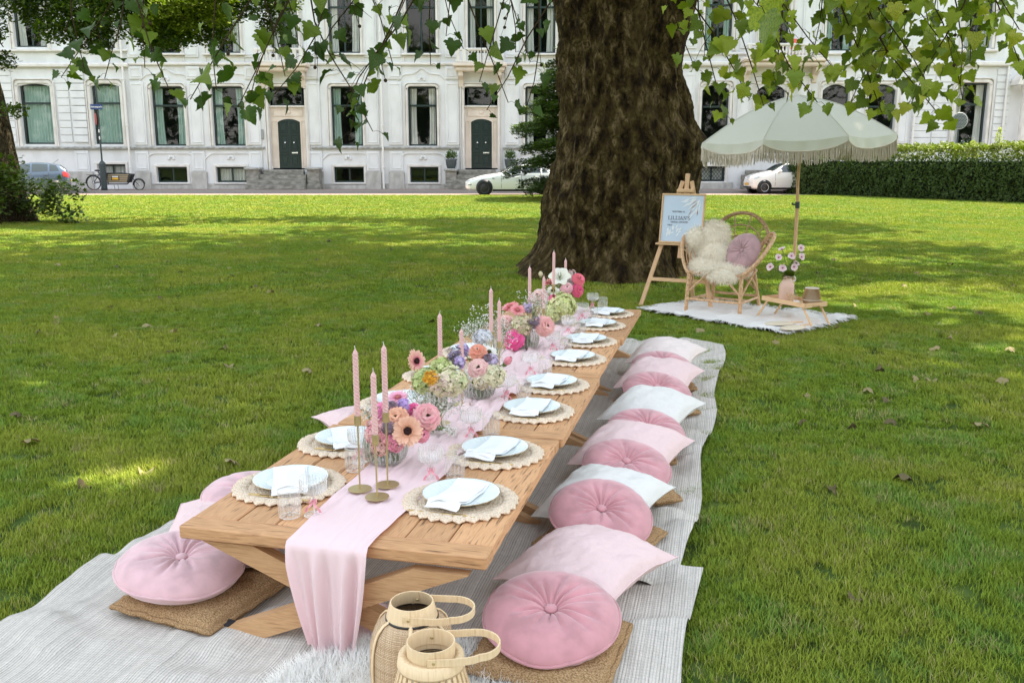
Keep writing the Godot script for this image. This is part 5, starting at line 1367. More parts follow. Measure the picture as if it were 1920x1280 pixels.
func build_hedge() -> void:
	var h := thing("hedge", "long clipped beech hedge along the right side of the lawn", "hedge", Vector3(14.0, 0, -46.6), 0.0)
	# the hedge runs from its far end towards the camera's right, slightly curved
	var line := [Vector2(0.35, 0.2), Vector2(2.2, 4.2), Vector2(4.0, 7.8), Vector2(6.1, 11.3), Vector2(8.8, 14.6), Vector2(12.0, 17.6)]
	var W := 0.75; var H := 2.12
	var b := MB.new()
	for i in line.size() - 1:
		var a: Vector2 = line[i]; var c: Vector2 = line[i + 1]; var d := (c - a).normalized(); var n := Vector2(d.y, -d.x)
		var q := [a + n * (W - .2), c + n * (W - .2), c - n * (W - .2), a - n * (W - .2)]
		for k in 4:
			var e: Vector2 = q[k]; var f: Vector2 = q[(k + 1) % 4]
			b.face(Vector3(f.x, 0, f.y), Vector3(e.x, 0, e.y), Vector3(e.x, H - .55, e.y), Vector3(f.x, H - .55, f.y))
		b.face(Vector3(q[0].x, H - .55, q[0].y), Vector3(q[1].x, H - .55, q[1].y), Vector3(q[2].x, H - .55, q[2].y), Vector3(q[3].x, H - .55, q[3].y))
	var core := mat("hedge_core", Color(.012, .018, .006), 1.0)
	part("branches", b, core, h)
	var xs := []; var cs := []
	var nz := FastNoiseLite.new(); nz.seed = 31; nz.frequency = .9
	for i in line.size() - 1:
		var a: Vector2 = line[i]; var c: Vector2 = line[i + 1]; var d := (c - a); var ln := d.length(); d = d / ln; var n := Vector2(d.y, -d.x)
		for k in int(ln * 2300):
			var f := rng.randf()
			var p := a.lerp(c, f)
			var w := rng.randf() * (H * 2 + W * 2)
			var q: Vector3; var out: Vector3
			var bump := nz.get_noise_2d(p.x * 1.1 + p.y * .9, w * 1.2) * .24 + R(-.10, .05)
			if w < H:
				var rise := clampf((w - 1.45) / (H - 1.45), 0, 1) * PI / 2
				out = Vector3(-n.x * cos(rise), .15 + sin(rise), -n.y * cos(rise)); q = Vector3(p.x, minf(w, 1.45) + sin(rise) * (H - 1.45), p.y) + Vector3(-n.x, 0, -n.y) * (W + bump - .6 * (1.0 - cos(rise))) + Vector3(0, bump * sin(rise), 0)
			elif w < H + W * 2: out = Vector3(0, 1, 0); var u := w - H - W; q = Vector3(p.x + n.x * u, H + bump + .03, p.y + n.y * u)
			else: out = Vector3(n.x, .15, n.y); q = Vector3(p.x, w - H - W * 2, p.y) + Vector3(n.x, 0, n.y) * (W + bump)
			if i == 0 and f < .04: q += Vector3(-d.x, 0, -d.y) * .15
			var dn := (Vector3(R(-1, 1), R(-1.3, .7), R(-1, 1)) + out * .35).normalized()
			if out.y > .9: dn = Vector3(R(-1, 1), R(.1, 1.0), R(-1, 1)).normalized()
			var zz := (out + Vector3(R(-.7, .7), R(-.3, .7), R(-.7, .7))).normalized()
			var x := dn.cross(zz).normalized()
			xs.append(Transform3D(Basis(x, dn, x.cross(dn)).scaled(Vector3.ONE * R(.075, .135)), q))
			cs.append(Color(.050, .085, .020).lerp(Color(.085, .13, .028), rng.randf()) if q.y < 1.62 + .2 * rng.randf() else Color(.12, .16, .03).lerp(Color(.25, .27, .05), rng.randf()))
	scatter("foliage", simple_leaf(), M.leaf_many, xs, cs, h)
# ---------- the seat by the trunk ----------
func smooth(pts: Array, n: int) -> Array:       # a rounded path through points
	var c := Curve3D.new()
	for i in pts.size():
		var t: Vector3 = (pts[mini(i + 1, pts.size() - 1)] - pts[maxi(i - 1, 0)]) / 6.0
		c.add_point(pts[i], -t, t)
	var out := []
	for k in n + 1: out.append(c.sample_baked(c.get_baked_length() * k / n, true))
	return out

func strand(len_: float, w: float, bend: float) -> ArrayMesh:
	var b := MB.new()
	var i := b.p(Vector3(-w, 0, 0)); b.p(Vector3(w, 0, 0)); b.p(Vector3(-w * .7, len_ * .5, bend * .3)); b.p(Vector3(w * .7, len_ * .5, bend * .3)); b.p(Vector3(0, len_ * .92, bend))
	b.quad(i, i + 1, i + 3, i + 2); b.tri(i + 2, i + 3, i + 4)
	return b.commit()

func fur_on(parent: Node, blobs: Array, n: int, len_: float, m: Material, flow: Vector3) -> void:   # blobs: [centre, radii]; strands stand on the outside of their union
	var xs := []
	var area := 0.0
	for q in blobs: area += q[1].x * q[1].z + q[1].x * q[1].y
	for q in blobs:
		for k in int(n * (q[1].x * q[1].z + q[1].x * q[1].y) / area):
			var d := Vector3(rng.randfn(), rng.randfn(), rng.randfn()).normalized()
			var p: Vector3 = q[0] + d * q[1] * 0.98
			var inside := false
			for o in blobs:
				if o != q and ((p - o[0]) / o[1]).length() < 0.9: inside = true
			if inside or p.y < 0.0: continue
			var nn: Vector3 = (d / q[1]).normalized()
			var dir := (nn + flow * R(.4, 1.2) + Vector3(R(-1, 1), R(-1, 1), R(-1, 1)) * .55).normalized()
			xs.append(Transform3D(face_dir(dir, rng.randf() * TAU).scaled(Vector3.ONE * R(.6, 1.25)), p))
	scatter("fur", strand(len_, len_ * 0.022, len_ * 0.3), m, xs, [], parent)

func build_lounge() -> void:
	# white rug with a frayed edge
	var L := Vector3(1.40, 0, -9.64); var Bn := Vector3(2.538, 0, -8.225); var Rt := Vector3(3.453, 0, -9.077); var Bk := L + Rt - Bn + Vector3(-.05, 0, .2)
	var rug := thing("rug", "white fringed rug lying on the grass under the rattan armchair", "rug", Vector3.ZERO)
	var nz := FastNoiseLite.new(); nz.seed = 77; nz.frequency = 1.7
	var at := func(u: float, v: float) -> Vector3:
		var p := L.lerp(Bn, u).lerp(Bk.lerp(Rt, u), v)
		var e := nz.get_noise_2d(p.x * 2.2, p.z * 2.2)
		p.x += 0.03 * nz.get_noise_2d(p.x * 4.0 + 30, p.z * 4.0); p.z += 0.03 * nz.get_noise_2d(p.x * 4.0, p.z * 4.0 + 50)
		p.y = 0.040 + 0.022 * e + 0.012 * sin(u * 23.0 + v * 5.0 + 3.0 * e)
		return p
	var b := MB.new(); b.grid(60, 60, at); part("cloth", b, M.rug_white, rug)
	var st := MB.new()
	for k in 520:
		var f := k / 130.0; var side := int(f); f -= side
		var u: float = [f, 1.0, 1.0 - f, 0.0][side]; var v: float = [0.0, f, 1.0, 1.0 - f][side]
		var p: Vector3 = at.call(u, v)
		var o: Vector3 = (p - at.call(lerpf(u, .5, .1), lerpf(v, .5, .1))).normalized()
		var e := p + (o + Vector3(R(-.5, .5), 0, R(-.5, .5))) * R(.035, .08); e.y = R(.03, .055)
		st.tube([p, p.lerp(e, .5) + Vector3(0, .008, 0), e], [.004, .004, .002], 3)
	part("fringe", st, M.rug_white, rug)
	# easel
	var ez := thing("easel", "pale wooden easel in front of the trunk, holding a framed board", "easel", Vector3(1.84, 0, -9.93), -0.46)
	var tilt := Basis(Vector3.RIGHT, -0.17)
	b = MB.new(); _beam(b, Vector3(-.40, 0, .10), Vector3(-.05, 1.38, -.20), .045, .022); part("leg", b, M.pale_wood, ez)
	b = MB.new(); _beam(b, Vector3(.40, 0, .10), Vector3(.05, 1.38, -.20), .045, .022); part("leg", b, M.pale_wood, ez)
	b = MB.new(); _beam(b, Vector3(0, 0, -.62), Vector3(0, 1.25, -.22), .045, .022); part("rear_leg", b, M.pale_wood, ez)
	b = MB.new(); _beam(b, Vector3(0, .55, -.0), Vector3(0, 1.46, -.215), .05, .022); part("mast", b, M.pale_wood, ez)
	b = MB.new(); b.bbox(Vector3(0, .31, .04), Vector3(.62, .04, .02), .005); part("crossbar", b, M.tray_wood, ez)
	b = MB.new(); b.bbox(Vector3(0, .70, -.02), Vector3(.56, .022, .06), .005); part("ledge", b, M.tray_wood, ez)
	b = MB.new(); b.bbox(Vector3(0, 1.275, -.155), Vector3(.20, .045, .05), .012); part("clamp", b, M.tray_wood, ez)
	# framed board
	var bd := thing("framed_board", "framed blue-grey welcome board with dark lettering standing on the easel", "sign", ez.position + Basis(Vector3.UP, -0.46) * Vector3(0, .712, .0), -0.46)
	bd.basis = Basis(Vector3.UP, -0.46) * tilt
	b = MB.new(); b.box(Vector3(0, .268, 0), Vector3(.45, .53, .008)); var pr := part("print", b, M.board_print, bd)
	for e in [[0, .010, .485, .02], [0, .532, .485, .02]]:
		b = MB.new(); b.bbox(Vector3(e[0], e[1], .002), Vector3(e[2], e[3], .022), .004); part("frame", b, M.tray_wood, bd)
	for s in [-1, 1]:
		b = MB.new(); b.bbox(Vector3(.2325 * s, .271, .002), Vector3(.02, .50, .021), .004); part("frame", b, M.pale_wood, bd)
	var sf := SystemFont.new(); sf.font_names = PackedStringArray(["Droid Serif"])
	for e in [["WELCOME TO", .345, 12, .00175, -.045], ["LILLIAN'S", .275, 20, .0026, -.035], ["BRIDAL SHOWER", .232, 12, .0019, -.03], ["PARTY", .198, 10, .0017, -.13]]:
		var tm := TextMesh.new(); tm.text = e[0]; tm.font = sf; tm.font_size = e[2]; tm.pixel_size = e[3]; tm.depth = 0.002
		part("lettering", tm, M.ink, pr, Transform3D(Basis(), Vector3(e[4], e[1], .006)))
	# printed sprigs: pale strokes that fan out of the upper right corner, a few brown
	for k in 40:
		var a := R(2.6, 4.6); var l0 := R(.02, .16); var l1 := l0 + R(.05, .16)
		var o := Vector2(.20, .51); var p := o + Vector2(cos(a), sin(a)) * l0; var q := o + Vector2(cos(a + R(-.15, .15)), sin(a + R(-.15, .15))) * l1
		if p.x < -.2 or q.x < -.2 or q.x > .2 or p.x > .2 or q.y < .06 or p.y > .51: continue
		b = MB.new(); var dr := (q - p).normalized(); var nn := Vector2(-dr.y, dr.x) * R(.004, .011); var m := p.lerp(q, .5)
		var zz := .0052 + k * 0.00002
		b.poly([Vector3(p.x, p.y, zz), Vector3(m.x - nn.x, m.y - nn.y, zz), Vector3(q.x, q.y, zz), Vector3(m.x + nn.x, m.y + nn.y, zz)].duplicate())
		part("sprig", b, M.print_brown if k % 6 == 0 else M.print_white, pr)
	for k in 16:
		b = MB.new(); var p := Vector2(R(-.19, .02), R(.05, .16)); var a := R(.3, 1.8); var q := p + Vector2(cos(a), sin(a)) * R(.03, .08); var m := p.lerp(q, .5); var nn := Vector2(-(q - p).y, (q - p).x) * .16
		var zz := .0054 + k * 0.00002
		b.poly([Vector3(p.x, p.y, zz), Vector3(m.x - nn.x, m.y - nn.y, zz), Vector3(q.x, q.y, zz), Vector3(m.x + nn.x, m.y + nn.y, zz)].duplicate())
		part("sprig", b, M.print_white, pr)
	build_chair()
	build_parasol()
	# low tray table and what stands on it
	var X := Basis(Vector3.UP, -1.10)
	var tp := Vector3(2.81, 0.03, -8.94)
	var tr := thing("tray_table", "small low wooden tray table with folding legs on the white rug", "table", tp, -1.10)
	b = MB.new(); b.bbox(Vector3(0, .185, 0), Vector3(.58, .012, .28), .003); part("tray_board", b, M.tray_wood, tr)
	for s in [-1, 1]:
		b = MB.new(); b.bbox(Vector3(0, .20, .142 * s), Vector3(.60, .045, .014), .004); part("tray_side", b, M.tray_wood, tr)
		b = MB.new(); b.prism([Vector2(-.135, .178), Vector2(-.06, .178), Vector2(-.04, .195), Vector2(.04, .195), Vector2(.06, .178), Vector2(.135, .178), Vector2(.135, .222), Vector2(-.135, .222)], -.007, .007)
		part("tray_end", b, M.tray_wood, tr, Transform3D(Basis(Vector3.UP, PI / 2), Vector3(.293 * s, 0, 0)))
		for q in [-1, 1]:
			b = MB.new(); _beam(b, Vector3(.38 * s, 0, .115 * q), Vector3(.24 * s, .185, .115 * q), .022, .016); part("leg", b, M.tray_wood, tr)
	var j := thing("jug_vase", "blush clay jug with a ring handle, filled with pale pink blooms, on the tray table", "jug", tp + X * Vector3(-.13, .192, -.02), -0.3)
	b = MB.new(); b.lathe([Vector2(0, 0), Vector2(.066, 0), Vector2(.074, .008), Vector2(.075, .13), Vector2(.071, .155), Vector2(.05, .19), Vector2(.036, .205), Vector2(.034, .235), Vector2(.039, .243), Vector2(.034, .243), Vector2(.029, .235), Vector2(.029, .2), Vector2(.06, .15), Vector2(.062, .02), Vector2(0, .015)], 28); part("body", b, M.clay_pink, j)
	b = MB.new(); var rg := []
	for k in 16: rg.append(Vector3(.058 + cos(TAU * k / 16) * .024, .215 + sin(TAU * k / 16) * .026, 0))
	b.tube(rg, .007, 7, true); part("handle", b, M.clay_white, j)
	for e in [[-.02, -.075, "amber drinking glass in front of the jug on the tray table"], [.075, -.035, "amber drinking glass farther from the jug, beside the string lantern"]]:
		var g := thing("tumbler", e[2], "glass", tp + X * Vector3(e[0], .192, e[1] + .11), 0.0)
		b = MB.new(); b.lathe(glass_wall(.036, .034, .085, .003), 20); part("cup", b, M.amber_glass, g)
	var tl := thing("tealight_holder", "tiny blush tealight holder on the tray table beside the string lantern", "candle holder", tp + X * Vector3(.13, .192, .09), 0.0)
	b = MB.new(); b.lathe([Vector2(0, 0), Vector2(.026, 0), Vector2(.03, .012), Vector2(.03, .034), Vector2(.026, .034), Vector2(.024, .02), Vector2(0, .02)], 20); part("cup", b, M.clay_white, tl)
	var ln := thing("string_lantern", "string-wound lantern with slanting sides at the end of the tray table", "lantern", tp + X * Vector3(.205, .192, -.03), 0.0)
	b = MB.new(); b.lathe([Vector2(0, 0), Vector2(.068, 0), Vector2(.085, .048), Vector2(.062, .158), Vector2(.056, .158), Vector2(.078, .05), Vector2(.06, .01), Vector2(0, .01)], 30); part("liner", b, M.hide, ln)
	b = MB.new()
	for k in 64:
		var a := TAU * k / 64; var d := Vector3(cos(a), 0, sin(a))
		b.tube([d * .070 + Vector3(0, .002, 0), d * .0875 + Vector3(0, .048, 0), d * .064 + Vector3(0, .160, 0)], .0026, 4)
	part("string_winding", b, M.jute, ln)
	for e in [[.0875, .048], [.065, .160], [.071, .002]]:
		b = MB.new(); var r2 := []
		for k in 28: r2.append(Vector3(cos(TAU * k / 28) * e[0], e[1], sin(TAU * k / 28) * e[0]))
		b.tube(r2, .004, 5, true); part("ring", b, M.fringe, ln)
	# two straw fans on the rug
	for e in [[1462, 606, 0.3, "pale straw hand fan lying on the white rug, the larger of two"], [1490, 614, 0.75, "pale straw hand fan lying on the white rug, nearer the tray table's leg"]]:
		var fp: Vector3 = Vector3(2.585, 0.060, -8.618) if e[0] < 1480 else Vector3(2.649, 0.060, -8.390)
		var f := thing("straw_fan", e[3], "fan", fp, e[2])
		b = MB.new(); b.lathe([Vector2(0, .008), Vector2(.11, .004), Vector2(.118, 0), Vector2(.11, -.003)], 30, Vector3.ZERO, Basis().scaled(Vector3(1.35, 1, .85))); part("blade", b, M.fan_paper, f)
		b = MB.new(); b.tube([Vector3(.13, .003, 0), Vector3(.25, .004, .02)], .008, 6); part("handle", b, M.tray_wood, f)

func _beam(b: MB, p: Vector3, q: Vector3, w: float, d: float) -> void:   # straight board between two points, broad side to the front
	var y := (q - p).normalized(); var x := y.cross(Vector3(0, 0, 1)).normalized(); var z := x.cross(y)
	b.bbox((p + q) / 2, Vector3(w, p.distance_to(q), d), .004, Basis(x, y, z))

func glass_wall(r0: float, r1: float, h: float, th: float) -> Array:   # closed profile of a tumbler
	return [Vector2(0, 0), Vector2(r1 * .94, 0), Vector2(r1, .004), Vector2(lerpf(r1, r0, .5), h * .5), Vector2(r0, h - .001), Vector2(r0 - th * .5, h), Vector2(r0 - th, h - .001), Vector2(lerpf(r1, r0, .5) - th, h * .5), Vector2(r1 - th, .012), Vector2(0, .010)]

func build_chair() -> void:
	var c := thing("rattan_armchair", "rattan armchair with a round hooped back and flared hooped arms", "armchair", Vector3(2.27, 0.03, -9.62), -0.62)
	var b: MB
	for s in [-1, 1]:
		b = MB.new(); b.tube(smooth([Vector3(.30 * s, 0, .29), Vector3(.295 * s, .2, .28), Vector3(.29 * s, .41, .26)], 8), .021, 9); part("leg", b, M.rattan, c)
		b = MB.new(); b.tube(smooth([Vector3(.27 * s, 0, -.36), Vector3(.25 * s, .2, -.30), Vector3(.23 * s, .42, -.25)], 8), .019, 9); part("leg", b, M.rattan, c)
		b = MB.new(); b.tube([Vector3(.29 * s, .12, .285), Vector3(.26 * s, .12, -.33)], .013, 7); part("stretcher", b, M.rattan, c)
		b = MB.new(); b.tube(smooth([Vector3(.295 * s, .2, .28), Vector3(.2 * s, .29, .275), Vector3(.09 * s, .40, .27)], 6), .012, 7); part("brace", b, M.rattan, c)
		b = MB.new(); b.tube(smooth([Vector3(.295 * s, .18, .275), Vector3(.31 * s, .3, .15), Vector3(.36 * s, .46, .05)], 6), .012, 7); part("brace", b, M.rattan, c)
		b = MB.new(); b.tube(smooth([Vector3(.25 * s, .2, -.30), Vector3(.27 * s, .3, -.15), Vector3(.28 * s, .41, .02)], 6), .011, 7); part("brace", b, M.rattan, c)
		b = MB.new(); b.tube(smooth([Vector3(.245 * s, .2, -.30), Vector3(.12 * s, .32, -.28), Vector3(.02 * s, .41, -.26)], 6), .011, 7); part("brace", b, M.rattan, c)
		# flared arm: a hoop, two inner hoops and spokes
		var base := Vector3(.27 * s, .42, 0.02)
		var hoop := [Vector3(.19 * s, .50, -.33), Vector3(.29 * s, .72, -.32), Vector3(.41 * s, .82, -.22), Vector3(.49 * s, .80, -.08), Vector3(.48 * s, .69, .05), Vector3(.42 * s, .56, .16), Vector3(.33 * s, .44, .26), Vector3(.27 * s, .41, .28)]
		var arm := smooth(hoop, 28)
		b = MB.new(); b.tube(arm, .019, 9); var ah := part("arm_hoop", b, M.rattan, c)
		b = MB.new()
		var second := []
		for p in arm: second.append(p + Vector3(-.012 * s, -.032, 0))
		b.tube(second, .013, 7); part("arm_hoop", b, M.rattan, c)
		for f in [.76, .54, .33]:
			var inner := []
			for p in arm: inner.append(base.lerp(p, f))
			b = MB.new(); b.tube(inner, .007, 6); part("inner_hoop", b, M.rattan, ah)
		for k in [4, 9, 14, 19, 24]:
			b = MB.new(); b.tube([base.lerp(arm[k], .1), arm[k]], .006, 5); part("spoke", b, M.rattan, ah)
	# the tall round back
	var back := []
	for k in 29:
		var a := lerpf(-.55, PI + .55, k / 28.0)
		back.append(Vector3(cos(a) * .33, .70 + sin(a) * .31, -.30 - (sin(a) + .55) * .10))
	b = MB.new(); b.tube(back, .020, 9); var bh := part("back_hoop", b, M.rattan_dark, c)
	var foot := Vector3(0, .44, -.25)
	for f in [.78, .58, .38]:
		var inner := []
		for p in back: inner.append(foot.lerp(p, f))
		b = MB.new(); b.tube(inner, .008, 6); part("inner_hoop", b, M.rattan_dark, bh)
	for k in [3, 8, 12, 16, 20, 25]:
		b = MB.new(); b.tube([foot.lerp(back[k], .12), back[k]], .007, 5); part("spoke", b, M.rattan_dark, bh)
	b = MB.new(); b.tube(smooth([Vector3(-.29, .41, .27), Vector3(0, .415, .285), Vector3(.29, .41, .27), Vector3(.29, .41, 0), Vector3(.24, .42, -.25), Vector3(0, .42, -.28), Vector3(-.24, .42, -.25), Vector3(-.29, .41, 0), Vector3(-.29, .41, .27)], 40), .018, 8); part("seat_rim", b, M.rattan, c)
	for k in 15:
		b = MB.new(); var x := -.26 + k * .037; b.tube([Vector3(x, .42, .27), Vector3(x * .86, .42, -.26)], .011, 5); part("seat_cane", b, M.rattan, c)
	for z in [[.29, .295], [-.34, .265]]:
		b = MB.new(); b.tube([Vector3(-z[1], .13, z[0]), Vector3(z[1], .13, z[0])], .014, 7); part("stretcher", b, M.rattan, c)
	b = MB.new(); b.tube([Vector3(-.28, .12, 0), Vector3(.28, .12, 0)], .012, 7); part("stretcher", b, M.rattan, c)
	# sheepskin thrown over the left arm and the seat
	var place := Transform3D(Basis(Vector3.UP, -0.62), Vector3(2.27, 0.03, -9.62))
	var sk := thing("sheepskin", "cream sheepskin thrown over the seat and left side of the rattan armchair", "sheepskin", place.origin, -0.62)
	var blobs := [[Vector3(-.24, .68, -.10), Vector3(.23, .21, .10)], [Vector3(-.22, .80, -.18), Vector3(.17, .12, .10)], [Vector3(-.12, .58, -.02), Vector3(.17, .14, .09)], [Vector3(-.36, .74, -.06), Vector3(.12, .12, .09)], [Vector3(-.08, .45, .12), Vector3(.24, .055, .2)], [Vector3(.12, .44, .14), Vector3(.2, .05, .17)], [Vector3(.10, .405, .29), Vector3(.16, .065, .04)], [Vector3(-.2, .47, .08), Vector3(.14, .07, .16)]]
	b = MB.new()
	for q in blobs: b.ball(q[0], q[1] * .97, 18, 12)
	part("hide", b, M.hide, sk)
	fur_on(sk, blobs, 34000, .055, M.fur, Vector3(0, -.6, .1))
	var cu := thing("round_cushion", "mauve round velvet cushion leaning against the right arm of the rattan armchair", "cushion", place * Vector3(.20, .64, .02), 0.0)
	cu.basis = place.basis * Basis(Vector3(0, 0, 1), .42) * Basis(Vector3.RIGHT, 1.12)
	round_cushion(cu, .195, .11, M.velvet_mauve, 5)

func round_cushion(o: Node3D, r: float, h: float, m: Material, seed_: int) -> void:   # tufted disc: cover, button on each face, piping; local y is its axis, centred
	var g := RandomNumberGenerator.new(); g.seed = seed_
	var folds := []
	for k in 15: folds.append([TAU * (k + g.randf_range(-.35, .35)) / 15, g.randf_range(.5, 1.2), g.randf_range(.5, 1.1)])
	var dents := []
	for k in 9: dents.append([g.randf() * TAU, g.randf_range(.2, 1.0)])
	var surf := func(u: float, v: float) -> Vector3:        # v 0 bottom centre, .5 rim, 1 top centre
		var a := TAU * u
		var s := 1.0 if v >= .5 else -1.0
		var q := absf(v - .5) * 2.0                       # 0 at the rim, 1 at the centre
		var rr := (1.0 - pow(q, 1.7)) if q < 1 else 0.0
		var y := h * .5 * pow(clampf(1.0 - pow(rr, 3.2), 0, 1), .55)
		y -= h * .30 * exp(-pow(rr / .16, 2)) + h * .06 * exp(-pow(rr / .5, 2))
		var cr := 0.0
		for f in folds:
			var d := wrapf(a - f[0] + 0.35 * (rr - .4) * (f[1] - .8), -PI, PI)
			cr += f[1] * exp(-pow(d / (.05 + .05 * (1 - rr)), 2)) * smoothstep(.04, .18, rr) * (1.0 - smoothstep(.45 * f[2], .95 * f[2], rr))
		y -= h * .10 * cr
		var rim := 0.0
		for f in dents: rim += f[1] * exp(-pow(wrapf(a - f[0], -PI, PI) / .06, 2))
		y *= 1.0 - .10 * rim * smoothstep(.6, .95, rr)
		var R2 := r * rr * (1.0 + .012 * sin(a * 3 + seed_) - .012 * rim * smoothstep(.8, 1.0, rr))
		return Vector3(cos(a) * R2, y * s, -sin(a) * R2)
	var b := MB.new(); b.grid(120, 44, surf); part("cover", b, m, o)
	b = MB.new(); var ring := []
	for k in 72:
		var a := TAU * k / 72.0
		var rim := 0.0
		for f in dents: rim += f[1] * exp(-pow(wrapf(a - f[0], -PI, PI) / .06, 2))
		ring.append(Vector3(cos(a), 0, -sin(a)) * r * (1.004 + .012 * sin(a * 3 + seed_) - .012 * rim) + Vector3(0, .004 * sin(a * 5 + seed_), 0))
	b.tube(ring, .0055, 6, true); part("piping", b, m, o)
	b = MB.new(); b.ball(Vector3(0, h * .5 * .52, 0), Vector3(r * .095, .011, r * .095), 16, 8); part("button", b, m, o)

func build_parasol() -> void:
	var p := thing("parasol", "pale sage garden parasol with a long cream fringe on a wooden pole", "parasol", Vector3(3.12, 0, -10.0))
	var b := MB.new(); b.lathe([Vector2(0, 0), Vector2(.10, 0), Vector2(.10, .04), Vector2(.03, .07), Vector2(.03, .2), Vector2(0, .2)], 16); part("base", b, M.black_iron, p)
	b = MB.new(); b.tube([Vector3(0, .1, 0), Vector3(0, 1.12, 0)], .019, 10); part("pole", b, M.pale_wood, p)
	b = MB.new(); b.tube([Vector3(0, 1.12, 0), Vector3(-.012, 1.36, 0), Vector3(0.0, 2.27, 0)], .017, 10); part("upper_pole", b, M.pale_wood, p)
	b = MB.new(); b.lathe([Vector2(.019, 1.09), Vector2(.024, 1.09), Vector2(.024, 1.16), Vector2(.018, 1.16)], 12); b.tube([Vector3(-.02, 1.13, 0), Vector3(-.055, 1.13, 0.01), Vector3(-.06, 1.15, .01)], .010, 6); part("tilt_joint", b, M.iron, p)
	var tilt := Transform3D(Basis(Vector3(0, 0, 1), .045), Vector3(0, 0, 0))
	var n := 8; var a0 := deg_to_rad(123.0); var rad := 1.04
	var apex := Vector3(.02, 2.29, 0)
	var rim := func(k: float) -> Vector3:
		var a := a0 + TAU * k / n
		return Vector3(cos(a) * rad, 1.83, sin(a) * rad)
	for k in n:
		var q0: Vector3 = rim.call(k); var q1: Vector3 = rim.call(k + 1)
		var top := func(u: float, v: float) -> Vector3:
			var e := q0.lerp(q1, u)
			var s := apex.lerp(e, v)
			s.y += .07 * sin(PI * v) * 1.0 - .030 * sin(PI * u) * v * v
			var pull := 1.0 - .045 * sin(PI * u) * v * v
			s.x *= pull; s.z *= pull
			return s
		b = MB.new()
		b.grid(16, 20, func(u: float, v: float) -> Vector3: return top.call(1.0 - u, 1.0 - v))
		var hem := []
		var drop := func(u: float) -> float: return .045 + .055 * (1.0 - pow(absf(2 * u - 1), 4.0))
		b.grid(16, 4, func(u: float, v: float) -> Vector3:
			var s: Vector3 = top.call(1.0 - u, 1.0)
			return s * Vector3(1.004, 1, 1.004) - Vector3(0, drop.call(1.0 - u) * (1.0 - v), 0) + Vector3(s.x, 0, s.z).normalized() * .012 * sin((1.0 - u) * 20.0) * (1.0 - v))
		var pn := part("panel", b, M.canvas, p, tilt)
		for w in 25: hem.append(top.call(w / 24.0, 1.0) * Vector3(1.006, 1, 1.006) - Vector3(0, drop.call(w / 24.0), 0))
		b = MB.new(); b.tube(hem, .006, 5); part("trim_cord", b, M.fringe, pn)
		b = MB.new()
		for w in 92:
			var u := (w + R(.1, .9)) / 92.0
			var s: Vector3 = top.call(u, 1.0) * Vector3(1.006, 1, 1.006) - Vector3(0, drop.call(u), 0)
			var e := s + Vector3(R(-.012, .012), -R(.11, .145), R(-.012, .012))
			b.tube([s, s.lerp(e, .5) + Vector3(R(-.006, .006), 0, R(-.006, .006)), e], [.0042, .005, .0032], 3)
		part("fringe", b, M.fringe, pn)
		b = MB.new(); var rb := []
		for w in 9: rb.append(top.call(0.0, w / 8.0) - Vector3(0, .012, 0))
		b.tube(rb, .007, 5); part("rib", b, M.pale_wood, p, tilt)
		b = MB.new(); b.tube([Vector3(.02, 1.80, 0), (rb[4] as Vector3)], .006, 5); part("strut", b, M.pale_wood, p, tilt)
		b = MB.new(); var sm := []
		for w in 13: sm.append(top.call(0.0, w / 12.0) + Vector3(0, .004, 0))
		b.tube(sm, .005, 5); part("seam", b, M.canvas, p, tilt)
	b = MB.new(); b.lathe([Vector2(.05, 2.275), Vector2(.035, 2.30), Vector2(.02, 2.32), Vector2(.022, 2.36), Vector2(.012, 2.385), Vector2(0, 2.39)], 12, Vector3(.02, 0, 0)); part("finial", b, M.canvas, p, tilt)
# ---------- blankets, tables, cloth ----------
func st_of(p: Vector3) -> Vector2: return Vector2((p - A0).dot(AX), (p - A0).dot(AW))

func blanket(s0: float, s1: float, t0: float, t1: float, lift: float, label: String, seed_: int, skew: Array) -> void:
	var o := thing("woven_throw", label, "blanket", ts((s0 + s1) / 2, (t0 + t1) / 2, 0.0), TURN)
	var nz := FastNoiseLite.new(); nz.seed = seed_; nz.frequency = 1.1; nz.fractal_octaves = 3
	var w := t1 - t0; var l := s1 - s0
	var b := MB.new()
	b.grid(int(w * 46), int(l * 46), func(u: float, v: float) -> Vector3:
		var x := (u - .5) * w; var z := -(v - .5) * l
		var gx := x + lift * 40.0; var gz := z - (s0 + s1) * 0.5
		var n := nz.get_noise_2d(gx * 1.6, gz * 1.6)
		var rip := sin((gx * 2.2 + gz * 1.3) * 5.0 + 5.0 * n)
		var edge := minf(minf(u, 1 - u) * w, minf(v, 1 - v) * l)
		var y := .030 + lift + .028 * n + .011 * rip * clampf(.4 + n * 2.0, 0.0, 1.0)
		if edge < .25: y += .014 * sin(gz * 13.0 + 4.0 * n + gx * 3.0) * (1.0 - edge / .25)
		x += .022 * sin(gz * 4.1 + seed_) * smoothstep(.3, .5, absf(u - .5)) + (skew[0] * (v - .5) if u > .5 else skew[1] * (v - .5)) * absf(u - .5) * 2.0
		return Vector3(x, maxf(y, .012 + lift), z))
	part("cloth", b, M.blanket, o)

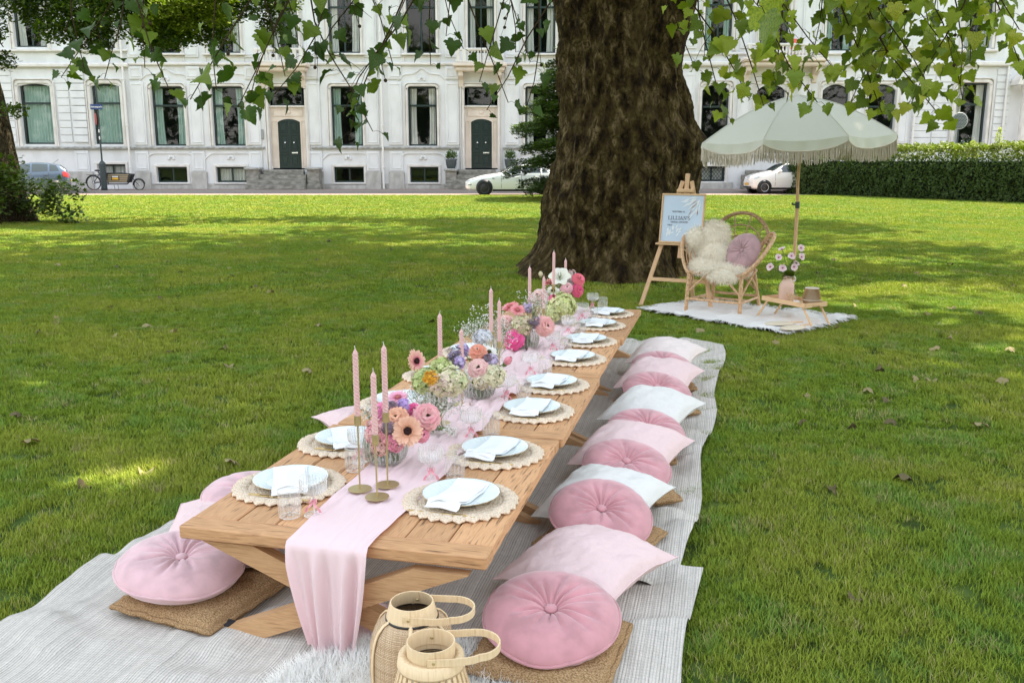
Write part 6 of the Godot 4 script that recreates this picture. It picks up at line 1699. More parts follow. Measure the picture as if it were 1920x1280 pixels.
func strip(b: MB, path: Array, h: float, th: float, closed := false) -> void:     # upright band along a level path
	var n := path.size()
	for i in (n if closed else n - 1):
		var q := []
		for k in [i, (i + 1) % n]:
			var pr: Vector3 = path[(k + n - 1) % n] if (closed or k > 0) else path[k]
			var nx: Vector3 = path[(k + 1) % n] if (closed or k < n - 1) else path[k]
			var d := (nx - pr).normalized(); var o := Vector3(d.z, 0, -d.x).normalized() * th * .5
			q.append([path[k] + o, path[k] - o])
		var up := Vector3(0, h, 0)
		b.face(q[0][0], q[1][0], q[1][0] + up, q[0][0] + up)
		b.face(q[1][1], q[0][1], q[0][1] + up, q[1][1] + up)
		b.face(q[0][0] + up, q[1][0] + up, q[1][1] + up, q[0][1] + up)
		b.face(q[0][1], q[1][1], q[1][0], q[0][0])

func build_table() -> void:
	blanket(4.05, 5.57, .30, 1.72, .0, "far woven grey-white throw under the end of the long table", 3, [.02, 0])
	blanket(.70, 4.20, -.22, 1.66, .010, "middle woven grey-white throw, the longest, under most of the cushions", 8, [.10, 0.04])
	blanket(-1.35, .86, -.63, 1.66, .022, "nearest woven grey-white throw, lying under the two lanterns", 12, [.02, 0.06])
	var lens := [[0.0, 1.215, 0.0, "nearest low plank table with the pink runner hanging over its end"], [1.235, 2.385, .012, "second low plank table counted from the lanterns"], [2.405, 3.50, -.006, "third low plank table counted from the lanterns"], [3.52, 4.80, .008, "farthest low plank table, ending before the trunk"]]
	for q in lens:
		var L: float = q[1] - q[0]
		var t := thing("low_table", q[3], "table", ts((q[0] + q[1]) / 2, .527 + q[2], 0.02), TURN, "low tables set end to end")
		var W := 1.054; var y := TOP - .02 - .023
		var b: MB
		for e in [-1, 1]:
			b = MB.new(); b.bbox(Vector3(0, y + R(-.001, .001), (L / 2 - .045) * e), Vector3(W, .046, .088), .006); part("end_board", b, M.end_board, t)
		var n := 7
		var x := -W / 2
		for k in n:
			var w: float = W / n + [.012, -.008, .004, -.012, .01, -.006, 0.0][k]
			if k == n - 1: w = W / 2 - x
			b = MB.new(); b.bbox(Vector3(x + w / 2, y + R(-.002, .0015), 0), Vector3(w - R(.0025, .006), .042, L - .182), .004)
			part("plank", b, M["plank%d" % ((k * 3 + int(q[0] * 2)) % 4)], t)
			x += w
		b = MB.new(); b.box(Vector3(0, y - .031, 0), Vector3(W - .12, .016, L - .24)); part("underframe", b, M.leg_wood, t)
		for e in [-1, 1]:
			for s in [-1, 1]:
				b = MB.new()
				var z: float = (L / 2 - .045) * e + .024 * s
				var pts := [Vector2(-.50, 0), Vector2(-.315, 0), Vector2(.47, y - .045), Vector2(.285, y - .045)]
				if s < 0:
					pts = [Vector2(.50, 0), Vector2(-.285, y - .045), Vector2(-.47, y - .045), Vector2(.315, 0)]
				b.prism(pts, z - .022, z + .022)
				part("leg", b, M.leg_wood, t)
	# the pink runner lies along all the tables and hangs over the near end
	var r := thing("table_runner", "sheer pink cloth runner along the tables, hanging to the ground at the near end", "table runner", ts(0, .545, TOP), TURN)
	var nz := FastNoiseLite.new(); nz.seed = 4; nz.frequency = 1.0; nz.fractal_octaves = 2
	var b := MB.new()
	var on := 4.66
	b.grid(44, 300, func(u: float, v: float) -> Vector3:
		var d := (v * (on + .49))                   # distance from the far end along the cloth
		var s := on - d
		var c := (u - .5)
		var w := .275 + .09 * smoothstep(.3, 1.6, s) + .03 * sin(s * 3.1)
		var off := .02 * sin(s * 2.3 + 1.0) * smoothstep(.2, .8, s)
		var n1 := nz.get_noise_2d(u * 3.2 + 10, s * 3.0); var n2 := nz.get_noise_2d(u * 7.0 + 40, s * 1.3)
		var crump := smoothstep(.25, 1.3, s)
		var lift := .004 + absf(n1) * .030 * crump + (.5 + .5 * sin(u * 26.0 + 5.0 * n1 + s * 2.0)) * .009 * (.35 + .65 * crump) + maxf(0.0, n2) * .012
		if s > .018: return Vector3(c * w + off + .02 * n1 * crump, lift, -s)
		var h := .018 - s                            # length that hangs
		var a := clampf(h / .035, 0, 1) * PI / 2
		var full := lerpf(.31, .47, pow(maxf(0.0, 1.0 - absf(c * 2.0 - .05)), .8)) if h > 0 else 1.0
		var k := clampf(h / .5, 0, 1)
		var fall := maxf(0.0, h - .035) * full / .47
		var xx := c * w * (1.0 - .38 * k * k) + .012 * k
		var pleat := (.010 * sin(u * 19.0 + 1.2) + .008 * sin(u * 33.0 + 2.0 + k)) * smoothstep(.0, .25, k) * (1.0 + k)
		var zz := .014 + .024 * sin(a) + pleat + .006
		return Vector3(xx, -.022 * (1.0 - cos(a)) + lift * (1.0 - clampf(h * 30.0, 0, 1)) - fall + .002, zz))
	part("cloth", b, M.runner, r)
	b = MB.new()
	b.grid(30, 26, func(u: float, v: float) -> Vector3:
		var n := nz.get_noise_2d(u * 5.0 + 70, v * 5.0 + 3)
		var m := sin(PI * u) * sin(PI * v)
		return Vector3((u - .5) * .22 + .03 * n, -.395 + .02 + m * (.045 + .05 * absf(n)) + .012 * sin(u * 15.0 + v * 8.0) * m, -.20 + (v - .5) * -.26))
	part("bunched_end", b, M.runner, r)
	# lanterns on the near throw
	var lb := thing("slatted_lantern", "bamboo slat lantern with a bentwood handle, nearest to the camera", "lantern", Vector3(-.212, .05, -2.167), 0.12)
	b = MB.new(); b.lathe([Vector2(.058, .262), Vector2(.058, .255), Vector2(.088, .255), Vector2(.090, .262), Vector2(.086, .285), Vector2(.066, .288), Vector2(.064, .262)], 40); part("collar", b, M.bamboo, lb)
	bent_top(lb, .300, .064, .064)
	for k in 30:
		var a := TAU * k / 30.0
		b = MB.new(); var d := Vector3(cos(a), 0, sin(a)); var X := Basis(Vector3(-d.z, 0, d.x), Vector3.UP, d)
		var pa := d * .080 + Vector3(0, .262, 0); var pb := d * .125 + Vector3(0, .10, 0); var pc := d * .115 + Vector3(0, 0.0, 0)
		for e in [[pa, pb], [pb, pc]]:
			var yv: Vector3 = (e[1] - e[0]).normalized(); var xv := Vector3(-d.z, 0, d.x)
			b.box((e[0] + e[1]) / 2, Vector3(.0105, (e[1] - e[0]).length(), .004), Basis(xv, yv, xv.cross(yv)))
		part("slat", b, M.bamboo, lb)
	b = MB.new(); b.lathe([Vector2(.05, 0), Vector2(.118, 0), Vector2(.118, .014), Vector2(.05, .014)], 30); part("base_ring", b, M.bamboo, lb)
	candle_glass(lb)
	var la := thing("cane_lantern", "round-shouldered woven cane lantern with a bentwood handle, behind the slatted one", "lantern", Vector3(-.285, .05, -2.38), -0.1)
	var cane := mat("cane", Color.WHITE, .7, .3)
	triplanar(cane, weave_image(256, [Color(.60, .42, .26), Color(.68, .5, .33), Color(.5, .34, .2)], Color(.05, .03, .018), 9), Vector3(9, 7, 9))
	b = MB.new(); b.lathe([Vector2(.105, 0), Vector2(.118, .02), Vector2(.124, .12), Vector2(.121, .20), Vector2(.108, .245), Vector2(.088, .27), Vector2(.070, .278)], 44); part("woven_body", b, cane, la)
	for k in 6:
		var a := TAU * (k + .35) / 6.0; var pth := []
		for q in [Vector2(.108, 0), Vector2(.122, .03), Vector2(.127, .12), Vector2(.124, .20), Vector2(.111, .247), Vector2(.090, .273), Vector2(.072, .281)]: pth.append(Vector3(cos(a) * q.x, q.y, sin(a) * q.x))
		b = MB.new(); b.tube(smooth(pth, 14), .006, 6, false, Vector2(1, .5)); part("cane_stave", b, M.bamboo, la)
	b = MB.new(); b.lathe([Vector2(.066, .278), Vector2(.076, .276), Vector2(.076, .282), Vector2(.066, .284)], 36); part("dark_gasket", b, M.black_iron, la)
	bent_top(la, .302, .062, .074)
	candle_glass(la)
	# white sheepskin under them
	var sk := thing("sheepskin", "white long-haired sheepskin on the throw under the lanterns", "sheepskin", Vector3(-.33, .035, -2.37), 0.0)
	b = MB.new(); b.ball(Vector3(0, .0, 0), Vector3(.40, .02, .36), 30, 8); part("hide", b, M.hide, sk)
	fur_on(sk, [[Vector3(0, .0, 0), Vector3(.41, .022, .37)]], 42000, .06, M.fur_white, Vector3(0, -.1, .0))

func bent_top(o: Node3D, y: float, r: float, r2: float) -> void:       # bentwood ring and hinged loop handle with rivets
	var b := MB.new(); b.lathe([Vector2(r2, y - .022), Vector2(r, y + .022), Vector2(r - .002, y + .0235), Vector2(r - .005, y + .022), Vector2(r2 - .006, y - .020), Vector2(r2, y - .022)], 44); part("ring", b, M.bamboo, o)
	b = MB.new(); var pth := []
	var w := r + .006
	pth.append(Vector3(-.012, y - .012, w)); pth.append(Vector3(.06, y - .012, w * 1.03)); pth.append(Vector3(.11, y - .010, w * .98))
	for k in 9:
		var a := PI / 2 - PI * k / 8.0
		pth.append(Vector3(.118 + cos(a) * w * .9, y - .008, sin(a) * w * .93))
	pth.append(Vector3(.11, y - .010, -w * .98)); pth.append(Vector3(.06, y - .012, -w * 1.03)); pth.append(Vector3(-.012, y - .012, -w))
	strip(b, smooth(pth, 40), .020, .0045); part("handle", b, M.bamboo, o)
	for s in [-1, 1]:
		b = MB.new(); b.ball(Vector3(.004, y - .002, (w + .003) * s), Vector3(.0045, .0045, .002), 8, 6); b.ball(Vector3(.004, y - .002, (r - .008) * s), Vector3(.0045, .0045, .002), 8, 6); part("rivet", b, M.satin_gold, o)

func candle_glass(o: Node3D) -> void:
	var b := MB.new(); b.lathe([Vector2(.055, .01), Vector2(.056, .23), Vector2(.0535, .23), Vector2(.0525, .012)], 28); part("glass_insert", b, M.glass, o)
	b = MB.new(); b.lathe([Vector2(.0535, .258), Vector2(.0585, .258), Vector2(.0585, .264), Vector2(.0535, .264)], 28); part("seal_ring", b, M.black_iron, o)

# ---------- cushions ----------
func pillow(label: String, m: Material, at: Vector3, yaw: float, size: float, tilt: Vector2, thick := .15, seed_ := 1) -> void:
	var o := thing("square_pillow", label, "pillow", at, 0.0)
	o.basis = Basis(Vector3.UP, yaw) * Basis(Vector3.RIGHT, tilt.x) * Basis(Vector3(0, 0, 1), tilt.y)
	var nz := FastNoiseLite.new(); nz.seed = seed_; nz.frequency = 1.0
	var b := MB.new()
	for s in [1, -1]:
		b.grid(40, 40, func(u: float, v: float) -> Vector3:
			var a := u * 2 - 1; var c := v * 2 - 1
			if s < 0: a = -a
			var e := (1 - a * a) * (1 - c * c)
			var h := pow(clampf(e, 0, 1), .52) * thick * .5
			var k := 1.0 - .075 * (1 - a * a) * c * c * c * c - .0
			var k2 := 1.0 - .075 * (1 - c * c) * a * a * a * a
			var n := nz.get_noise_2d(a * 1.6 + s * 7, c * 1.6)
			var edge := clampf(1.0 - e * 3.0, 0, 1)
			h += (.012 * n + .006 * sin((a + c) * 9.0 + 4 * n) * edge * clampf(e * 8.0, 0, 1)) * clampf(e * 5.0, 0, 1)
			var sag := -.03 * (a * a * c * c) + .01 * nz.get_noise_2d(a + 20, c)
			return Vector3(a * size / 2 * k2, h * s + sag, -c * size / 2 * k))
	part("cover", b, m, o)
	b = MB.new(); var ring := []
	for q in 4:
		for k in 12:
			var f := k / 12.0 * 2 - 1
			var a: float = [f, 1.0, -f, -1.0][q]; var c: float = [-1.0, f, 1.0, -f][q]
			ring.append(Vector3(a * size / 2 * (1.004 - .075 * (1 - c * c) * a * a * a * a), -.03 * a * a * c * c + .01 * nz.get_noise_2d(a + 20, c), -c * size / 2 * (1.004 - .075 * (1 - a * a) * c * c * c * c)))
	b.tube(ring, .0035, 5, true); part("seam", b, m, o)

func jute_pad(label: String, at: Vector3, yaw: float, size := .42, tag_at := 0) -> void:
	var o := thing("jute_cushion", label, "floor cushion", at, yaw)
	var b := MB.new()
	var nz := FastNoiseLite.new(); nz.seed = int(at.x * 100 + 50); nz.frequency = 1.4
	for s in [1, -1]:
		b.grid(48, 48, func(u: float, v: float) -> Vector3:
			var a: float = (u * 2 - 1) * s; var c := v * 2 - 1
			var e := (1 - pow(absf(a), 6)) * (1 - pow(absf(c), 6))
			var rowh := .0035 * absf(sin(c * size * 95.0)) + .0025 * sin(a * size * 140.0 + (PI if int(floor(c * size * 30.0)) % 2 else 0.0))
			var h := pow(clampf(e, 0, 1), .5) * .036 + (rowh + .008 * nz.get_noise_2d(a * 1.5, c * 1.5)) * (1 if e > .02 else 0)
			var k := size / 2 * (1.0 + .02 * nz.get_noise_2d(a * 2.0, c * 2.0 + 9))
			return Vector3(a * k, h * s, -c * k))
	part("cover", b, M.jute, o)
	b = MB.new(); var ring := []
	for q in 4:
		for k in 14:
			var f := k / 14.0 * 2 - 1
			ring.append(Vector3([f, 1.0, -f, -1.0][q] * size / 2, .004 * sin(k * 1.7), -[-1.0, f, 1.0, -f][q] * size / 2))
	b.tube(ring, .010, 6, true); part("braided_edge", b, M.jute, o)
	if tag_at:
		b = MB.new(); b.bbox(Vector3(size / 2 + .012, .004, size * .33), Vector3(.035, .004, .04), .001); part("cloth_tag", b, M.label_black, o)

func build_cushions() -> void:
	var rounds := [
		[Vector3(0.124, 0.150, -2.653), .215, "velvet_rose", "nearest rose velvet round cushion, in front of a pale pink square pillow", .22, .02],
		[Vector3(0.365, 0.150, -3.502), .208, "velvet_rose", "second rose velvet round cushion from the lanterns, lying on a white pillow", .36, -.05],
		[Vector3(0.541, 0.150, -4.092), .208, "velvet_rose", "third rose velvet round cushion from the lanterns", .30, -.06],
		[Vector3(0.724, 0.150, -4.668), .208, "velvet_rose", "fourth rose velvet round cushion from the lanterns, before the whitest pillow", .26, -.10],
		[Vector3(0.911, 0.150, -5.536), .215, "velvet_rose", "fifth rose velvet round cushion from the lanterns", .28, -.08],
		[Vector3(1.057, 0.150, -6.183), .215, "velvet_rose", "farthest rose velvet round cushion in the row right of the tables", .28, -.05]]
	var jl := ["jute floor cushion under the nearest rose velvet cushion", "jute floor cushion under the second rose velvet cushion", "jute floor cushion under the third rose velvet cushion", "jute floor cushion under the fourth rose velvet cushion, its edge showing by the table", "jute floor cushion under the fifth rose velvet cushion", "jute floor cushion under the farthest rose velvet cushion"]
	for k in rounds.size():
		var q = rounds[k]
		var p: Vector3 = q[0]
		jute_pad(jl[k], Vector3(p.x + (.0 if k != 3 else -.06), .085 if k == 0 else .075, p.z + (.02 if k == 0 else 0.0)), [-.32, -.6, .2, -.1, .3, 0.0][k], .43 if k == 0 else .40)
		var o := thing("round_cushion", q[3], "cushion", p + Vector3(0, .030, 0), 0.0)
		o.basis = Basis(Vector3.RIGHT, q[4]) * Basis(Vector3(0, 0, 1), q[5]) * Basis(Vector3.UP, k * 1.3)
		round_cushion(o, q[1], .125, M[q[2]], 20 + k)
	pillow("pale pink square pillow between the nearest two rose cushions", M.cotton_pink, Vector3(0.266, 0.170, -3.081), -.72, .48, Vector2(.12, .02), .15, 2)
	pillow("off-white square pillow under the second rose cushion", M.cotton_white, Vector3(0.399, 0.170, -3.733), -.60, .46, Vector2(.22, -.02), .15, 3)
	pillow("pale pink square pillow between the third and fourth rose cushions", M.cotton_pink, Vector3(0.602, 0.190, -4.360), -.55, .48, Vector2(.20, -.05), .16, 4)
	pillow("whitest square pillow, between the fourth and fifth rose cushions", M.cotton_white, Vector3(0.815, 0.190, -5.113), -.62, .47, Vector2(.20, -.05), .16, 5)
	pillow("blush square pillow between the two farthest rose cushions", M.cotton_pink, Vector3(0.984, 0.200, -5.877), -.5, .47, Vector2(.20, -.05), .16, 6)
	pillow("cream square pillow at the far end of the cushion row", M.cotton_blush, Vector3(1.146, 0.200, -6.595), -.55, .47, Vector2(.20, -.05), .16, 7)
	# left side
	var p := Vector3(-1.184, 0.160, -3.023)
	jute_pad("jute floor cushion with a black tag, under the pale pink cushion left of the table", Vector3(-1.105, 0.075, -3.028), -.42, .44, 1)
	var o := thing("round_cushion", "pale pink velvet round cushion left of the table's near corner", "cushion", p + Vector3(0, .02, 0), 0.0)
	o.basis = Basis(Vector3.RIGHT, .10) * Basis(Vector3(0, 0, 1), -.10); round_cushion(o, .218, .135, M.velvet_pale, 41)
	pillow("pale pink square pillow half under the table's near left corner", M.cotton_pink, Vector3(-1.105, 0.200, -3.302), .1, .45, Vector2(.18, -.06), .15, 8)
	o = thing("round_cushion", "pale pink velvet round cushion peeping past the table's left edge", "cushion", Vector3(-1.050, 0.240, -3.520), 0.0)
	o.basis = Basis(Vector3.RIGHT, .1) * Basis(Vector3(0, 0, 1), -.15); round_cushion(o, .21, .13, M.velvet_pale, 42)
	jute_pad("jute floor cushion hidden under the left table edge", Vector3(-1.114, 0.075, -3.849), .1, .40)
	pillow("pale pink square pillow whose corner points left past the table edge", M.cotton_pink, Vector3(-0.758, 0.240, -4.595), .55, .45, Vector2(.1, -.1), .13, 9)
# ---------- place settings, candles, vases ----------
func make_mat() -> Node3D:
	var o := thing("placemat", "", "placemat")
	var b := MB.new()
	b.grid(96, 26, func(u: float, v: float) -> Vector3:
		var r := .005 + (1.0 - v) * .150; var a := TAU * u
		var ring := absf(sin(r * 210.0)) * .0035
		var sp := .0022 * sin(a * 44.0 + (0.0 if int(r * 67.0) % 2 == 0 else PI))
		return Vector3(cos(a) * r, .004 + ring + sp, -sin(a) * r))
	part("centre", b, M.raffia, o)
	var lp := MB.new()                                   # one crochet loop of the border
	lp.grid(12, 7, func(u: float, v: float) -> Vector3:
		var th := PI * (v - .5); var a := TAU * u
		var q := Vector3(cos(a) * cos(th) * .029, sin(th) * .0095 + .006, -sin(a) * cos(th) * .0235)
		q.y += .0025 * sin(a * 6.0 + v * 9.0) * cos(th); q.z += .002 * sin(q.x * 420.0)
		q.y += .0035 * smoothstep(.008, .0, absf(q.z)) * -1.0 * cos(th)
		return q)
	var mesh := lp.commit()
	for k in 27:
		var a := TAU * k / 27.0
		part("loop", mesh, M.raffia, o, Transform3D(Basis(Vector3.UP, a + R(-.08, .08)).scaled(Vector3.ONE * R(1.0, 1.14)), Vector3(cos(a) * .178, R(0, .0015), -sin(a) * .1725)))
	return o

func make_plate() -> Node3D:
	var o := thing("plate", "", "plate")
	var b := MB.new()
	b.lathe([Vector2(0, 0), Vector2(.075, 0), Vector2(.085, .003), Vector2(.128, .016), Vector2(.136, .0205), Vector2(.135, .0225), Vector2(.128, .0205), Vector2(.086, .0075), Vector2(.078, .005), Vector2(0, .0045)], 96, Vector3.ZERO, Basis(), func(r: float, _y: float, a: float) -> float: return r * (1.0 + (.014 * absf(sin(a * 12.0)) if r > .1 else 0.0)))
	part("dish", b, M.porcelain, o)
	b = MB.new()
	for k in 48:
		var a := TAU * k / 48.0; var d := Vector3(cos(a), 0, -sin(a))
		b.tube([d * .088 + Vector3(0, .0085, 0), d * .127 + Vector3(0, .0200, 0)], .0013, 4)
	part("fluting", b, M.porcelain, o)
	var rim := MB.new(); var ring := []
	for k in 96:
		var a := TAU * k / 96.0
		ring.append(Vector3(cos(a), 0, -sin(a)) * .1365 * (1.0 + .014 * absf(sin(a * 12.0))) + Vector3(0, .0215, 0))
	rim.tube(ring, .0011, 4, true); part("gold_rim", rim, M.gold, o)
	return o

func make_napkin(seed_: int) -> Node3D:           # folded in layers, lying over the plate and hanging off its near side (+z)
	var o := thing("napkin", "", "napkin")
	var g := RandomNumberGenerator.new(); g.seed = seed_
	for k in 3:
		var b := MB.new()
		var w := .125 - k * .004; var dx := g.randf_range(-.006, .006); var z0 := -.112 + k * .005; var z1 := .152 - k * .010 + g.randf_range(-.004, .004)
		var sk := g.randf_range(-.05, .05); var ph := g.randf() * 6.0
		var f := func(u: float, v: float) -> Vector3:
			var z := lerpf(z1, z0, v); var x := (u - .5) * w + dx + sk * z
			var r := Vector2(x, z).length()
			var y := .010 + maxf(0.0, (r - .078) * .32) if r < .136 else .028 - maxf(0.0, (r - .136)) * 1.15
			y = maxf(y, .012)
			y += .0028 * k + .0014 * sin(z * 46.0 + ph + u * 4.0) + .002 * sin(u * 7.0 + ph)
			return Vector3(x, y, z)
		b.grid(14, 34, f)
		b.grid(14, 34, func(u: float, v: float) -> Vector3: return f.call(1.0 - u, v) - Vector3(0, .0026, 0))
		for e in [0.0, 1.0]:
			b.grid(1, 34, func(u: float, v: float) -> Vector3: return f.call(e, v) - Vector3(0, .0026 * (u if e < .5 else 1.0 - u), 0))
		b.grid(14, 1, func(u: float, v: float) -> Vector3: return f.call(u, 0.0) - Vector3(0, .0026 * (1.0 - v), 0))
		part("fold", b, M.napkin, o)
	return o

func make_fork() -> Node3D:
	var o := thing("fork", "", "fork")
	var b := MB.new()
	b.bbox(Vector3(-.04, .003, 0), Vector3(.125, .0035, .007), .0015); b.bbox(Vector3(-.115, .003, 0), Vector3(.05, .004, .010), .0015)
	b.bbox(Vector3(.038, .0045, 0), Vector3(.04, .003, .017), .0012); part("handle", b, M.gold, o)
	for k in 4:
		b = MB.new(); b.bbox(Vector3(.078, .0055, -.0075 + k * .005), Vector3(.042, .0022, .0024), .0008); part("tine", b, M.gold, o)
	return o

func make_tumbler() -> Node3D:
	var o := thing("tumbler", "", "glass")
	var b := MB.new()
	b.lathe([Vector2(0, 0), Vector2(.031, 0), Vector2(.0345, .003), Vector2(.0365, .012), Vector2(.0370, .03), Vector2(.0375, .06), Vector2(.038, .072), Vector2(.0382, .0935), Vector2(.0371, .0948), Vector2(.0360, .0935), Vector2(.0352, .06), Vector2(.0345, .03), Vector2(.032, .014), Vector2(0, .011)], 72, Vector3.ZERO, Basis(), func(r: float, y: float, a: float) -> float:
		return r + (.0011 * absf(sin(a * 12.0)) if y > .008 and y < .066 and r > .0355 else 0.0))
	part("cup", b, M.glass, o)
	b = MB.new()
	for k in 16:
		var a := TAU * k / 16.0; var d := Vector3(cos(a), 0, sin(a)); b.tube([d * .0372 + Vector3(0, .012, 0), d * .0385 + Vector3(0, .066, 0)], .0010, 4)
	part("flutes", b, M.glass_edge, o); glass_ring(o, .0373, .0945, .0010); glass_ring(o, .0335, .003, .0016)
	return o

func make_goblet() -> Node3D:
	var o := thing("coupe_glass", "", "glass")
	var b := MB.new()
	b.lathe([Vector2(0, 0), Vector2(.033, 0), Vector2(.034, .0015), Vector2(.020, .004), Vector2(.006, .008), Vector2(.0038, .02), Vector2(.0036, .062), Vector2(.006, .070), Vector2(.028, .078), Vector2(.041, .088), Vector2(.0455, .104), Vector2(.0465, .134), Vector2(.0456, .1352), Vector2(.0445, .134), Vector2(.0432, .105), Vector2(.039, .091), Vector2(.027, .081), Vector2(0, .076)], 96, Vector3.ZERO, Basis(), func(r: float, y: float, a: float) -> float:
		return r + (.0013 * absf(sin(a * 16.0)) if y > .084 and y < .129 and r > .0405 else 0.0))
	part("bowl", b, M.glass, o)
	b = MB.new()
	for k in 26:
		var a := TAU * k / 26.0; var d := Vector3(cos(a), 0, sin(a)); b.tube([d * .036 + Vector3(0, .083, 0), d * .0445 + Vector3(0, .093, 0), d * .0472 + Vector3(0, .128, 0)], .0010, 4)
	part("flutes", b, M.glass_edge, o); glass_ring(o, .0458, .1348, .0011); glass_ring(o, .0335, .0015, .0013)
	b = MB.new(); b.tube([Vector3(0, .006, 0), Vector3(0, .072, 0)], .0030, 7); part("stem", b, M.glass_edge, o)
	b = MB.new(); b.lathe([Vector2(.0045, .046), Vector2(.0068, .05), Vector2(.0045, .056)], 12)
	for s in [-1, 1]:
		var prev := MB.new()
		prev.grid(2, 8, func(u: float, v: float) -> Vector3: return Vector3(.004 * s + (1 - v) * .022 * s + (u - .5) * .010, .052 - (1 - v) * .040 + .006 * sin(v * 6.0), .006 + .008 * sin(v * 3.1) + .003 * (1 - v)))
		b.add(prev, Transform3D())
		var lp := []
		for k in 9: lp.append(Vector3(s * (.003 + .011 * sin(PI * k / 8.0)), .054 + .008 * sin(TAU * k / 8.0), .007 + .006 * sin(PI * k / 8.0)))
		b.tube(lp, .003, 5, false, Vector2(1.0, .35))
	part("ribbon", b, M.ribbon, o)
	return o

func glass_ring(o: Node3D, r: float, y: float, w: float, m: Material = M.glass_edge) -> void:
	var b := MB.new(); var ring := []
	for k in 40: ring.append(Vector3(cos(TAU * k / 40.0) * r, y, sin(TAU * k / 40.0) * r))
	b.tube(ring, w, 5, true); part("rim", b, m, o)

func make_candle(h: float) -> Node3D:
	var o := thing("candle", "", "candle")
	var b := MB.new()
	var twist := h * 160.0
	b.grid(24, int(h * 640), func(u: float, v: float) -> Vector3:
		var a := TAU * u; var y := v * h
		var tp := 1.0 - smoothstep(h - .018, h, y) * .75
		var plain := smoothstep(.012, .03, y)
		var r := .0103 * tp * (1.0 - .10 * v) * (1.0 + plain * .24 * (absf(sin(1.5 * (a + v * twist))) - .5))
		return Vector3(cos(a) * r, y, -sin(a) * r))
	part("stick", b, M.wax, o)
	b = MB.new(); b.tube([Vector3(0, h - .003, 0), Vector3(.001, h + .006, 0), Vector3(.003, h + .011, .001)], .0011, 5); part("wick", b, M.wick, o)
	return o

func make_stick(h: float) -> Node3D:
	var o := thing("candlestick", "", "candlestick")
	var b := MB.new(); b.lathe([Vector2(0, 0), Vector2(.042, 0), Vector2(.0425, .0015), Vector2(.042, .003), Vector2(0, .0035)], 36); part("foot", b, M.satin_gold, o)
	b = MB.new(); b.tube([Vector3(0, .003, 0), Vector3(0, h - .03, 0)], .0032, 8); part("rod", b, M.satin_gold, o)
	b = MB.new(); b.lathe([Vector2(0, h - .036), Vector2(.0125, h - .036), Vector2(.0125, h), Vector2(.0113, h), Vector2(.0113, h - .02), Vector2(0, h - .02)], 20); part("cup", b, M.satin_gold, o)
	return o

func ribbed_vase(label: String, at: Vector3, r: float, h: float) -> void:
	var o := thing("ribbed_vase", label, "vase", at)
	var rib := func(q: float, y: float, a: float) -> float: return q * (1.0 + (.05 * (absf(sin(a * 13.0)) - .5) if y > .006 and y < h - .008 and q > r * .6 else 0.0))
	var outer := []; var inner := []
	for k in 13:
		var f := k / 12.0
		var q := r * (.62 + .38 * sin(PI * (.14 + .74 * f)) ) if f < .86 else r * lerpf(.80, .74, (f - .86) / .14)
		outer.append(Vector2(q, .004 + f * (h - .004)))
		inner.append(Vector2(q - .0045, maxf(.010, .004 + f * (h - .004))))
	inner.reverse()
	var prof := [Vector2(0, 0), Vector2(r * .60, 0)]
	prof.append_array(outer); prof.append(Vector2(outer[12].x - .002, h + .0015)); prof.append_array(inner); prof.append(Vector2(0, .010))
	var b := MB.new(); b.lathe(prof, 120, Vector3.ZERO, Basis(), rib); part("bowl", b, M.smoke_glass, o)
	b = MB.new()
	for k in 26:
		var a := TAU * k / 26.0; var pth := []
		for q in outer.slice(1, 12): pth.append(Vector3(cos(a) * q.x * 1.015, q.y, -sin(a) * q.x * 1.015))
		b.tube(pth, .0022, 4)
	part("flutes", b, M.smoke_edge, o); glass_ring(o, outer[12].x - .002, h, .0022, M.smoke_edge); glass_ring(o, r * .6, .004, .003, M.smoke_edge)

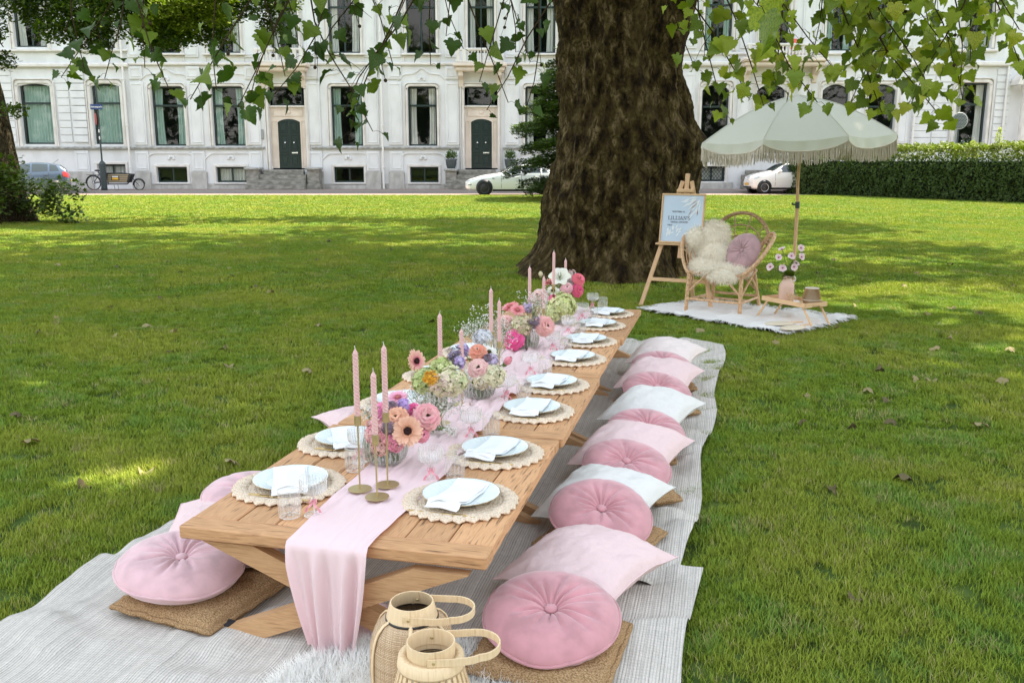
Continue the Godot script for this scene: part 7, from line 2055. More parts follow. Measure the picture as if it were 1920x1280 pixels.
func build_settings() -> void:
	var side_s := {"right": [.41, .95, 1.60, 2.15, 2.80, 3.37, 3.97, 4.50], "left": [.42, .96, 1.60, 2.20, 2.85]}
	var nth := ["first", "second", "third", "fourth", "fifth", "sixth", "seventh", "last"]
	var mats0 := make_mat(); var plate0 := make_plate(); var fork0 := make_fork(); var tum0 := make_tumbler(); var gob0 := make_goblet()
	var naps := [make_napkin(1), make_napkin(2), make_napkin(3)]
	var used := {}
	var place := func(proto: Node3D, at: Vector3, turn: float, label: String, group: String) -> Node3D:
		var o: Node3D = proto
		if used.has(proto): o = dup(proto, at, turn)
		used[proto] = true
		o.position = at; o.rotation.y = turn
		o.set_meta("label", label); o.set_meta("group", group)
		return o
	for side in ["right", "left"]:
		var t: float = .835 if side == "right" else .19
		for k in side_s[side].size():
			var s: float = side_s[side][k]
			var w: String = nth[k] + " " + side + "-hand place from the lanterns"
			var jig := Vector2(R(-.012, .012), R(-.012, .012))
			place.call(mats0, ts(s + jig.x, t + jig.y), R(0, .4), "crocheted straw placemat at the " + w, "placemats along the tables")
			place.call(plate0, ts(s + jig.x + .01, t + jig.y, TOP + .013), R(0, .4), "pale fluted plate at the " + w, "plates along the tables")
			var tw: float = TURN + R(-.10, .06) - (.10 if side == "right" else -.55)
			place.call(naps[k % 3], ts(s + jig.x + .01, t + jig.y, TOP + .0145), tw, "folded white napkin at the " + w, "napkins along the tables")
			place.call(fork0, ts(s - .142, t + .01, TOP + .0105), TURN + R(-.05, .02) + (0.0 if side == "right" else PI), "gold fork at the " + w, "forks along the tables")
			var gs := Vector2(s + .17, .685) if side == "right" else Vector2(s - .235, .40)
			var us := Vector2(s + .245, .755) if side == "right" else Vector2(s - .265, .325)
			if side == "left" and k == 1: gs = Vector2(.735, .335); us = Vector2(.64, .355)
			place.call(gob0, ts(gs.x, gs.y, TOP + .002), R(-.4, .4), "fluted coupe glass with a pink ribbon at the " + w, "coupe glasses along the tables")
			place.call(tum0, ts(us.x, us.y, TOP + .001), R(0, 1), "clear fluted tumbler at the " + w, "tumblers along the tables")
	# candles: [s, t, height of stick, length of candle]
	var cn := [[.414, .47, .275, .262, "leftmost of the three nearest"], [.478, .552, .275, .268, "rightmost of the three nearest"], [.354, .56, .230, .245, "shortest and foremost of the three nearest"],
		[1.28, .50, .262, .262, "left of the two behind the leaning gerbera"], [1.61, .50, .15, .245, "short one behind the purple flowers"],
		[2.17, .50, .26, .255, "left one of the middle pair"], [2.35, .50, .17, .255, "right one of the middle pair"],
		[3.14, .50, .26, .262, "tall one left of the green hydrangea"], [3.60, .50, .16, .245, "short one in front of the green hydrangea"],
		[3.96, .50, .28, .262, "tallest one near the white lily"], [4.45, .50, .18, .255, "farthest one, before the trunk"]]
	var protos := {}
	for q in cn:
		var k: Node3D
		var f := ts(q[0], q[1], TOP + .017)
		if q[0] < 1.0: k = make_stick(q[2])
		else: k = make_stick(q[2])
		k.position = f; tag(k, "slim brass candlestick under the twisted pink candle, " + q[4], "candlestick", "brass candlesticks")
		var c: Node3D
		var key := "%.3f" % q[3]
		if protos.has(key): c = dup(protos[key], Vector3.ZERO, 0.0)
		else: c = make_candle(q[3]); protos[key] = c
		c.position = f + Vector3(0, q[2] - .020, 0); c.rotation.y = R(0, 6)
		tag(c, "twisted pink taper candle, " + q[4] + " candles", "candle", "pink taper candles")
# ---------- vases and flowers ----------
func fl(label: String, kind: String, at: Vector3, dir: Vector3, roll := 0.0) -> Node3D:
	var o := thing(kind, label, "flower", at)
	o.basis = face_dir(dir, roll)
	return o

func add_stem(o: Node3D, mouth: Vector3, foot: Vector3, r := .0026) -> void:     # from the back of the bloom through the vase mouth to its bottom
	var inv := o.transform.affine_inverse()
	var a := Vector3(0, -.004, 0); var m := inv * mouth; var f := inv * foot
	var b := MB.new(); b.tube(smooth([a, a.lerp(m, .45) + Vector3(0, -.012, 0), m, f], 12), r, 5); part("stem", b, M.stem, o)

func strap_petal(b: MB, a: float, r0: float, r1: float, w: float, lift: float, tip: float, inner: Color, outer: Color) -> void:
	var X := Basis(Vector3.UP, a)
	var rows := []
	for i in 5:
		var f := i / 4.0
		var r := lerpf(r0, r1, f); var ww := w * sin(PI * (.16 + .72 * f)) * .5
		var y := lift * f + tip * f * f
		b.cc = inner.lerp(outer, f)
		var q := [b.p(X * Vector3(r, y + ww * .25, -ww)), b.p(X * Vector3(r, y, 0)), b.p(X * Vector3(r, y + ww * .25, ww))]
		rows.append(q)
	for i in 4:
		for k in 2: b.quad(rows[i][k + 1], rows[i + 1][k + 1], rows[i + 1][k], rows[i][k])
	b.cc = Color.WHITE

func gerbera(o: Node3D, d: float, m: Material, inner: Color, outer: Color, eye: Color, n := 22) -> void:
	var r := d * .5
	var b := MB.new()
	for k in n: strap_petal(b, TAU * k / n + R(-.05, .05), r * .12, r * R(.92, 1.04), r * .32, r * .10, r * R(-.12, .10), inner, outer)
	for k in n: strap_petal(b, TAU * (k + .5) / n + R(-.05, .05), r * .12, r * R(.82, .95), r * .30, r * .20, r * R(-.1, .12), inner, outer)
	part("petals", b, m, o)
	b = MB.new()
	for k in 30: strap_petal(b, TAU * k / 30 + R(-.1, .1), r * .1, r * R(.34, .44), r * .09, r * .26, r * .02, eye.lerp(inner, .5), inner)
	part("inner_petals", b, m, o)
	b = MB.new(); b.lathe([Vector2(r * .27, r * .10), Vector2(r * .26, r * .22), Vector2(r * .16, r * .27), Vector2(r * .06, r * .22), Vector2(0, r * .20)], 20, Vector3.ZERO, Basis(), func(q: float, _y: float, a: float) -> float: return q * (1.0 + .08 * sin(a * 14.0)))
	part("eye", b, petal("eye_%d" % int(eye.r * 100), eye), o)

func ruffled(o: Node3D, d: float, m: Material, c0: Color, c1: Color, n := 70, frill := .5) -> void:     # peony or carnation: many crinkled petals round a ball
	var r := d * .5
	var b := MB.new()
	for k in n:
		var f := (k + .5) / n
		var th := acos(1.0 - 1.45 * f)                      # from the top down past the equator
		var a := k * 2.39996
		var dir := Vector3(sin(th) * cos(a), cos(th), sin(th) * sin(a))
		var side := Vector3(-sin(a), 0, cos(a)); var up := side.cross(dir).normalized() * -1.0
		var s := r * lerpf(.36, .72, f) * R(.85, 1.15)
		var base := dir * r * lerpf(.35, .45, f) + Vector3(0, r * .1, 0)
		var grow := (dir * 1.0 + up * lerpf(.75, .25, f)).normalized()
		b.cc = c0.lerp(c1, R(0, 1)) * R(.88, 1.08)
		var ph := R(0, 6)
		var st := b.v.size()
		for j in 4:
			for i in 6:
				var u := i / 5.0 - .5; var v := j / 3.0
				var w := s * (.5 + .75 * v)
				b.p(base + side * u * w * 1.5 + grow * v * s * (1.0 - .35 * u * u * 4.0 * .5) + dir * (s * .22 * (1.0 - 4.0 * u * u) * (1 - v) + frill * s * .16 * v * sin(u * 19.0 + ph)))
		for j in 3:
			for i in 5: b.quad(st + j * 6 + i, st + j * 6 + i + 1, st + (j + 1) * 6 + i + 1, st + (j + 1) * 6 + i)
	b.cc = Color.WHITE
	part("petals", b, m, o)
	b = MB.new(); b.lathe([Vector2(.003, -r * .5), Vector2(r * .26, -r * .35), Vector2(r * .42, r * .02)], 12); part("calyx", b, M.stem, o)

func floret_head(o: Node3D, d: float, m: Material, cols: Array, n := 90, flat := .8) -> void:      # hydrangea: four-petalled florets over a dome
	var r := d * .5
	var b := MB.new()
	for k in n:
		var f := (k + .5) / n
		var th := acos(1.0 - 1.5 * f); var a := k * 2.39996 + R(-.2, .2)
		var dir := Vector3(sin(th) * cos(a), cos(th), sin(th) * sin(a))
		var X := face_dir(dir + Vector3(R(-.3, .3), R(-.1, .3), R(-.3, .3)), R(0, 6))
		var c := dir * r * R(.72, 1.06) * Vector3(1, flat, 1)
		var s := r * R(.20, .32)
		b.cc = (cols[rng.randi() % cols.size()] as Color) * R(.85, 1.12)
		for q in 4:
			var Y := X * Basis(Vector3.UP, q * PI / 2 + R(-.1, .1))
			var i := b.p(c); b.p(c + Y * Vector3(s * .55, s * .16, -s * .42)); b.p(c + Y * Vector3(s * 1.0, s * R(-.1, .3), 0)); b.p(c + Y * Vector3(s * .55, s * .16, s * .42))
			b.tri(i, i + 2, i + 1); b.tri(i, i + 3, i + 2)
	b.cc = Color.WHITE
	part("florets", b, m, o)
	b = MB.new()
	for k in 9:
		var a := k * 2.4; b.tube([Vector3(0, -r * .4, 0), Vector3(cos(a) * r * .55, r * .25, sin(a) * r * .55)], .0014, 4)
	b.ball(Vector3(0, 0, 0), Vector3(r * .62, r * .5, r * .62), 12, 8)
	part("stalks", b, M.stem, o)

func bead_head(o: Node3D, size: Vector3, m: Material, cols: Array, n: int, bead: float) -> void:      # heads made of tiny blossoms: statice, lavender, yarrow, sea holly
	var b := MB.new()
	for k in n:
		var d := Vector3(R(-1, 1), R(-1, 1), R(-1, 1)).normalized() * pow(rng.randf(), .35)
		b.cc = (cols[rng.randi() % cols.size()] as Color) * R(.75, 1.15)
		var c := d * size; var X := face_dir(d + Vector3(0, .3, 0), R(0, 6)); var s := bead * R(.7, 1.3)
		for q in 5:
			var Y := X * Basis(Vector3.UP, TAU * q / 5)
			var i := b.p(c); b.p(c + Y * Vector3(s, s * .5, -s * .5)); b.p(c + Y * Vector3(s, s * .5, s * .5))
			b.tri(i, i + 2, i + 1)
	b.cc = Color.WHITE
	part("blossoms", b, m, o)
	b = MB.new()
	for k in 8: b.tube([Vector3(0, -size.y * 1.1, 0), Vector3(R(-.7, .7), R(-.4, .7), R(-.7, .7)) * size], .001, 4)
	part("stalks", b, M.stem, o)

func breath(label: String, at: Vector3, foot: Vector3, spread: Vector3, n: int) -> void:            # baby's breath: a cloud of white specks on hair-thin stalks
	var o := thing("babys_breath", label, "flower", at)
	var f := foot - at
	var b := MB.new(); var w := MB.new(); var bead := MB.new()
	bead.ball(Vector3.ZERO, Vector3.ONE * .0034, 6, 4)
	var twigs := []
	for k in 9:
		var e := Vector3(R(-1, 1), R(-.2, 1), R(-1, 1)) * spread * .6
		var p := smooth([f, f.lerp(e, .55) + Vector3(R(-.01, .01), .01, 0), e], 5); b.tube(p, .0011, 4); twigs.append(e)
	for k in n:
		var t: Vector3 = twigs[k % 9]
		var e := t + Vector3(R(-1, 1), R(-.7, 1), R(-1, 1)) * spread * .55
		if k % 2 == 0: b.tube([t, e], .0005, 3)
		w.add(bead, Transform3D(Basis().scaled(Vector3.ONE * R(.6, 1.25)), e))
	part("stalks", b, M.stem, o); part("blossoms", w, petal("breath_white", Color(.80, .78, .74)), o)

func leaf_sprig(o: Node3D, n: int, len_: float, at: Vector3) -> void:
	var b := MB.new(); var l := MB.new()
	l.grid(2, 4, func(u: float, v: float) -> Vector3: return Vector3((u - .5) * .36 * sin(PI * (v * .9 + .05)), v, .12 * sin(v * 3.0) + absf(u - .5) * .1))
	for k in n:
		b.add(l, Transform3D(Basis.from_euler(Vector3(R(.4, 1.9), R(0, TAU), R(-.4, .4))).scaled(Vector3.ONE * len_ * R(.7, 1.2)), at + Vector3(R(-.02, .02), R(-.015, .01), R(-.02, .02))))
	part("leaves", b, M.leaf_mid, o)

func build_flowers() -> void:
	var peach := Color(.80, .42, .27); var salmon := Color(.82, .33, .24); var pink := Color(.80, .36, .40); var pale := Color(.80, .55, .52); var hot := Color(.80, .09, .28); var coral := Color(.80, .22, .26); var lilac := Color(.60, .52, .72); var violet := Color(.52, .38, .70); var cream := Color(.76, .68, .48); var lime := Color(.46, .54, .19); var white := Color(.80, .78, .72); var dusk := Color(.26, .21, .27); var orange := Color(.72, .34, .03); var rosy := Color(.82, .30, .45)
	var W := Color.WHITE
	var pm := petal("petal", W)
	# vases: s, t, radius, height
	ribbed_vase("nearest ribbed glass bowl vase, holding the peach gerbera", ts(.735, .445, TOP + .012), .088, .135)
	ribbed_vase("second ribbed glass bowl vase, holding the pale pink rose", ts(1.79, .535, TOP + .012), .085, .125)
	ribbed_vase("third ribbed glass bowl vase, beside the hot pink peony", ts(3.03, .50, TOP + .012), .085, .130)
	ribbed_vase("fourth ribbed glass bowl vase, under the green hydrangea", ts(3.92, .50, TOP + .012), .085, .130)
	ribbed_vase("farthest ribbed glass bowl vase, under the white lily", ts(4.42, .50, TOP + .012), .085, .130)
	var cv := thing("clear_vase", "clear straight glass vase of green and white stems behind the nearest bowl vase", "vase", ts(1.13, .52, TOP + .012))
	var b := MB.new(); b.lathe([Vector2(0, 0), Vector2(.044, 0), Vector2(.046, .004), Vector2(.042, .10), Vector2(.048, .19), Vector2(.0465, .191), Vector2(.045, .19), Vector2(.039, .10), Vector2(.042, .012), Vector2(0, .010)], 40); part("body", b, M.glass, cv)
	cv = thing("clear_vase", "clear straight glass vase of white specks behind the second ribbed vase", "vase", ts(2.42, .46, TOP + .012))
	b = MB.new(); b.lathe([Vector2(0, 0), Vector2(.040, 0), Vector2(.042, .004), Vector2(.040, .10), Vector2(.044, .18), Vector2(.0425, .181), Vector2(.041, .18), Vector2(.037, .10), Vector2(.038, .012), Vector2(0, .010)], 40); part("body", b, M.glass, cv)
	var V := {"a": [ts(.735, .445, TOP + .15), ts(.735, .445, TOP + .03)], "b": [ts(1.13, .52, TOP + .20), ts(1.13, .52, TOP + .03)], "c": [ts(1.79, .535, TOP + .14), ts(1.79, .535, TOP + .03)], "e": [ts(2.42, .46, TOP + .19), ts(2.42, .46, TOP + .03)], "d": [ts(3.03, .50, TOP + .145), ts(3.03, .50, TOP + .03)], "f": [ts(3.92, .50, TOP + .145), ts(3.92, .50, TOP + .03)], "g": [ts(4.42, .50, TOP + .145), ts(4.42, .50, TOP + .03)]}
	# [kind, vase, place, size, facing, colour, second colour, label]
	var F := Vector3(.05, .45, 1)
	var list := [
		["gerbera", "a", Vector3(-0.391, 0.608, -3.261), .118, Vector3(.10, .35, 1), peach * 1.05, Color(.85, .55, .42), "peach gerbera with a dark eye facing the camera in the nearest vase"],
		["carnation", "a", Vector3(-0.441, 0.638, -3.335), .085, Vector3(-.2, .7, 1), peach, Color(.84, .5, .36), "peach carnation above left of the dark-eyed peach gerbera"],
		["peony", "a", Vector3(-0.327, 0.633, -3.369), .105, Vector3(.35, .6, 1), pink, Color(.84, .5, .5), "soft pink ruffled peony at the right of the nearest vase"],
		["peony", "a", Vector3(-0.388, 0.631, -3.466), .065, Vector3(0, .8, .7), rosy, hot, "small deep pink bloom behind the peach gerbera"],
		["statice", "a", Vector3(-0.423, 0.668, -3.413), .045, Vector3(0, 1, .4), violet, Color(.6, .42, .75), "violet statice head at the top of the nearest vase"],
		["gerbera", "a", Vector3(-0.461, 0.660, -3.545), .088, Vector3(-.1, 1, .35), rosy, Color(.85, .5, .6), "bright pink gerbera seen edge-on at the top of the nearest vase"],
		["peony", "a", Vector3(-0.508, 0.654, -3.392), .07, Vector3(-.6, .7, .6), Color(.8, .32, .55), rosy, "magenta-pink bloom behind the short candle of the nearest vase"],
		["hydrangea", "a", Vector3(-0.517, 0.580, -3.353), .105, Vector3(-.5, .5, 1), pink, pale, "pink hydrangea head at the lower left of the nearest vase"],
		["hydrangea", "a", Vector3(-0.447, 0.553, -3.315), .085, Vector3(-.1, .2, 1), rosy, pink, "deeper pink hydrangea head hanging over the nearest vase's rim"],
		["hydrangea", "a", Vector3(-0.510, 0.516, -3.351), .075, Vector3(-.5, .1, 1), pale, Color(.82, .5, .4), "peach-pink hydrangea head low on the nearest vase's left"],
		["sea_holly", "a", Vector3(-0.463, 0.666, -3.381), .04, Vector3(0, 1, .5), dusk, Color(.36, .22, .26), "dark wine-coloured filler beside the violet statice"],
		["sea_holly", "a", Vector3(-0.464, 0.621, -3.258), .045, Vector3(-.3, .6, 1), dusk, Color(.30, .2, .24), "dark filler head left of the dark-eyed peach gerbera"],
		["peony", "a", Vector3(-0.345, 0.565, -3.353), .06, Vector3(.5, .2, .8), rosy, pink, "small pink bloom under the soft pink peony"],
		["gerbera", "b", Vector3(-0.418, 0.749, -3.833), .105, Vector3(.80, .22, .62), Color(.84, .30, .36), Color(.85, .58, .46), "peach-pink gerbera leaning out to the left, turned sideways"],
		["hydrangea", "b", Vector3(-0.364, 0.694, -3.717), .120, Vector3(-.4, .8, .7), lime, Color(.60, .64, .34), "lime green hydrangea head under the orange yarrow"],
		["hydrangea", "b", Vector3(-0.246, 0.689, -3.699), .130, Vector3(.4, .7, .8), Color(.58, .62, .34), cream, "pale green hydrangea head at the right of the clear vase"],
		["hydrangea", "b", Vector3(-0.292, 0.688, -3.648), .10, Vector3(0, .6, 1), Color(.76, .58, .52), cream, "blush hydrangea head between two green ones in the clear vase"],
		["hydrangea", "b", Vector3(-0.312, 0.717, -3.859), .10, Vector3(-.1, 1, .3), lime, Color(.66, .68, .36), "yellow-green hydrangea head at the top of the clear vase"],
		["yarrow", "b", Vector3(-0.332, 0.735, -3.586), .055, Vector3(-.15, .7, .9), orange, Color(.80, .45, .06), "orange-yellow yarrow head over the lime hydrangea"],
		["statice", "b", Vector3(-0.260, 0.733, -4.001), .075, Vector3(0, 1, .3), Color(.20, .16, .24), Color(.42, .36, .5), "dusky purple head above the pale green hydrangea"],
		["statice", "b", Vector3(-0.233, 0.717, -3.943), .045, Vector3(.3, 1, .3), lilac, violet, "small lilac head beside the dusky purple one"],
		["rose", "c", Vector3(-0.163, 0.608, -4.296), .105, Vector3(-.05, .55, 1), Color(.83, .62, .55), Color(.80, .48, .48), "pale pink rose facing the camera in the second ribbed vase"],
		["carnation", "c", Vector3(-0.168, 0.683, -4.359), .08, Vector3(-.1, .8, .8), salmon, Color(.84, .42, .3), "salmon carnation above the pale pink rose"],
		["daisy", "c", Vector3(-0.115, 0.660, -4.429), .085, Vector3(.2, .9, .6), white, white, "white daisy with a dark eye beside the salmon carnation"],
		["statice", "c", Vector3(-0.099, 0.635, -4.343), .065, Vector3(.3, .9, .5), lilac, Color(.62, .5, .7), "lilac statice right of the pale pink rose"],
		["statice", "c", Vector3(-0.247, 0.670, -4.460), .06, Vector3(-.4, 1, .3), lilac, violet, "lilac statice at the upper left of the second ribbed vase"],
		["hydrangea", "c", Vector3(-0.091, 0.568, -4.300), .12, Vector3(.4, .4, 1), cream, Color(.74, .72, .5), "cream hydrangea head under the white daisy"],
		["hydrangea", "c", Vector3(-0.151, 0.553, -4.293), .09, Vector3(0, .2, 1), cream, Color(.80, .74, .6), "cream hydrangea head hanging over the second ribbed vase's rim"],
		["bud", "c", Vector3(-0.026, 0.627, -4.356), .055, Vector3(.7, .9, .3), Color(.82, .28, .36), pink, "pink rose bud at the right of the second ribbed vase"],
		["hydrangea", "c", Vector3(-0.153, 0.697, -4.643), .10, Vector3(-.2, 1, .2), Color(.58, .60, .68), Color(.7, .7, .74), "grey-blue hydrangea head at the top of the second ribbed vase"],
		["sea_holly", "c", Vector3(-0.120, 0.652, -4.327), .035, Vector3(0, 1, .5), dusk, Color(.25, .16, .2), "dark filler beneath the white daisy"],
		["peony", "d", Vector3(0.010, 0.511, -5.530), .125, Vector3(-.3, .5, 1), hot, Color(.84, .22, .44), "hot pink peony at the left of the third ribbed vase"],
		["peony", "d", Vector3(-0.044, 0.595, -5.645), .115, Vector3(-.5, .8, .6), pale, Color(.84, .46, .42), "blush peony behind the right one of the middle candles"],
		["hydrangea", "d", Vector3(0.060, 0.591, -5.569), .14, Vector3(-.1, .6, 1), Color(.60, .58, .34), Color(.72, .58, .44), "cream-green hydrangea head above the hot pink peony"],
		["gerbera", "d", Vector3(-0.010, 0.670, -5.792), .12, Vector3(-.35, 1, .30), coral, Color(.84, .36, .36), "coral pink gerbera seen edge-on, farther left of two"],
		["gerbera", "d", Vector3(0.034, 0.668, -5.678), .10, Vector3(.1, .8, .6), coral, Color(.84, .4, .4), "coral pink gerbera beside the lilac petals, nearer of two"],
		["statice", "d", Vector3(0.099, 0.683, -5.714), .065, Vector3(.1, 1, .4), Color(.55, .45, .7), Color(.7, .6, .76), "lilac sweet pea above the third ribbed vase"],
		["peony", "d", Vector3(0.208, 0.594, -5.534), .125, Vector3(.5, .4, 1), Color(.82, .42, .42), Color(.84, .5, .46), "soft pink carnation hanging at the right of the third ribbed vase"],
		["sea_holly", "d", Vector3(0.142, 0.619, -5.529), .075, Vector3(.1, .7, .8), dusk, Color(.22, .16, .22), "dark purple sea holly in the middle of the third ribbed vase"],
		["statice", "d", Vector3(0.147, 0.648, -5.754), .085, Vector3(0, 1, .4), Color(.62, .56, .4), cream, "cream filler above the dark sea holly"],
		["hydrangea", "f", Vector3(0.367, 0.581, -6.421), .20, Vector3(.35, .7, .8), Color(.58, .62, .26), Color(.70, .70, .38), "large lime-cream hydrangea head at the right of the fourth ribbed vase"],
		["hydrangea", "f", Vector3(0.286, 0.528, -6.389), .13, Vector3(0, .4, 1), Color(.55, .58, .28), Color(.66, .66, .36), "yellow-green hydrangea head low on the fourth ribbed vase"],
		["peony", "f", Vector3(0.195, 0.625, -6.565), .13, Vector3(-.4, .8, .7), pale, Color(.82, .66, .6), "pale pink peony at the left of the fourth ribbed vase"],
		["bud", "f", Vector3(0.291, 0.624, -6.439), .085, Vector3(.1, .6, .9), hot, Color(.84, .3, .4), "bright pink rose bud in front of the large lime-cream hydrangea"],
		["daisy", "f", Vector3(0.301, 0.660, -6.591), .11, Vector3(0, 1, .5), Color(.74, .72, .5), white, "creamy white daisy above the bright pink bud"],
		["lily", "g", Vector3(0.369, 0.707, -6.935), .17, Vector3(-.1, .8, .8), white, Color(.78, .78, .66), "white lily at the top of the farthest vase"],
		["rose", "g", Vector3(0.513, 0.707, -6.931), .105, Vector3(.5, .8, .7), coral, Color(.84, .2, .28), "deep pink rose highest at the right of the farthest vase"],
		["peony", "g", Vector3(0.508, 0.624, -6.902), .10, Vector3(.7, .3, .8), hot, coral, "hot pink carnation lowest at the right of the farthest vase"],
		["peony", "g", Vector3(0.420, 0.649, -6.871), .09, Vector3(.1, .6, 1), Color(.82, .42, .5), pale, "mid-pink carnation in front of the farthest vase's lilac"],
		["statice", "g", Vector3(0.470, 0.662, -6.962), .10, Vector3(.2, 1, .5), Color(.62, .46, .58), Color(.74, .62, .68), "mauve lilac spray in the farthest vase"],
		["statice", "g", Vector3(0.464, 0.719, -7.066), .08, Vector3(.2, 1, .2), Color(.7, .62, .6), pale, "pale mauve filler behind the white lily"],
		["gerbera", "g", Vector3(0.286, 0.668, -7.006), .11, Vector3(-.3, 1, .25), coral, salmon, "coral gerbera seen edge-on at the left of the farthest vase"],
		["bud", "g", Vector3(0.224, 0.725, -7.021), .05, Vector3(-.1, 1, .1), Color(.56, .60, .30), cream, "green lily bud standing tall on its own stem left of the farthest vase"]]
	for q in list:
		var o := fl(q[7], q[0] if q[0] != "bud" else "flower_bud", q[2], q[4], R(0, 6))
		var d: float = q[3]
		match q[0]:
			"gerbera": gerbera(o, d, pm, q[5], q[6], Color(.03, .012, .012) if q[1] in ["a", "b"] and q[3] > .1 else Color(.40, .14, .12))
			"daisy": gerbera(o, d, pm, q[5], q[6], Color(.06, .05, .02), 16)
			"carnation": ruffled(o, d, pm, q[5], q[6], 80, 1.0)
			"peony": ruffled(o, d, pm, q[5], q[6], 64, .55)
			"rose": ruffled(o, d, pm, q[5], q[6], 44, .12)
			"hydrangea": floret_head(o, d, pm, [q[5], q[6], (q[5] as Color).lerp(q[6], .5)], 95)
			"statice": bead_head(o, Vector3(d * .5, d * .62, d * .5), pm, [q[5], q[6]], 120, .0075)
			"sea_holly": bead_head(o, Vector3(d * .5, d * .6, d * .5), pm, [q[5], q[6]], 90, .007)
			"yarrow": bead_head(o, Vector3(d * .62, d * .22, d * .62), pm, [q[5], q[6]], 240, .0045)
			"bud":
				b = MB.new()
				for k in 5:
					var a := TAU * k / 5.0
					b.cc = (q[5] as Color).lerp(q[6], R(0, 1)); var X := Basis(Vector3.UP, a)
					b.grid(4, 6, func(u: float, v: float) -> Vector3:
						var w := sin(PI * (.08 + .80 * v)) * d * .36
						return X * Vector3(w * cos((u - .5) * 2.2) * .9, -d * .35 + v * d, w * sin((u - .5) * 2.2)))
				b.cc = W
				part("petals", b, pm, o)
				b = MB.new(); b.lathe([Vector2(.002, -d * .6), Vector2(d * .2, -d * .38), Vector2(d * .24, -d * .15)], 10); part("calyx", b, M.stem, o)
			"lily":
				b = MB.new()
				for k in 6:
					var a := TAU * k / 6.0; b.cc = (q[5] as Color).lerp(q[6], R(0, 1)); var X := Basis(Vector3.UP, a)
					b.grid(4, 7, func(u: float, v: float) -> Vector3:
						var f := 1 - v; var w := sin(PI * (.1 + .82 * f)) * d * .24
						return X * Vector3(f * d * .52, d * (.35 * sin(f * 2.2)) - d * .1, (u - .5) * w * 2.0))
				b.cc = W
				part("petals", b, pm, o)
				b = MB.new()
				for k in 5: b.tube([Vector3.ZERO, Vector3(cos(k * 1.26) * d * .1, d * .38, sin(k * 1.26) * d * .1)], .002, 4)
				part("stamens", b, M.stem, o)
		add_stem(o, V[q[1]][0] + Vector3(R(-.02, .02), 0, R(-.02, .02)), V[q[1]][1] + Vector3(R(-.035, .035), R(0, .01), R(-.035, .035)))
		if q[0] in ["hydrangea", "rose", "peony"] and rng.randf() < .7: leaf_sprig(o, 3, .05, Vector3(0, -d * .35, 0))
	# baby's breath
	breath("white baby's breath at the left of the nearest vase, behind the candles", Vector3(-0.556, 0.598, -3.424), V.a[1], Vector3(.06, .06, .06), 150)
	breath("white baby's breath hanging round the clear vase's rim", Vector3(-0.305, 0.566, -3.734), V.b[1], Vector3(.10, .07, .08), 260)
	breath("white baby's breath spilling left from the clear vase", Vector3(-0.392, 0.589, -3.796), V.b[1], Vector3(.10, .06, .08), 170)
	breath("white baby's breath trailing at the foot of the clear vase", Vector3(-0.256, 0.483, -3.640), V.b[1], Vector3(.03, .04, .03), 70)
	breath("white baby's breath filling the clear vase behind the second ribbed one", Vector3(-0.115, 0.645, -5.066), V.e[1], Vector3(.13, .14, .12), 420)
	breath("white baby's breath at the left of the clear vase behind the second ribbed one", Vector3(-0.226, 0.630, -5.021), V.e[1], Vector3(.10, .08, .10), 240)
	breath("white baby's breath between the middle candles and the hot pink peony", Vector3(-0.049, 0.602, -5.081), V.e[1], Vector3(.05, .12, .06), 200)
	breath("white baby's breath above the third ribbed vase", Vector3(0.136, 0.687, -5.705), V.d[1], Vector3(.11, .09, .1), 200)
	breath("white baby's breath over the farthest vase", Vector3(0.365, 0.625, -6.987), V.g[1], Vector3(.11, .10, .1), 200)
	# cut stems and water in the vases
	for e in [[V.a[0], .075, "nearest ribbed bowl vase"], [V.c[0], .072, "second ribbed bowl vase"], [V.d[0], .072, "third ribbed bowl vase"], [V.f[0], .072, "fourth ribbed bowl vase"], [V.g[0], .072, "farthest ribbed bowl vase"], [V.b[0], .036, "nearer clear vase"]]:
		var g := thing("cut_stems", "bunch of green cut stems standing in the " + e[2], "stems", Vector3((e[0] as Vector3).x, TOP + .024, (e[0] as Vector3).z))
		for k in 16:
			b = MB.new(); var a := R(0, TAU); var a2 := a + R(2.0, 4.2); var q := sqrt(rng.randf()) * float(e[1])
			b.tube([Vector3(cos(a) * q, R(0, .015), sin(a) * q), Vector3(cos(a2) * e[1] * .55, .12, sin(a2) * e[1] * .55)], R(.0025, .0042), 5); part("stem", b, M.stem, g)
	# blooms in the jug by the armchair
	var jm := Vector3(2.779, 0.442, -9.070); var jf := jm - Vector3(0, .2, 0)
	var jl := [[Vector3(2.915, 0.735, -9.150), Vector3(.2, .5, 1), "pale pink open bloom standing highest in the jug"], [Vector3(2.878, 0.659, -9.000), Vector3(.4, .4, 1), "pale pink open bloom at the right of the jug"], [Vector3(2.777, 0.670, -9.000), Vector3(0, .5, 1), "deeper pink open bloom in the middle of the jug"], [Vector3(2.794, 0.569, -8.950), Vector3(.1, .1, 1), "pale pink open bloom hanging lowest over the jug"], [Vector3(2.845, 0.590, -9.050), Vector3(.3, .7, .6), "pale pink bloom tucked behind the lowest one"], [Vector3(2.670, 0.649, -9.050), Vector3(-.5, .5, .8), "pale pink bloom at the upper left of the jug"], [Vector3(2.713, 0.724, -9.100), Vector3(-.5, 1, .2), "pale pink bloom seen edge-on at the top left of the jug"], [Vector3(2.576, 0.563, -9.000), Vector3(-.7, .2, .7), "pale pink bloom leaning far out to the armchair"], [Vector3(2.693, 0.555, -8.980), Vector3(-.3, .3, 1), "half-open pink bloom just above the jug's mouth"]]
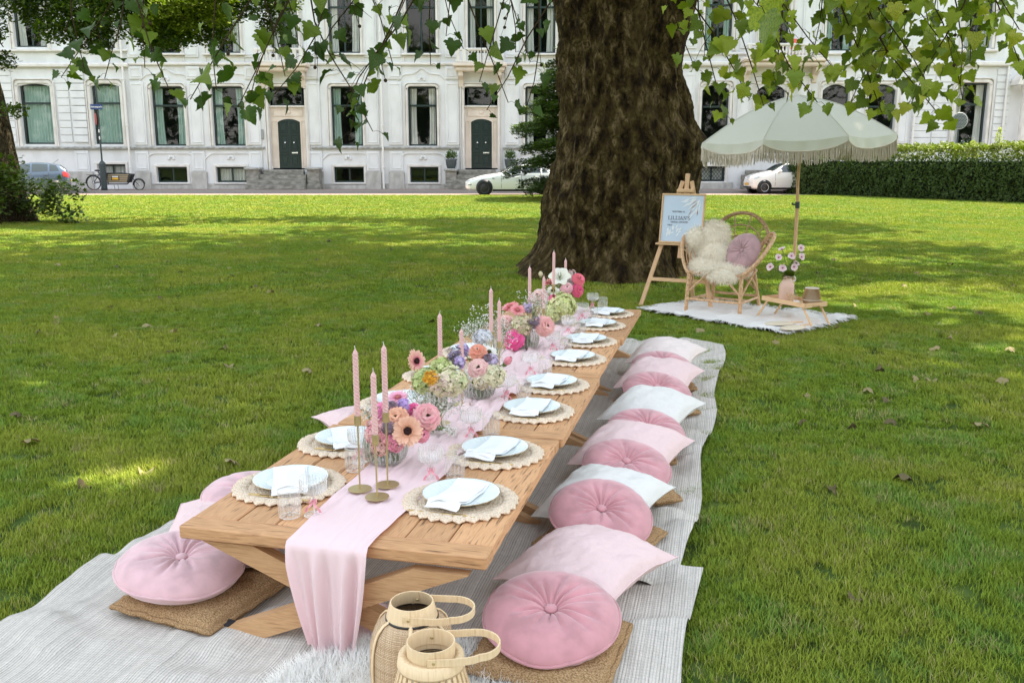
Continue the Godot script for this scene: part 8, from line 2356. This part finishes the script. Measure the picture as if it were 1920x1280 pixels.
	for q in jl:
		var o := fl(q[2], "cosmos", q[0], q[1], R(0, 6))
		b = MB.new()
		for k in 6: strap_petal(b, TAU * k / 6 + R(-.1, .1), .004, R(.030, .042), .046, .010, R(-.008, .006), Color(.78, .48, .54), Color(.84, .72, .74))
		part("petals", b, pm, o)
		b = MB.new(); b.ball(Vector3(0, .006, 0), Vector3(.007, .005, .007), 8, 6); part("eye", b, petal("eye_wine", Color(.12, .01, .03)), o)
		add_stem(o, jm + Vector3(R(-.012, .012), 0, R(-.012, .012)), jf)
		leaf_sprig(o, 3, .045, Vector3(R(-.02, .02), -.05, R(-.02, .02)))
	var br := thing("greenery", "dark green leaves bunched in the jug's mouth under the pink blooms", "foliage", jm + Vector3(0, .03, 0))
	leaf_sprig(br, 60, .075, Vector3.ZERO)
	for k in 14:
		b = MB.new(); var e := Vector3(R(-.14, .16), R(.03, .17), R(-.1, .1)); b.tube(smooth([Vector3(0, -.1, 0), e * .4 + Vector3(0, .03, 0), e], 6), .0017, 4); part("stem", b, M.stem, br); 
		if k % 2 == 0: leaf_sprig(br, 4, .045, e)
# ---------- fallen leaves ----------
func build_small() -> void:
	var meshes := []
	for k in 4:
		var src := plane_leaf(60 + k)
		var a := src.surface_get_arrays(0); var v: PackedVector3Array = a[Mesh.ARRAY_VERTEX]
		var c := R(1.5, 4.0)
		for i in v.size():
			var q := v[i]; q.z = -.35 * c * (q.x * q.x) + .25 * sin(q.y * 4.0 + k) + .12 * sin(q.x * 8.0); v[i] = q
		a[Mesh.ARRAY_VERTEX] = v
		var st := SurfaceTool.new(); st.create_from_arrays(a); st.generate_normals()
		meshes.append(st.commit())
	var spots := [Vector3(-7.010, 0.000, -13.893), Vector3(-5.958, 0.000, -13.544), Vector3(-4.110, 0.000, -10.475), Vector3(-4.415, -0.000, -9.818), Vector3(-3.533, 0.000, -8.688), Vector3(-4.416, 0.000, -8.330), Vector3(-3.646, 0.000, -8.199), Vector3(-3.188, 0.000, -8.383), Vector3(-4.239, 0.000, -13.544), Vector3(-3.876, 0.000, -12.478), Vector3(-3.263, 0.000, -11.465), Vector3(-2.981, 0.000, -11.039), Vector3(-1.871, 0.000, -8.688), Vector3(-2.845, 0.000, -7.387), Vector3(-2.247, 0.000, -6.896), Vector3(-1.887, 0.000, -9.746), Vector3(-3.095, 0.000, -5.512), Vector3(-2.724, 0.000, -4.928), Vector3(-4.665, 0.000, -9.140), Vector3(-2.477, 0.000, -7.559), Vector3(-1.522, 0.000, -6.716), Vector3(-3.151, 0.000, -14.645), Vector3(-0.797, 0.000, -8.893), Vector3(-2.172, -0.000, -16.416), Vector3(-3.602, 0.000, -18.046), Vector3(1.762, 0.000, -8.410), Vector3(2.327, 0.000, -7.831), Vector3(2.030, 0.000, -6.022), Vector3(2.471, 0.000, -6.123), Vector3(2.487, 0.000, -5.883), Vector3(2.975, 0.000, -6.512), Vector3(3.118, 0.000, -6.479), Vector3(4.203, 0.000, -7.515), Vector3(3.582, 0.000, -6.431), Vector3(2.038, 0.000, -5.226), Vector3(1.548, 0.000, -4.228), Vector3(2.354, 0.000, -5.349), Vector3(3.636, 0.000, -7.559), Vector3(5.017, 0.000, -11.514), Vector3(4.373, 0.000, -9.400), Vector3(4.906, 0.000, -9.400), Vector3(5.794, 0.000, -12.897), Vector3(4.819, 0.000, -9.746), Vector3(6.891, -0.000, -17.247), Vector3(5.179, 0.000, -14.645), Vector3(6.764, 0.000, -13.893), Vector3(6.734, 0.000, -13.021), Vector3(6.471, 0.000, -11.614), Vector3(4.346, 0.000, -12.897), Vector3(3.783, 0.000, -9.928), Vector3(1.240, 0.000, -3.092), Vector3(3.946, 0.000, -8.024), Vector3(1.766, 0.000, -5.349), Vector3(2.821, 0.000, -5.237), Vector3(3.120, 0.000, -8.547), Vector3(2.821, 0.000, -6.769), Vector3(1.985, 0.000, -4.363), Vector3(-1.493, 0.000, -4.566), Vector3(-2.152, 0.000, -4.287), Vector3(-1.939, 0.000, -4.483)]
	for k in spots.size():
		var p: Vector3 = spots[k]
		var near := clampf(-p.z / 10.0, .5, 1.3)
		var dark := rng.randf() < (.35 if near < 1.0 else .6)
		var side := "left of the tables" if p.x < -.2 else "right of the tables"
		var far := "near the blankets" if p.z > -6.5 else ("in the middle of the lawn" if p.z > -14 else "far out on the lawn")
		var o := part("fallen_leaf", meshes[k % 4], M.dry_leaf_dark if dark else M.dry_leaf, self)
		o.transform = Transform3D(Basis.from_euler(Vector3(-PI / 2 + R(-.35, .35), R(0, TAU), R(-.3, .3))).scaled(Vector3.ONE * R(.05, .095)), p + Vector3(0, .035, 0))
		tag(o, "%s leaf on the grass %s, %s" % ["dark" if dark else "pale dry", side, far], "leaf", "fallen %s leaves %s, %s" % ["dark" if dark else "pale", side, far])
